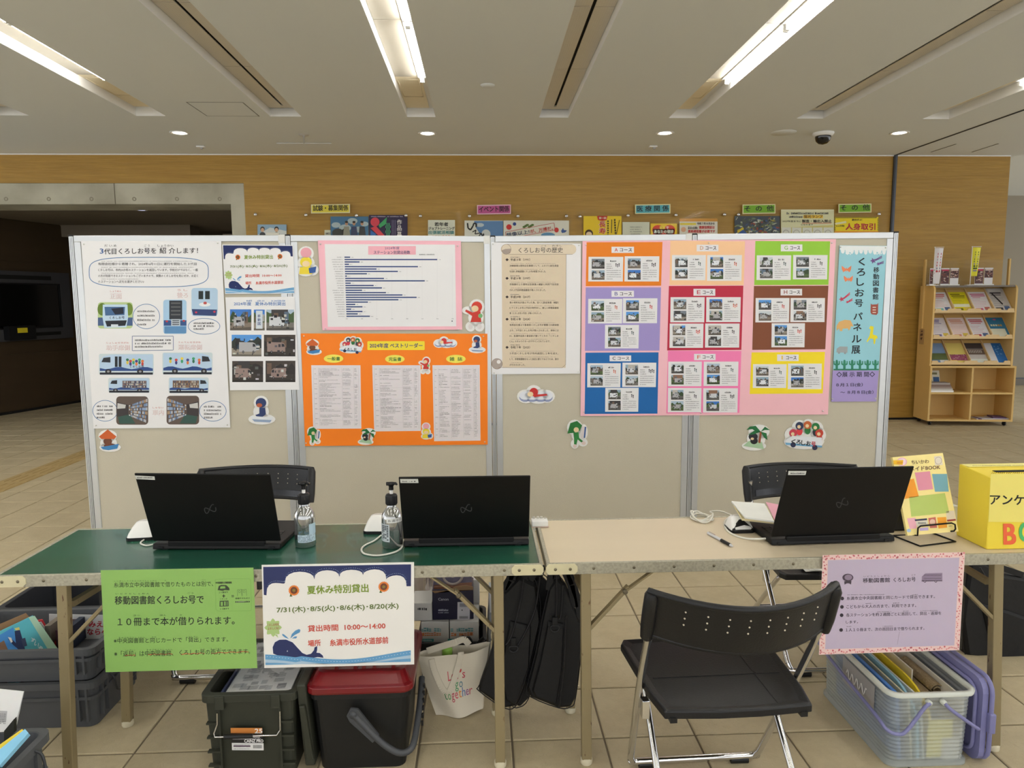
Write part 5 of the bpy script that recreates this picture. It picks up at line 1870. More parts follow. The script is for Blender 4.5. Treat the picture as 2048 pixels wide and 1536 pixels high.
for rgb, c2, lb, k in LEAF:
    row, cx = k // 4, k % 4
    z0, z1 = tiers[row]
    xa, xb = UX0 + cw * cx + .016, UX0 + cw * (cx + 1) - .016
    hgt = 1.0 if k == 3 else .84

    def LS(u, v, o=0.0, xa=xa, xb=xb, z0=z0, z1=z1, hgt=hgt):
        f = v * hgt
        sy, sz = .255, (z1 - z0 - .01)
        l_ = math.hypot(sy, sz)
        return V((xa + (xb - xa) * u, .0435 + sy * f - o * sz / l_, z0 + .004 + sz * f + o * sy / l_))
    b = MB(RM)
    b.col = rgb
    q = [LS(0, 0, .004), LS(1, 0, .004), LS(1, 1, .004), LS(0, 1, .004)]
    q2 = [LS(0, 0, .001), LS(1, 0, .001), LS(1, 1, .001), LS(0, 1, .001)]
    b.hexa(q2, q)

    def rc(u0, v0, u1, v1, c, o=.0046):
        b.add([LS(u0, v0, o), LS(u1, v0, o), LS(u1, v1, o), LS(u0, v1, o)], [(0, 1, 2, 3)], c)
    r = random.Random(k)
    if k == 7:
        rc(0, 0, .86, .42, (222, 222, 200))
        for i in range(5):
            rc(.12 + i * .14, .55, .22 + i * .14, .64, (232, 220, 180) if i < 3 else (214, 160, 70), .005)
        rc(.4, .86, .56, .92, (214, 90, 130), .005)
    elif k == 11:
        rc(0, 0, .42, 1, (226, 226, 232))
        for i in range(14):
            u, v = r.uniform(.5, .9), r.uniform(.4, .9)
            rc(u, v, u + .05, v + .05, (120, 166, 214), .005)
    elif k == 8:
        rc(0, .5, 1, 1, (130, 158, 196))
        rc(0, .15, 1, .48, (96, 110, 70))
        rc(.5, 0, 1, .14, (226, 226, 226))
    elif k == 9:
        rc(0, .12, 1, .42, (156, 80, 110))
        for i in range(40):
            u, v = r.uniform(0, .95), r.uniform(.12, .42)
            rc(u, v, u + .05, v + .03, r.choice([(210, 170, 190), (120, 40, 80), (170, 130, 90)]), .005)
        rc(0, 0, .35, .14, (240, 206, 90), .005)
    elif k == 10:
        rc(0, .7, 1, 1, (70, 62, 62))
        rc(0, .42, 1, .68, (110, 92, 80))
        for i in range(8):
            rc(.1 + i * .1, .5, .14 + i * .1, .64, (210, 204, 196), .005)
        rc(0, 0, 1, .2, (222, 226, 216))
    else:
        for i in range(3):
            v = .9 - i * .09
            rc(.08 + .04 * i, v - .05, r.uniform(.6, .94), v, c2 if i < 2 else tuple((a + c_) // 2 for a, c_ in zip(rgb, c2)))
        for i in range(5):
            v = .56 - i * .08
            rc(.08, v - .02, r.uniform(.5, .92), v, tuple((a * 2 + c_) // 3 for a, c_ in zip(rgb, c2)))
        rc(.1, .04, .5, .14, c2 if k not in (0,) else (120, 190, 180), .005)
        rc(.6, .05, .9, .2, r.choice([(226, 200, 90), (90, 110, 150), (200, 120, 110)]), .005)
        if k == 1:
            rc(.04, .2, .96, .36, (240, 238, 210), .0055)
        if k == 3:
            b.add([LS(.2, .75, .006), LS(.26, .8, .006), LS(.62, .3, .006), LS(.55, .25, .006)], [(0, 1, 2, 3)], (40, 36, 40))
            rc(.08, .84, .82, .95, (226, 222, 218), .0055)
    tag(obj('leaflet', b, INK), lb, 'leaflet', 'leaflets in the rack pockets')
# things on top of the rack
FLAGW = mat('banner_white', (232, 228, 232), .7)
for k, (x, rgb, lb, dx) in enumerate(((.015, (234, 230, 234), 'small white tabletop banner flag on the rack', 0), (.45, (236, 230, 60), 'small yellow tabletop banner flag on the rack', .02))):
    t = thing('tabletop_flag', lb, 'flag', 'small flags on the rack')
    obj('pole', MB(RM).tube([(x, .1, ZT - .001), (x, .1, ZT + .47)], .004, 6).tube([(x - .01, .1, ZT + .465), (x + .105, .1, ZT + .465)], .003, 6), WHITE, t)
    obj('base', MB(RM).box(x - .05, x + .06, .07, .13, ZT - .003, ZT + .006), WHITE, t, .002)
    b = MB(RM)
    b.col = rgb
    top, bot = ZT + .455, ZT + (.02 if k == 0 else .11)

    def fl_(u, v, x=x, top=top, bot=bot, k=k):
        w = .1 * (1 - .38 * (1 - v))
        return V((x + .006 + w * u + (0 if k == 0 else 0), .1 + .012 * math.sin(u * 5 + v * 3), bot + (top - bot) * v))
    b.grid(fl_, 5, 10, None)
    for j in range(9):
        u0 = .3 if k == 0 else .25 + .05 * j
        c = (196, 60, 70) if k == 0 else (60, 90, 60)
        z = .86 - j * .08
        if k == 0 and j > 6:
            continue
        P_ = [fl_(u, v) - V((0, .003, 0)) for u, v in ((.28, z), (.78, z), (.78, z - .055), (.28, z - .055))]
        b.add(P_, [(0, 1, 2, 3)], c if j % 3 != 2 else (150, 150, 170))
    obj('flag', b, INK, t)
for k, (x, w, lb) in enumerate(((-.03, .07, 'leaflet holder with dark photo card at the left end of the rack top'), (.10, .22, 'stand of brown picture cards between the two small flags'), (.50, .22, 'stand of brown picture cards at the right of the rack top'))):
    t = thing('card_stand', lb, 'card stand', 'card stands on the rack')
    obj('holder', MB(RM).box(x, x + w, .12, .14, ZT - .003, ZT + .20), ACR, t)
    obj('tray', MB(RM).box(x - .005, x + w + .005, .09, .16, ZT - .003, ZT + .012), WHITE, t, .002)
    b = MB(RM)
    r = random.Random(k)
    for j in range(1 if w < .1 else 2):
        xa = x + .008 + j * w / 2
        xb = xa + (w / 2 - .012 if w > .1 else w - .016)
        b.box(xa, xb, .112, .118, ZT + .012, ZT + .21, (226, 224, 228))
        b.box(xa + .002, xb - .002, .110, .1118, ZT + (.02 if j == 0 else .09), ZT + .195, (92, 62, 66))
        for i in range(34):
            u, v = r.uniform(xa + .004, xb - .02), r.uniform(ZT + (.03 if j == 0 else .09), ZT + .17)
            b.box(u, u + .014, .1085 - i * 1e-5, .1098, v, v + .012, r.choice([(150, 110, 100), (60, 40, 44), (200, 180, 170), (120, 70, 60)]))
        b.box(xa + .006, xb - .01, .1075, .1082, ZT + .175, ZT + .195, (190, 60, 90) if j == 0 else (210, 190, 180))
    obj('cards', b, INK, t)
# booklets in the cubbies
hz = .395 + T + .0005
tt = 'white brochure leaning up behind the stacked booklets in the cubby'
b = MB(RM)
b.hexa([(.03, .17, hz), (.22, .17, hz), (.22, .175, hz), (.03, .175, hz)], [(.03, .24, hz + .25), (.22, .24, hz + .25), (.22, .245, hz + .25), (.03, .245, hz + .25)], (228, 224, 206))
for k in range(3):
    b.hexa([(.05, .225 - k * .004, hz + .2 + k * .01)] * 1 + [(.19, .225, hz + .2), (.19, .226, hz + .2), (.05, .226, hz + .2)], [(.05, .229, hz + .225), (.19, .229, hz + .225), (.19, .23, hz + .225), (.05, .23, hz + .225)], (120, 120, 80)) if k == 0 else None
b.hexa([(.14, .194, hz + .11), (.21, .194, hz + .11), (.21, .2, hz + .11), (.14, .2, hz + .11)], [(.14, .214, hz + .17), (.21, .214, hz + .17), (.21, .22, hz + .17), (.14, .22, hz + .17)], (50, 90, 140))
b.hexa([(.04, .194, hz + .12), (.12, .194, hz + .12), (.12, .2, hz + .12), (.04, .2, hz + .12)], [(.04, .207, hz + .15), (.12, .207, hz + .15), (.12, .21, hz + .15), (.04, .21, hz + .15)], (70, 60, 60))
tag(obj('brochure', b, INK), tt, 'brochure')
cols = [(238, 238, 238), (190, 184, 178), (150, 132, 124), (120, 96, 88), (160, 150, 146)]
for k, c in enumerate(cols):
    b = MB(RM)
    z = hz + k * .0235
    b.box(.024, .30 - k * .012, .02, .16, z, z + .023, c)
    b.box(.026, .298 - k * .012, .0185, .02, z + .003, z + .019, tuple(min(255, q + 12) for q in c))
    tag(obj('booklet', b, INK), ['white booklet pile at the bottom of the cubby stack', 'light grey booklet second from the bottom of the cubby stack', 'taupe booklet in the middle of the cubby stack',
                                 'dark brown booklet fourth up in the cubby stack', 'pale taupe booklet topmost of the cubby stack'][k], 'booklet', 'booklets stacked in the cubby')
b = MB(RM)
zz = Z0 + T + .0005
b.box(.60, .80, .03, .2, zz, zz + .008, (214, 212, 220))
b.box(.62, .66, .028, .2, zz + .001, zz + .009, (90, 60, 110))
tag(obj('pamphlet', b, INK), 'white pamphlet lying in the lower right cubby', 'pamphlet', 'pamphlets in the lower right cubby')
b = MB(RM)
b.box(.80, .99, .04, .24, zz, zz + .012, (208, 204, 214))
b.hexa([(.80, .05, zz + .013), (.95, .03, zz + .013), (.97, .2, zz + .013), (.82, .22, zz + .013)], [(.80, .05, zz + .03), (.95, .03, zz + .026), (.97, .2, zz + .026), (.82, .22, zz + .03)], (92, 66, 104))
tag(obj('pamphlet', b, INK), 'purple pamphlet resting askew in the lower right cubby', 'pamphlet', 'pamphlets in the lower right cubby')
# ================================================================== TABLES
TZ = .70
RIM = mat('worn_zinc_rim', (176, 172, 154), 0.5, 0.25, col2=(150, 146, 130), thr=(.4, .75), scale=130, bump=.1, bscale=120)
RIMC = mat('cream_bracket', (208, 200, 164), 0.45, var=.12, scale=25)
LEGM = mat('khaki_leg_paint', (138, 124, 92), 0.45, 0.2, col2=(88, 56, 36), thr=(.66, .7), scale=70, stretch=(1, 1, .3))
GREEN = mat('green_tabletop', (34, 84, 66), 0.27, var=.16, scale=2.2, coat=.15)
BEIGE = mat('beige_tabletop', (210, 196, 170), 0.42, var=.05, scale=2.0, stretch=(.6, 4, 1))
SCREW = mat('old_screw', (120, 112, 94), .4, .7)


def table(x0, x1, y0, y1, topm, legs, label):
    t = thing('folding_table', label, 'table', 'folding tables end to end')
    obj('tabletop', MB().box(x0 + .012, x1 - .012, y0 + .012, y1 - .012, TZ - .03, TZ), topm, t, .002)
    b = MB()
    for q in ((x0, x1, y0, y0 + .012), (x0, x1, y1 - .012, y1), (x0, x0 + .012, y0 + .012, y1 - .012), (x1 - .012, x1, y0 + .012, y1 - .012)):
        b.box(*q, TZ - .038, TZ + .0015)
    obj('rim', b, RIM, t, .002)
    for xa, xb in ((x0 - .002, x0 + .105), (x1 - .105, x1 + .002)):
        b = MB()
        b.prism([(xa + .01, y0 - .003, TZ - .036), (xb - .01, y0 - .003, TZ - .036), (xb, y0 - .003, TZ - .026), (xb, y0 - .003, TZ - .01), (xb - .01, y0 - .003, TZ), (xa + .01, y0 - .003, TZ), (xa, y0 - .003, TZ - .01), (xa, y0 - .003, TZ - .026)], (0, .003, 0))
        obj('corner_plate', b, RIMC, t)
    xs_ = [x0 + .03, x0 + .08, x1 - .08, x1 - .03] + [x0 + .16 + k * .137 for k in range(12)]
    for k, x in enumerate(xs_):
        if x < x1 - .1 or k < 4:
            obj('screw', MB().lathe([(.0055, 0), (.0045, .0015), (0, .002)], (x, y0 - (.003 if k < 4 else 0), TZ - .018), 8, (0, -1, 0)), SCREW, t)
    w = .034
    for lf, lr, sg in zip(legs[:2], legs[2:], (1, -1)):
        for yt, yf, lx in ((y0 + .018, y0 - .03, lf), (y1 - .15, y1 - .21, lr)):
            a, c = V((lx, yt, TZ - .036)), V((lx, yf, .018))
            a.x = c.x = lx
            obj('leg', MB().beam(c, a, w, w * .9, (0, 1, 0)), LEGM, t, .003)
            obj('foot_cap', MB().lathe([(.019, 0), (.021, .004), (.021, .018), (.018, .022)], (lx, yf, .0), 12), mat('pale_rubber', (206, 198, 172), .6), t)
            # folding stay: two straps and a pivot
            p0, p1, p2 = a.lerp(c, .32), V((lx + sg * .135, yt, TZ - .105)), V((lx + sg * .23, yt, TZ - .036))
            obj('stay', MB().beam(p0, p1 + (p1 - p0).normalized() * .02, .012, .026, (0, 1, 0)), LEGM, t, .002)
            obj('stay', MB().beam(p1 - V((0, .006, 0)), p2 - V((0, .006, 0)), .006, .022, (0, 1, 0)), LEGM, t, .002)
            obj('pivot', MB().lathe([(.009, 0), (.009, .012), (.005, .015)], p1 - V((0, .004, 0)), 10, (0, -1, 0)), SCREW, t)
        obj('cross_bar', MB().beam((lf, y0 + .05, TZ - .12), (lr, y1 - .15, TZ - .12), .02, .02), LEGM, t)
    return t


table(-1.600, 0.197, 2.305, 2.795, GREEN, (-1.387, .047, -1.35, .042), 'folding table with a glossy dark green top, left of the pair')
table(0.209, 2.012, 2.305, 2.795, BEIGE, (.343, 1.783, .326, 1.80), 'folding table with a pale beige wood-look top, right of the pair')

# ---- laminated signs hanging from the front rims
PS = Plane((0, 2.297, 0), (0, -1, 0))


def st(px, py, off=0.0):
    return PS.q(px, py, off)


FILM = clear_film('laminate_film', (254, 254, 254), .07, .012, .12)
cg = (190, 1120, 6.0235)


def laminated(name, crop, q, rgb, grow, label, grp='laminated signs on the table fronts'):
    sh = Print(st, crop)
    sh.sheet(q, .0006, None, 0)
    t = tag(obj(name, sh, paper(rgb)), label, 'sign', grp)
    cx, cy = sum(p[0] for p in q) / 4, sum(p[1] for p in q) / 4
    f = Print(st, crop)
    big = [(x + (grow if x > cx else -grow), y + (grow * .9 if y > cy else -grow * .3)) for x, y in q]
    f.add([f.P(x, y, 7) for x, y in big], [(0, 1, 2, 3)])
    obj('laminate_film', f, FILM, t)
    return t, Print(st, crop, base=.0004)


t, p = laminated('sign', cg, [(68, 124), (1908, 92), (1955, 1302), (128, 1352)], (140, 186, 96), 34, 'lime green laminated sign with black Japanese text, hanging on the green table')
K = (30, 40, 28)
p.text('糸満市立中央図書館で借りたものとは別で、', (228, 332), (1424, 316), 62, K, .0, 2)
p.text('移動図書館くろしお号で', (238, 536), (1308, 522), 100, K, .022, 2)
p.text('１０冊まで本が借りられます。', (272, 794), (1680, 776), 100, K, .016, 2)
p.text('※中央図書館と同じカードで「貸出」できます。', (226, 1004), (1604, 986), 62, K, 0, 2)
p.text('※「返却」は中央図書館、', (232, 1166), (944, 1156), 70, K, 0, 2)
p.text('くろしお号の両方でできます。', (1016, 1148), (1868, 1132), 66, K, 0, 2)
for tx, x0, x1, y, h in (('いとまんしりつちゅうおうとしょかん', 230, 748, 262, 14), ('か', 840, 858, 252, 14), ('べつ', 1282, 1334, 248, 14), ('い ど う と し ょ か ん', 248, 656, 418, 20), ('ごう', 1112, 1190, 410, 20),
                         ('さつ', 460, 545, 678, 20), ('ほん', 782, 862, 676, 20), ('か', 1022, 1050, 672, 20), ('ちゅうおうとしょかん', 286, 604, 944, 16), ('おな', 684, 738, 936, 16), ('かしだし', 1128, 1244, 932, 16),
                         ('へんきゃく', 360, 484, 1094, 14), ('ちゅうおうとしょかん', 622, 936, 1090, 16), ('ごう', 1268, 1322, 1082, 16), ('りょうほう', 1396, 1520, 1078, 16)):
    p.text(tx, (x0, y), (x1, y - (x1 - x0) * .01), h, K, 0, 2, 1)
OR = (196, 96, 60)
for x0, y0, x1, y1 in ((362, 1148, 484, 1146), (640, 1138, 936, 1132), (1030, 1134, 1320, 1122), (1400, 1122, 1850, 1104)):
    p.line([(x0 + (x1 - x0) * k / 12, y0 + (y1 - y0) * k / 12 + 5 * math.sin(k * 1.7)) for k in range(13)], 9, OR, 1.6)
rrp = [(1448, 236), (1640, 224), (1860, 226), (1876, 250), (1884, 600), (1866, 612), (1480, 616), (1456, 590)]
p.line(rrp, 3, (110, 160, 70), 1.4, True)
p.text('中央図書館＆西崎図書館', (1454, 288), (1646, 284), 26, K, .03, 2, 1)
p.poly([(1478, 362), (1492, 312), (1520, 300), (1580, 302), (1600, 320), (1618, 340), (1620, 366), (1560, 362), (1540, 372)], (52, 66, 44), 1.8)
p.poly([(1512, 318), (1566, 316), (1572, 342), (1506, 346)], (128, 180, 84), 2.1)
p.text('１０冊まで', (1494, 402), (1600, 398), 20, K, .03, 2, 1)
p.rect(1534, 428, 1568, 438, K, 2)
p.rect(1546, 416, 1556, 452, K, 2)
p.text('くろしお', (1508, 478), (1594, 474), 16, K, .02, 2, 1)
p.poly([(1502, 492), (1608, 488), (1610, 558), (1500, 562)], (70, 84, 60), 1.8)
p.rect(1514, 504, 1540, 552, (128, 180, 84), 2.1)
p.rect(1556, 500, 1574, 550, (128, 180, 84), 2.1)
p.rect(1584, 500, 1598, 550, (110, 150, 80), 2.1)
p.text('１０冊まで', (1506, 600), (1612, 596), 20, K, .03, 2, 1)
p.rect(1644, 424, 1674, 431, K, 2)
p.rect(1644, 440, 1674, 447, K, 2)
for sx in (0, 1):
    p.line([(1716 + sx * 56, 436), (1716 + sx * 54, 360), (1766 + sx * 54, 352), (1770 + sx * 56, 432)], 3, (60, 80, 50), 2)
    p.ering(1742 + sx * 54, 382, 12, 14, 3, (60, 80, 50), 2, 10)
p.text('冊借りられます', (1690, 472), (1866, 468), 18, K, .03, 2, 1)
p.dashes((1690, 514), (1866, 510), 18, K, 2, .8)
obj('print', p, INK, t)

cw_ = (510, 1110, 6.0235)
t, p = laminated('sign', cw_, [(80, 120), (1916, 86), (1918, 1318), (112, 1362)], (238, 236, 232), 30, 'white laminated sign with navy scallops, whale and red text, hanging on the green table')
whale_notice(p, 98, 110, 1880, 1325, [(98, 144), (1880, 112), (1876, 1286), (126, 1326)], True)
obj('print', p, INK, t)

cp_ = (1620, 1090, 6.0235)
t, p = laminated('sign', cp_, [(152, 122), (1868, 86), (1800, 1266), (108, 1322)], (240, 208, 204), 26, 'lilac laminated sign with a pink blossom border, hanging on the beige table')
p.poly([(216, 182), (1800, 152), (1738, 1210), (182, 1256)], (198, 184, 208), 1)
r = random.Random(3)
qq = [(152, 122), (1868, 86), (1800, 1266), (108, 1322)]
cl_ = [(206, 96, 110), (222, 130, 136), (196, 84, 100), (230, 150, 150)]


def blossom(x, y, rr_, c):
    p.poly([(x + rr_ * (1 if k % 2 else .5) * math.cos(k * math.pi / 5 + rr_), y + rr_ * (1 if k % 2 else .5) * math.sin(k * math.pi / 5 + rr_)) for k in range(10)], c, 1.6)


for k in range(78):
    for side in range(2):
        u = (k + r.uniform(.1, .9)) / 78
        v = r.uniform(.008, .045) if side == 0 else r.uniform(.955, .992)
        x, y = p.quadf(qq, u, v)
        blossom(x, y, r.uniform(9, 17), r.choice(cl_))
for k in range(50):
    for side in range(2):
        v = (k + r.uniform(.1, .9)) / 50
        u = r.uniform(.006, .032) if side == 0 else r.uniform(.966, .993)
        x, y = p.quadf(qq, u, v)
        blossom(x, y, r.uniform(9, 17), r.choice(cl_))
KP = (44, 34, 52)
p.text('移動図書館', (638, 456), (962, 448), 56, KP, .02, 2)
p.text('くろしお号', (1006, 446), (1272, 438), 52, KP, .02, 2)
p.text('い ど う と し ょ か ん', (646, 388), (962, 380), 18, KP, 0, 2, 1)
p.text('ごう', (1222, 374), (1272, 370), 22, KP, 0, 2, 1)
p.ell(456, 392, 66, 46, (70, 56, 76), 1.6, 24)
p.ell(462, 390, 46, 34, (150, 132, 156), 1.9, 20)
p.poly([(412, 436), (500, 432), (494, 476), (470, 462), (444, 462), (416, 478)], (62, 50, 68), 1.8)
p.poly([(1348, 380), (1388, 342), (1594, 336), (1594, 434), (1346, 442)], (146, 128, 156), 1.6)
for k in range(14):
    x = 1372 + k * 15
    p.line([(x, 372 - k % 3 * 4), (x + 14, 358)], 5, (76, 60, 84), 2)
    p.line([(x, 408), (x + 10, 398)], 6, (86, 70, 94), 2)
p.rect(1346, 426, 1594, 436, (70, 56, 76), 2)
for x in (1384, 1516):
    p.ell(x, 438, 15, 15, (70, 56, 76), 2.2, 14)
    p.ell(x, 438, 8, 8, (190, 172, 198), 2.5, 10)
for y, x1, tx in ((640, 1504, '糸満市立中央図書館と同じカードで貸出できます。'), (742, 1278, 'こどもから大人の方まで、利用できます。'), (842, 1582, '各ステーションを約２週間ごとに巡回して、貸出・返却を'), (1020, 1378, '１人１０冊まで、次の巡回日まで借りられます。')):
    p.ell(388 - (y - 640) * .035, y + 4, 22, 22, KP, 1.8, 18)
    x0 = 442 - (y - 640) * .03
    p.text(tx, (x0, y + 24), (x1, y + 24 - (x1 - x0) * .022), 42, KP, .014, 2)
p.text('します。', (432, 946), (578, 943), 34, KP, .014, 2)
for y, a, b_ in ((600, 450, 900), (600, 1230, 1300), (706, 670, 750), (700, 1000, 1080), (806, 810, 980), (798, 1120, 1210), (792, 1330, 1540), (984, 440, 500), (980, 870, 1000)):
    p.dashes((a, y + 4), (b_, y), 8, KP, 2, .6, unit=1.6)
p.line([(1052, 1200), (1066, 1110), (1078, 1044)], 4, (150, 140, 160), 1.6)
obj('print', p, INK, t)
# small black clamps under the rim beside the signs
for k, (x, y) in enumerate(((517, 1152),)):
    c = at_y(x, y, 2.31)
    tag(obj('rim_clamp', MB().box(c.x - .008, c.x + .008, 2.31, 2.33, .632, .661), BLACKP, bevel=.002), 'small black clamp under the table rim between the green and white signs', 'clamp')

# ================================================================== LAPTOPS
LAPM = mat('laptop_black', (5, 5, 6), .5, spec=.35, var=.05, scale=80)
KEYM = mat('laptop_keys', (40, 38, 38), .5, var=.2, scale=60)


def reach(px, py, P, L_):
    d = ray(px, py).normalized()
    o = ORG - P
    b_ = 2 * d.dot(o)
    c_ = o.dot(o) - L_ * L_
    disc = b_ * b_ - 4 * c_
    s_ = (-b_ - math.sqrt(max(disc, 0))) / 2
    return ORG + d * s_


def laptop(hl, hr, tl, tr, L_, stk, logo, label, sticker_txt=True):
    t = thing('laptop', label, 'laptop', 'black laptops on the tables')
    HL, HR = at_z(hl[0], hl[1], TZ + .024), at_z(hr[0], hr[1], TZ + .024)
    ax = (HR - HL)
    wd_ = ax.length
    ax.normalize()
    dp = V((-ax.y, ax.x, 0))
    M = Matrix(((ax.x, dp.x, 0, HL.x), (ax.y, dp.y, 0, HL.y), (0, 0, 1, TZ), (0, 0, 0, 1)))
    D = .285
    b = MB(M)
    b.hexa([(0, -.012, .004), (wd_, -.012, .004), (wd_, D, .003), (0, D, .003)], [(0, -.006, .024), (wd_, -.006, .024), (wd_, D, .019), (0, D, .019)])
    base = obj('base', b, LAPM, t, .004)
    b = MB(M)
    for x in (.02, wd_ - .04):
        b.box(x, x + .02, -.0135, -.011, .008, .014)
    for x in (.03, wd_ - .05, .2):
        b.box(x, x + .02, .0, .02, 0, .0045)
    obj('foot', b, BLACKP, base)
    b = MB(M)
    b.box(.055, wd_ - .055, -.009, .006, .012, .034)
    obj('hinge', b, LAPM, base, .004)
    b = MB(M)
    for i in range(14):
        for j in range(5):
            x = .03 + i * (wd_ - .06) / 14
            b.box(x, x + (wd_ - .06) / 14 - .004, .04 + j * .021, .057 + j * .021, .0205, .0235)
    obj('keyboard', b, KEYM, base)
    obj('touchpad', MB(M).box(wd_ / 2 - .05, wd_ / 2 + .05, .18, .25, .0195, .0212), mat('touchpad', (30, 30, 32), .3), base)
    TL, TR = reach(tl[0], tl[1], HL, L_), reach(tr[0], tr[1], HR, L_)
    # one plane for the lid
    n = (HR - HL).cross((TL + TR) / 2 - (HL + HR) / 2).normalized()
    if n.dot(ORG - HL) < 0:
        n = -n
    lp_ = Plane(HL, n)
    up_ = ((TL + TR) / 2 - (HL + HR) / 2).normalized()
    TL, TR = lp_.q(*tl), lp_.q(*tr)
    A_, B_ = HL + up_ * .008, HR + up_ * .008
    b = MB()
    b.hexa([A_, B_, B_ - n * .007, A_ - n * .007], [TL, TR, TR - n * .006, TL - n * .006])
    lid = obj('lid', b, LAPM, t, .003)

    def mix(u, v, o):
        return (A_.lerp(B_, u)).lerp(TL.lerp(TR, u), v) + n * o
    obj('screen', MB().add([mix(.02, .06, -.0078), mix(.98, .06, -.0078), mix(.98, .97, -.0068), mix(.02, .97, -.0068)], [(3, 2, 1, 0)]), mat('laptop_screen', (60, 66, 74), .15), lid)
    p_ = Print(lp_.q, (0, 0, 1), base=.0004, step=.0002)
    x0, y0, x1, y1, x2, y2, x3, y3 = stk
    p_.sheet([(x0, y0), (x1, y1), (x2, y2), (x3, y3)], .0002, (214, 216, 210), 1)
    yy = (y0 + y3) / 2 + 2
    p_.dashes((x0 + 4, yy), (x1 - 4, yy), 2.6, (60, 60, 60), 2, .8)
    obj('asset_sticker', p_, INK, lid)
    p_ = Print(lp_.q, (0, 0, 1), base=.0004, step=.0002)
    cx, cy, s_, tilt = logo
    pts = []
    for k in range(40):
        a = 2 * math.pi * k / 40
        x = math.cos(a)
        y = math.sin(a) * math.cos(a)
        f_ = 1.0 if x > 0 else .78
        x, y = x * 15 * f_, y * 14 * (1.25 if x > 0 else .95)
        pts.append((cx + (x * math.cos(tilt) + y * math.sin(tilt)) * s_, cy + (-x * math.sin(tilt) + y * math.cos(tilt)) * s_))
    p_.line(pts[:11] + pts[11:30] + pts[30:38], 1.8, (62, 62, 64), 1)
    obj('lid_emblem', p_, INK, lid)
    return t


laptop((307, 1086), (562, 1086), (268, 947), (540, 949), .29, (270, 951, 309, 953, 310, 960, 272, 958), (419, 1019, .85, .35), 'open black laptop seen from behind, leftmost on the green table')
laptop((807, 1081), (1058, 1077), (797, 955), (1061, 952), .29, (800, 958, 836, 958, 837, 966, 801, 966), (931, 1018, .8, .3), 'open black laptop seen from behind, at the right end of the green table')
laptop((1541, 1078), (1787, 1070), (1576, 938), (1829, 933), .29, (1577, 942, 1613, 942, 1611, 950, 1576, 950), (1683, 1007, .85, .45), 'open black laptop seen from behind on the beige table')

# ================================================================== ON THE TABLES
BOT = clear_film('clear_bottle', (196, 199, 198), .45, .10, .06, (190, 195, 196))
WLAB = mat('label_blue_white', (196, 212, 222), .5, var=.05)


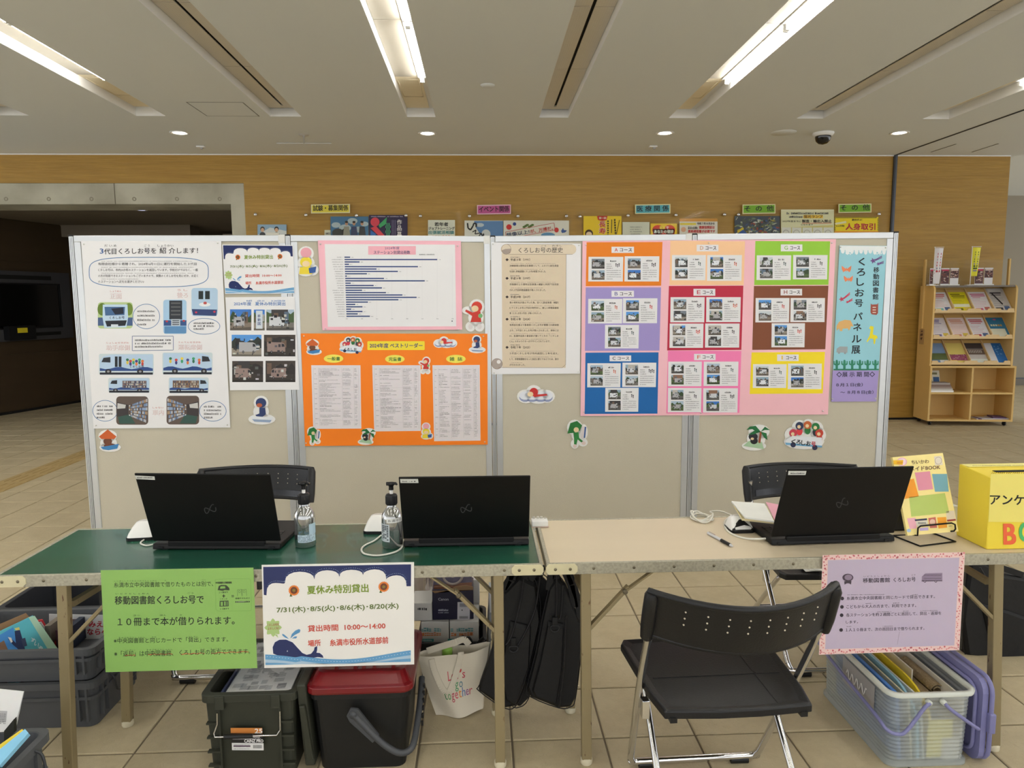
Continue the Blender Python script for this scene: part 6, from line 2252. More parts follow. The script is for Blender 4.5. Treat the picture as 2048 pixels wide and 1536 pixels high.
def bottle(px, py, label, kind):
    c = at_z(px, py, TZ)
    x, y = c.x, c.y + .034
    t = thing('pump_bottle', label, 'bottle', 'clear pump bottles of hand gel')
    r_ = .0375
    obj('body', MB().lathe([(.034, .0005), (r_, .006), (r_, .105), (.035, .122), (.024, .140), (.0165, .148), (.0165, .158)], (x, y, TZ), 32, caps=False), BOT, t)
    obj('base_disc', MB().lathe([(.033, .001), (.034, .003), (.0, .006)], (x, y, TZ), 24), mat('bottle_base', (96, 98, 100), .25), t)
    obj('gel', MB().lathe([(.034, .006), (.034, .05 if kind == 0 else .062), (0, .05 if kind == 0 else .062)], (x, y, TZ), 28), clear_film('gel', (170, 182, 186), .2, .08, .05, (150, 165, 170)), t)
    obj('dip_tube', MB().tube([(x + .004, y, TZ + .01), (x, y, TZ + .15)], .003, 6), clear_film('dip_tube', (225, 225, 225), .3, .35, .2), t)
    b = MB().lathe([(.019, .156), (.0205, .158), (.0205, .19), (.018, .194), (.012, .196)], (x, y, TZ), 24)
    for k in range(24):
        a = 2 * math.pi * k / 24
        b.beam((x + .0205 * math.cos(a), y + .0205 * math.sin(a), TZ + .160), (x + .0205 * math.cos(a), y + .0205 * math.sin(a), TZ + .188), .002, .002, (0, 1, 0))
    obj('collar', b, BLACKP, t)
    obj('stem', MB().lathe([(.0065, .194), (.0065, .212)], (x, y, TZ), 12), WHITE, t)
    b = MB().lathe([(.009, .210), (.008, .222), (.012, .228), (.016, .231), (.014, .236), (0, .238)], (x, y, TZ), 16)
    b.tube([(x - .016, y, TZ + .232), (x, y - .002, TZ + .233), (x + .018, y - .012, TZ + .236), (x + .023, y - .016, TZ + .232)], [.007, .0065, .005, .0035], 8)
    obj('pump_head', b, BLACKP, t)

    def cyl(a0, a1, z0, z1, col, rr_=r_ + .0006, n_=8):
        b_ = MB()
        b_.grid(lambda u, v: V((x + rr_ * math.sin(math.radians(a0 + (a1 - a0) * u)), y - rr_ * math.cos(math.radians(a0 + (a1 - a0) * u)), TZ + z0 + (z1 - z0) * v)), n_, 1, None, col)
        return b_

    def word(mb_, tx, a0, a1, z0, z1, col, bold=.02, rr_=r_ + .0011):
        vs, fs, (p0, q0, p1, q1) = glyphs(tx, 0.0, 2)
        mb_.add([V((x + rr_ * math.sin(math.radians(a0 + (a1 - a0) * (u - p0) / (p1 - p0))), y - rr_ * math.cos(math.radians(a0 + (a1 - a0) * (u - p0) / (p1 - p0))), TZ + z0 + (z1 - z0) * (v - q0) / (q1 - q0))) for u, v in vs], fs, col)
    r = random.Random(kind)
    if kind == 0:
        b = cyl(-30, 80, .022, .05, (188, 206, 218))
        b2 = cyl(35, 85, .05, .088, (178, 200, 214))
        b.add(b2.v, b2.f, (178, 200, 214))
        for k in range(5):
            for j in range(12):
                if r.random() < .8:
                    a = -26 + j * 8.4
                    m = cyl(a, a + r.uniform(3, 7), .026 + k * .005, .028 + k * .005, (70, 90, 104), r_ + .001, 1)
                    b.add(m.v, m.f, (70, 90, 104))
        for k in range(14):
            a, z = r.uniform(-25, 30), r.uniform(.052, .062)
            m = cyl(a, a + 6, z, z + .004, (60, 84, 96), r_ + .001, 1)
            b.add(m.v, m.f, (84, 108, 120))
        obj('label', b, INK, t)
    else:
        b = cyl(-22, 72, .098, .114, (228, 228, 224), r_ + .0008)
        word(b, '糸満市立', -16, 66, .101, .111, (34, 34, 34), .05)
        obj('name_label', b, INK, t)
        b = cyl(-88, -8, .028, .092, (196, 204, 208))
        for k in range(9):
            for j in range(4):
                if r.random() < .75:
                    a = -60 + j * 12
                    m = cyl(a, a + 10, .034 + k * .0062, .038 + k * .0062, (58, 66, 72), r_ + .001, 1)
                    b.add(m.v, m.f, (58, 66, 72))
        obj('label', b, INK, t)


bottle(607, 1097, 'clear pump bottle beside the leftmost laptop, pale label low on it', 0)
bottle(783, 1099, 'clear pump bottle with a white name label, beside the middle laptop', 1)


def wedge_scanner(px, py, label, yaw=0.0, s=1.0, dark=False):
    c = at_z(px, py, TZ)
    t = thing('palm_scanner' if not dark else 'cable_hub', label, 'scanner', None if dark else 'white wedge scanners')
    M = Matrix.Translation(c) @ Matrix.Rotation(yaw, 4, 'Z') @ Matrix.Scale(s, 4)
    b = MB(M)
    b.loft([rrect(-.055, .055, 0, .11, .0005, .02), rrect(-.055, .055, 0, .11, .012, .02)])
    obj('base', b, BLACKP, t)
    rings = []
    for z, y0, y1, xw in ((.012, .003, .108, .052), (.024, .012, .106, .049), (.042, .035, .102, .042), (.056, .055, .098, .033), (.060, .064, .092, .024)):
        rings.append(rrect(-xw, xw, y0, y1, z, .016))
    b = MB(M)
    b.loft(rings, (False, True), smooth=True)
    obj('hood', b, mat('glossy_white', (238, 238, 236), .25, var=.01), t)
    b = MB(M)
    for k in range(6):
        b.hexa([(-.018 + k * .006, .021, .0285), (-.0145 + k * .006, .021, .0285), (-.0145 + k * .006, .0215, .0285), (-.018 + k * .006, .0215, .0285)], [(-.018 + k * .006, .0265, .034), (-.0145 + k * .006, .0265, .034), (-.0145 + k * .006, .027, .034), (-.018 + k * .006, .027, .034)])
    obj('mark', b, mat('mark_blue', (60, 70, 110)), t)
    if dark:
        b = MB(M)
        b.prism([(-.05, .002, .0125), (.05, .002, .0125), (.03, .022, .03), (.008, .034, .05), (-.008, .034, .05), (-.03, .022, .03)], (0, .004, .003))
        obj('front_trim', b, BLACKP, t)
    return t


CORD = mat('white_cord', (226, 224, 214), .4)


def smooth(pts, k=6):
    out = []
    P = [V(p) for p in pts]
    for i in range(len(P) - 1):
        a, b_, c, d = P[max(i - 1, 0)], P[i], P[i + 1], P[min(i + 2, len(P) - 1)]
        for j in range(k):
            t_ = j / k
            out.append(.5 * ((2 * b_) + (c - a) * t_ + (2 * a - 5 * b_ + 4 * c - d) * t_ ** 2 + (3 * b_ - a - 3 * c + d) * t_ ** 3))
    out.append(P[-1])
    return out


def zc(px, py, z=.0035):
    return at_z(px, py, TZ + z)


wedge_scanner(279, 1082, 'white wedge-shaped scanner left of the leftmost laptop', .1, .95)
wedge_scanner(752, 1069, 'white wedge-shaped scanner behind the second pump bottle', -.05, .95)
wedge_scanner(1487, 1067, 'white and black wedge device left of the beige-table laptop, under the pad', .0, .85, True)
tag(obj('cable', MB().tube(smooth([zc(290, 1078), zc(281, 1086), zc(292, 1091), zc(306, 1089)]), .003, 8), CORD), 'short white cable running from the left scanner to the leftmost laptop', 'cable')
tag(obj('cable', MB().tube(smooth([zc(762, 1071), zc(748, 1082), zc(731, 1090), zc(723, 1099), zc(730, 1108), zc(758, 1111), zc(790, 1104), zc(804, 1094), zc(807, 1080, .006)]), .0035, 8), CORD), 'white cable looping round the second pump bottle', 'cable')
coil = []
rr_ = random.Random(4)
for k in range(46):
    a = k * .55
    q = zc(1404, 1037)
    coil.append(q + V((.038 * math.cos(a) * (1 + .15 * math.sin(a * .37)), .05 * math.sin(a) * (1 + .2 * math.sin(a * .61)), .001 + .0006 * k * (.5 + .5 * math.sin(k)))))
coil += [zc(1420, 1023), zc(1440, 1022), zc(1462, 1030), zc(1478, 1040)]
tag(obj('cable', MB().tube(smooth(coil, 3), .003, 6), CORD), 'coiled white cord at the back of the beige table', 'cable')
tag(obj('cable', MB().tube(smooth([zc(1462, 1032), zc(1450, 1043), zc(1452, 1058), zc(1468, 1070), zc(1492, 1077), zc(1514, 1078, .01), zc(1534, 1077, .012)]), .0038, 8), CORD), 'thick white cable plugging into the beige-table laptop', 'cable')
a, c = zc(1416, 1066, .006), zc(1466, 1093, .006)
t = thing('ballpoint_pen', 'silver ballpoint pen with black grip lying on the beige table', 'pen')
obj('barrel', MB().tube([a, a.lerp(c, .55)], .0055, 10), mat('silver_plastic', (214, 216, 222), .3, .3), t)
obj('grip', MB().tube([a.lerp(c, .55), a.lerp(c, .9)], .0062, 10), BLACKP, t)
obj('tip', MB().tube([a.lerp(c, .9), a.lerp(c, .96), c], [.0055, .0035, .001], 10), mat('silver_plastic'), t)
obj('clip', MB().beam(a.lerp(c, .04) + V((0, 0, .007)), a.lerp(c, .3) + V((0, 0, .007)), .003, .0015), CHROME, t)
# white block with clips over the joint
c = at_z(1080, 1056, TZ)
t = thing('clip_block', 'small white plastic block with clips lying across the gap between tables', 'clip block')
b = MB(Matrix.Translation(c))
b.box(-.032, .032, 0, .045, .0045, .028)
obj('body', b, mat('glossy_white'), t, .004)
b = MB(Matrix.Translation(c))
for k, x in enumerate((-.022, -.006, .008, .023)):
    b.box(x - .005, x + .005, .03, .038, .028, .036 if k < 3 else .032)
obj('clip', b, mat('clip_grey', (190, 186, 176), .4), t, .001)
obj('sole', MB(Matrix.Translation(c)).box(-.03, .034, .002, .043, .0018, .0045), mat('clip_pink', (216, 190, 180), .5), t)

# notebook, papers and pink folder left of the third laptop
def pad_q(pts, z0, z1, th, m, nm, lb, cat):
    b_ = MB()
    top = [at_z(x, y, z) for (x, y), z in zip(pts, (z1, z1, z0, z0))]
    b_.prism(top, (0, 0, -th))
    return tag(obj(nm, b_, m), lb, cat)


pad_q([(1467, 1008), (1533, 1012), (1550, 1044), (1484, 1037)], .757, .773, .008, mat('card_manila', (228, 216, 170), .6), 'folder', 'manila folder lying under the white pad by the beige-table laptop', 'folder')
pad_q([(1463, 1002), (1529, 1007), (1548, 1042), (1490, 1034)], .770, .788, .006, mat('pad_white', (232, 234, 230), .6, bump=.05), 'writing_pad', 'white pad of paper on top of the folder by the beige-table laptop', 'pad')
pad_q([(1532, 1004), (1562, 1010), (1566, 1044), (1550, 1041)], .762, .778, .003, mat('folder_pink', (236, 172, 192), .55), 'folder', 'pink folder half hidden behind the beige-table laptop', 'folder')

# book on its wire stand
BK = Plane((0, 2.43, .73), (0, -1, .34))
t = tag(obj('book', Print(BK.q, (1740, 880, 6.143), base=.0).sheet([(275, 212), (895, 158), (1088, 1122), (462, 1176)], .012, None, 0), mat('cover_cream', (246, 228, 150), .35, var=.02)), 'cream craft book with coloured picture squares standing on a black wire stand', 'book')
p = Print(BK.q, (1740, 880, 6.143), base=.0)
p.text('ちいかわ', (510, 296), (724, 284), 46, (90, 62, 52), .02, 2)
p.text('ハンドメイドBOOK', (300, 394), (862, 356), 50, (96, 64, 54), .03, 2)
p.ell(392, 268, 62, 52, (238, 170, 196), 1, 24)
p.ell(392, 268, 54, 44, (246, 214, 226), 1.4, 24)
p.poly([(286, 250), (410, 246), (402, 306), (290, 300)], (244, 190, 30), 1.8)
p.text('かわいい', (330, 290), (402, 288), 26, (220, 120, 40), .04, 2.2, 1)
p.poly([(786, 202), (878, 196), (896, 306), (800, 312)], (232, 222, 206), 1)
p.ering(840, 254, 40, 44, 4, (150, 120, 90), 1.4, 24)
p.poly([(470, 490), (540, 474), (600, 694), (424, 724)], (246, 160, 40), 1)
p.poly([(550, 400), (736, 384), (776, 604), (596, 622)], (228, 150, 172), 1)
p.poly([(762, 418), (946, 416), (968, 634), (798, 636)], (122, 176, 192), 1)
p.poly([(480, 700), (920, 652), (974, 894), (508, 942)], (186, 206, 110), 1)
p.poly([(454, 962), (560, 956), (574, 1086), (488, 1092)], (236, 176, 190), 1)
p.poly([(546, 976), (700, 962), (702, 984), (556, 996)], (50, 54, 90), 1.4)
p.poly([(560, 998), (704, 986), (716, 1060), (578, 1064)], (226, 222, 206), 1.2)
for k in range(14):
    p.poly([(590 + k * 7, 1008), (593 + k * 7, 1008), (596 + k * 7, 1032), (593 + k * 7, 1032)], (50, 50, 60), 1.8)
p.poly([(716, 960), (806, 946), (824, 1078), (738, 1082)], (204, 110, 96), 1)
p.ell(768, 1008, 34, 36, (236, 200, 180), 1.4)
p.poly([(826, 952), (934, 946), (948, 1076), (842, 1088)], (246, 166, 44), 1)
p.poly([(930, 876), (1032, 866), (1052, 972), (948, 982)], (226, 212, 190), 1)
p.poly([(946, 980), (1052, 970), (1054, 990), (950, 1002)], (150, 50, 50), 1.3)
p.poly([(610, 1080), (716, 1072), (718, 1110), (614, 1116)], (196, 176, 222), 1)
p.ell(478, 1112, 26, 22, (176, 200, 226), 1.2)
p.dashes((966, 1062), (1018, 1058), 10, (120, 100, 60), 1.6, .7)
for k, (x, y, c) in enumerate(((604, 790, (226, 190, 80)), (736, 800, (232, 234, 236)), (858, 770, (226, 170, 110)), (655, 505, (240, 214, 222)), (866, 530, (236, 240, 242)))):
    pass
obj('cover_print', p, INK, t)
t = thing('book_stand', 'black wire book stand under the cream craft book', 'book stand')
WIRE = mat('black_wire', (14, 14, 16), .35, .5)
wz = TZ + .003
w0 = [at_z(1786, 1071, wz), at_z(1840, 1092, wz), at_z(1911, 1083, wz), at_z(1866, 1066, wz)]
obj('base_wire', MB().tube([w0[0], w0[0].lerp(w0[1], .97), w0[1], w0[1].lerp(w0[2], .05), w0[1].lerp(w0[2], .96), w0[2], w0[2].lerp(w0[3], .05), w0[3]], .003, 8), WIRE, t)
lip = [BK.q(1826, 1070, -.012), BK.q(1835, 1071, .012), BK.q(1836, 1056, .014), BK.q(1841, 1052, .014), BK.q(1903, 1046, .014), BK.q(1910, 1049, .014), BK.q(1911, 1058, .014), BK.q(1908, 1062, .012), BK.q(1896, 1063, -.012)]
obj('lip_wire', MB().tube(lip, .003, 8), WIRE, t)
b = MB()
for s_, bp in ((w0[3], BK.q(1866, 1064, -.016)), (w0[0], BK.q(1826, 1069, -.016))):
    b.tube([s_, bp, bp + (BK.q(1850, 960, -.016) - BK.q(1866, 1064, -.016)) * .9], .003, 8)
obj('back_wire', b, WIRE, t)
c = at_z(1802, 1062, TZ)
tag(obj('black_box', MB().box(c.x - .03, c.x + .03, c.y, c.y + .05, TZ + .0005, TZ + .085), BLACKP, bevel=.006), 'small black box standing between the beige-table laptop and the craft book', 'box')
c = at_z(1908, 1042, TZ)
tag(obj('paper_pad', MB().box(c.x - .03, c.x + .015, c.y, c.y + .04, TZ + .0005, TZ + .06), mat('pad_white')), 'small white paper stack glimpsed between the craft book and the yellow box', 'paper')

# yellow questionnaire box
YB = mat('yellow_card', (238, 214, 66), .5, var=.03, scale=6, bump=.1, bscale=8)
t = thing('ballot_box', 'bright yellow questionnaire box with black and coloured lettering', 'box')
x0, x1, y0, y1, zt = 1.757, 2.06, 2.35, 2.51, .965
b = MB()
b.hexa([(x0 + .008, y0, TZ + .0006), (x1, y0, TZ + .0006), (x1, y1, TZ + .0006), (x0 + .006, y1, TZ + .0006)], [(x0, y0, zt - .004), (x1, y0, zt - .004), (x1, y1, zt + .006), (x0, y1, zt + .006)])
obj('body', b, YB, t, .003)
b = MB()
b.box(x0 + .005, x1, y1 - .045, y1 - .005, zt + .0045, zt + .0065)
obj('top_strip', b, mat('pale_yellow_card', (250, 240, 150), .5), t)
obj('slot', MB().hexa([(x0 + .06, y0 + .05, zt + .0002), (x1, y0 + .05, zt + .0002), (x1, y0 + .07, zt + .0014), (x0 + .06, y0 + .07, zt + .0014)], [(x0 + .06, y0 + .05, zt + .0012), (x1, y0 + .05, zt + .0012), (x1, y0 + .07, zt + .0024), (x0 + .06, y0 + .07, zt + .0024)]), mat('slot_dark', (12, 12, 12)), t)
PB = Plane((0, y0 - .0012, 0), (0, -1, 0))
p = Print(PB.q, (1740, 880, 6.143), base=.0, step=.0003)
p.sheet([(1484, 416), (2300, 416), (2290, 1012), (1456, 1006)], .0003, (240, 226, 120), 1)
p.text('アンケート', (1472, 788), (2190, 800), 118, (24, 24, 24), .035, 2.4)
p.text('B', (1640, 1274), (1782, 1272), 246, (236, 104, 62), .07, 2.4, 4)
p.text('O', (1830, 1240), (2000, 1240), 230, (78, 186, 108), .09, 2.4, 4)
p.text('X', (2040, 1260), (2200, 1260), 230, (80, 130, 200), .07, 2.4, 4)
for k in range(20):
    p.line([(1490 + k * 26, 414), (1504 + k * 26, 400)], 6, (150, 130, 40), 2)
obj('lettering', p, INK, t)
p = Print(lambda a_, c_, o=0: at_z(a_, c_, zt + .0068), (1740, 880, 6.143), base=0, step=0)
p.dashes((1260, 318), (2000, 314), 10, (150, 140, 80), 1, .5, unit=1.4)
obj('strip_print', p, INK, t)
# ================================================================== CHAIRS
CHB = mat('chair_black', (16, 17, 21), .42, var=.08, scale=30, bump=.08, bscale=160)


def chair(cx, cy, yaw, label, ext=0.0):
    """folding chair, local +y is the way it faces; seat centre at the origin"""
    M = Matrix.Translation((cx, cy, 0)) @ Matrix.Rotation(yaw, 4, 'Z')
    t = thing('folding_chair', label, 'chair', 'black folding chairs')
    # seat: moulded slab with turned-down edge, wider to the front
    def edge(z, g):
        return [V((-.215 + g, -.20 + g, z)), V((-.06, -.212 + g, z)), V((.06, -.212 + g, z)), V((.215 - g, -.20 + g, z)), V((.232 - g, -.1, z)), V((.25 - g, .2 - g, z)), V((.235 - g, .232 - g, z)), V((0, .24 - g, z)), V((-.235 + g, .232 - g, z)), V((-.25 + g, .2 - g, z)), V((-.232 + g, -.1, z))]
    b = MB(M)
    b.loft([edge(.405, .012), edge(.405, 0), edge(.428, 0), edge(.432, .006), edge(.427, .026)], (True, True))
    obj('seat', b, CHB, t, .004)
    b = MB(M)
    b.box(-.2, .2, -.02, -.012, .4265, .4285)
    b.box(.12, .126, -.19, .15, .4265, .4285)
    b.box(-.2, -.18, -.205, -.18, .395, .41)
    b.box(.18, .2, -.205, -.18, .395, .41)
    obj('seat_rib', b, CHB, t)
    # backrest: curved shell
    W_ = .268

    def shell(u, v):
        x = -W_ + 2 * W_ * u
        zt_ = .786 - .012 * (1 - (2 * u - 1) ** 2)
        zb_ = .645 - .012 * (1 - (2 * u - 1) ** 2)
        z = zb_ + (zt_ - zb_) * v
        y = -.30 + .12 * (2 * u - 1) ** 2 + .02 * (1 - v) - .03 * v
        return V((x, y, z))
    b = MB(M)
    b.grid(shell, 22, 8, (0, .016, 0))
    back = obj('backrest', b, CHB, t, .004)
    for sx in (-1, 1):
        b = MB(M)
        pts = [shell(.5 + sx * .485, v) + V((0, .006, 0)) for v in (-.08, .2, .6, .9, 1.0)]
        b.tube(pts, [.018, .021, .021, .02, .014], 10, flat=1.2)
        obj('side_pad', b, CHB, t)
    b = MB(M)
    b.tube([shell(k / 16, 1.0) + V((0, .008, 0)) for k in range(17)], .010, 8)
    b.tube([shell(k / 16, 0.0) + V((0, .008, 0)) for k in range(17)], .009, 8)
    obj('edge_roll', b, CHB, t)
    b = MB(M)
    for i in range(8):
        for j in range(3):
            u = .16 + i * .0975
            c = shell(u, .78 - j * .15)
            b.tube([c + V((0, -.0012, 0)), c + V((0, .0172, 0))], .0026, 6)
    obj('vent_hole', b, mat('hole_pale', (196, 186, 166), .6), back, kind='stuff')
    b = MB(M)
    b.grid(lambda u, v: shell(.1 + .8 * u, .06 + .2 * v) + V((0, .0165, 0)), 10, 1, (0, .002, 0))
    obj('grip_band', b, mat('chair_gloss', (30, 32, 40), .22), t)
    # chrome tubes: long tube from the back down to the front floor rail
    L1 = []
    for sx in (-1, 1):
        p = shell(.5 + sx * .47, 0.05) + V((0, .006, 0))
        obj('leg', MB(M).tube(smooth([(p.x, p.y, p.z + .08), (p.x, p.y + .01, p.z), (sx * .245, -.03 + ext * .3, .40), (sx * .222, .155 + ext, .05)], 5), .0115, 10), CHROME, t)
        obj('leg', MB(M).tube([(sx * .2, .12, .40), (sx * .205, -.10, .18), (sx * .21, -.255, .018)], .0105, 10), CHROME, t)
        obj('bracket', MB(M).box(sx * .222 - .012, sx * .222 + .012, -.03, .0, .30, .36), CHROME, t, .003)
        obj('rubber_foot', MB(M).tube([(sx * .19, .17 + ext, .012), (sx * .13, .172 + ext, .012)], .014, 8), BLACKP, t)
        obj('rubber_foot', MB(M).tube([(sx * .21, -.255, .03), (sx * .21, -.265, .0005)], .0145, 8), BLACKP, t)
    obj('floor_rail', MB(M).tube(smooth([(x_, y_ + ext, z_) for x_, y_, z_ in ((-.222, .155, .052), (-.212, .166, .03), (-.19, .17, .024), (.19, .17, .024), (.212, .166, .03), (.222, .155, .052))], 4), .0115, 10), CHROME, t)
    obj('rear_rail', MB(M).tube([(-.205, -.15, .125), (.205, -.15, .125)], .008, 8), CHROME, t)
    return t


chair(.712, 2.075, .03, 'black folding chair seen from behind, in front of the beige table')
chair(-1.085, 3.19, math.pi + .0, 'black folding chair behind the green table, at the leftmost laptop', .14)
chair(1.505, 3.06, math.pi - .02, 'black folding chair behind the beige table, facing the viewer', .1)
# papers on the rear chair's seat
b = MB()
for k in range(5):
    a = .1 * k - .1
    M_ = Matrix.Translation((1.46 + .012 * k, 2.90 + .006 * k, .4335 + .0022 * k)) @ Matrix.Rotation(a, 4, 'Z')
    b.M = M_
    b.grid(lambda u, v: V((-.10 + .2 * u, -.07 + .16 * v, .004 * math.sin(u * 5 + k) + .004)), 6, 2, (0, 0, .001))
b.M = None
tag(obj('loose_papers', b, mat('pad_white')), 'loose white papers on the seat of the chair behind the beige table', 'papers')

# ================================================================== CRATES UNDER THE TABLE
GC = mat('grey_crate', (80, 82, 86), .55, var=.08, scale=15)
GCD = mat('charcoal_crate', (42, 44, 50), .55, var=.08, scale=15)


def crate(x0, x1, y0, y1, z0, z1, m, label, rim=.012, grp='grey book crates', ribs=True, wall=.006, handle=True, name='crate'):
    t = thing(name, label, 'crate', grp)
    tp = .012
    b = MB()
    rings = [rrect(x0 + tp, x1 - tp, y0 + tp, y1 - tp, z0 + .0006, .03), rrect(x0 + .003, x1 - .003, y0 + .003, y1 - .003, z1 - .02, .03), rrect(x0 + .003, x1 - .003, y0 + .003, y1 - .003, z1, .03),
             rrect(x0 + .003 + wall, x1 - .003 - wall, y0 + .003 + wall, y1 - .003 - wall, z1, .026), rrect(x0 + tp + wall, x1 - tp - wall, y0 + tp + wall, y1 - tp - wall, z0 + .008, .026)]
    b.loft(rings, (True, True))
    obj('body', b, m, t)
    b = MB()
    b.loft([rrect(x0 - rim, x1 + rim, y0 - rim, y1 + rim, z1 - .024, .034), rrect(x0 - rim, x1 + rim, y0 - rim, y1 + rim, z1 + .001, .034), rrect(x0 + wall, x1 - wall, y0 + wall, y1 - wall, z1 + .001, .028),
            rrect(x0 + wall, x1 - wall, y0 + wall, y1 - wall, z1 - .024, .028), rrect(x0 - rim, x1 + rim, y0 - rim, y1 + rim, z1 - .024, .034)], (False, False))
    zm = z0 + (z1 - z0) * .62
    b.loft([rrect(x0 - rim * .4, x1 + rim * .4, y0 - rim * .4, y1 + rim * .4, zm, .032), rrect(x0 - rim * .4, x1 + rim * .4, y0 - rim * .4, y1 + rim * .4, zm + .012, .032),
            rrect(x0 + .004, x1 - .004, y0 + .004, y1 - .004, zm + .012, .032), rrect(x0 + .004, x1 - .004, y0 + .004, y1 - .004, zm, .032), rrect(x0 - rim * .4, x1 + rim * .4, y0 - rim * .4, y1 + rim * .4, zm, .032)], (False, False))
    obj('rim', b, m, t)
    if ribs:
        for xx, yy, vertical in ((x1, y0 + .05, 0), (x1, y0 + .085, 0), (x1, y1 - .06, 0), (x0 + .05, y0, 1), (x1 - .06, y0, 1), (x1 - .03, y0, 1)):
            b = MB()
            if vertical:
                b.box(xx - .004, xx + .004, y0 - rim * .5, y0 + .01, z0 + .03, z1 - .02)
            else:
                b.box(xx - .01, xx + rim * .5, yy - .004, yy + .004, z0 + .03, z1 - .02)
            obj('rib', b, m, t)
    if handle:
        yc = (y0 + y1) / 2
        obj('handle', MB().tube(smooth([(x1 + rim, yc - .09, z1 - .012), (x1 + rim + .02, yc - .095, z1 - .03), (x1 + rim + .028, yc - .08, z1 - .085), (x1 + rim + .028, yc + .06, z1 - .085), (x1 + rim + .02, yc + .08, z1 - .03), (x1 + rim, yc + .08, z1 - .012)], 4), .004, 8), mat('handle_dark', (50, 52, 56), .4), t)
    return t


crate(-2.03, -1.455, 2.57, 2.925, 0, .185, GC, 'grey book crate on the floor, lower of the stack at left')
crate(-2.03, -1.455, 2.57, 2.925, .186, .315, GC, 'grey book crate stacked on another at left, picture books standing in it')
crate(-2.05, -1.46, 2.97, 3.36, 0, .305, GCD, 'charcoal book crate behind the grey stack at left')
crate(-1.95, -1.30, 1.72, 2.04, 0, .325, GC, 'grey book crate nearest the viewer at the lower left corner')
for k in range(11):
    x = -2.08 + .04 * k
    q = MB().box(x, x + .022 + .01 * (k % 2), 2.80, 2.9, .2, .282 + .01 * (k % 3), [(70, 60, 70), (40, 50, 90), (120, 110, 100), (60, 30, 40), (30, 40, 60), (180, 170, 150)][k % 6])
    names = ['brown', 'navy', 'taupe', 'maroon', 'dark blue', 'cream']
    if k > 7:
        tag(obj('book', q, INK), 'thin upright %s book in the upper grey crate, beside the red book' % ['taupe', 'maroon', 'dark blue'][k - 8], 'book', 'books in the upper grey crate')


def slabbook(name, px, depths, thick, rgb, label, grp, printer=None, cat='book'):
    """a board book whose front cover corners are seen at px with the given distances"""
    P_ = [at_y(x, y, d) for (x, y), d in zip(px, depths)]
    n = (P_[1] - P_[0]).cross(P_[3] - P_[0]).normalized()
    if n.dot(ORG - P_[0]) < 0:
        n = -n
    pl = Plane(P_[0], n)
    P_ = [pl.q(x, y) for x, y in px]
    b_ = MB()
    b_.col = rgb
    b_.prism(P_, n * -thick)
    c0 = sum(P_, V((0, 0, 0))) / 4
    inner = [c0 + (q - c0) * .985 - n * .001 for q in P_]
    o = obj(name, b_, INK)
    tag(o, label, cat, grp)
    p_ = Print(pl.q, (0, 1130, 3.783), base=.0002, step=.0003)
    return o, p_


o, p = slabbook('book', [(-40, 1265), (52, 1226), (122, 1310), (0, 1345)], (2.66, 2.80, 2.80, 2.66), .004, (150, 116, 84), 'brown-edged picture book behind the turquoise one, upper grey crate', 'books in the upper grey crate')
o, p = slabbook('book', [(-30, 1277), (66, 1231), (130, 1330), (20, 1372)], (2.64, 2.76, 2.76, 2.64), .009, (92, 186, 200), 'turquoise picture book with a drawn diver, slanting in the upper grey crate', 'books in the upper grey crate')
p.poly([(215, 395), (262, 384), (470, 680), (400, 700)], (182, 218, 190), 1)
p.poly([(-20, 540), (100, 470), (120, 560), (200, 660), (-20, 660)], (66, 140, 210), 1)
p.poly([(110, 500), (150, 490), (170, 560), (190, 640), (140, 640), (95, 600), (60, 560), (90, 560), (120, 590)], (36, 50, 90), 1.5)
p.poly([(60, 545), (85, 550), (96, 580), (84, 590)], (234, 232, 226), 1.8)
p.poly([(160, 560), (190, 550), (206, 610), (176, 620)], (60, 70, 100), 1.8)
p.poly([(-20, 600), (30, 570), (60, 640), (60, 700), (-20, 700)], (134, 104, 84), 1.6)
for k, ch in enumerate('すいぞく'):
    p.text(ch, (226 + k * 27, 572 + k * 30), (258 + k * 27, 590 + k * 30), 30, (226, 238, 240), .05, 2)
p.poly([(110, 480), (145, 470), (150, 492), (120, 494)], (226, 214, 120), 1.9)
obj('cover_print', p, INK, o)
o, p = slabbook('book', [(76, 1242), (86, 1240), (140, 1330), (128, 1340)], (2.80, 2.81, 2.83, 2.82), .02, (196, 40, 48), 'book with a red spine and white barcode, upper grey crate', 'books in the upper grey crate')
p.poly([(292, 432), (312, 428), (352, 490), (330, 500)], (232, 232, 232), 1)
for k in range(7):
    p.poly([(298 + k * 6, 440 + k * 9), (312 + k * 6, 436 + k * 9), (314 + k * 6, 440 + k * 9), (300 + k * 6, 444 + k * 9)], (40, 40, 40), 1.5)
obj('spine_print', p, INK, o)
o, p = slabbook('placard', [(98, 1228), (208, 1230), (206, 1284), (98, 1288)], (2.90, 2.90, 2.90, 2.90), .002, (206, 206, 206), 'white placard with crimson handwriting behind the grey crates at left', None, cat='placard')
p.text('シールがみえるように', (440, 470), (1010, 466), 46, (176, 26, 44), .05, 1.5)
p.text('きれいにならべてね', (440, 530), (930, 524), 46, (176, 26, 44), .05, 1.5)
obj('lettering', p, INK, o)
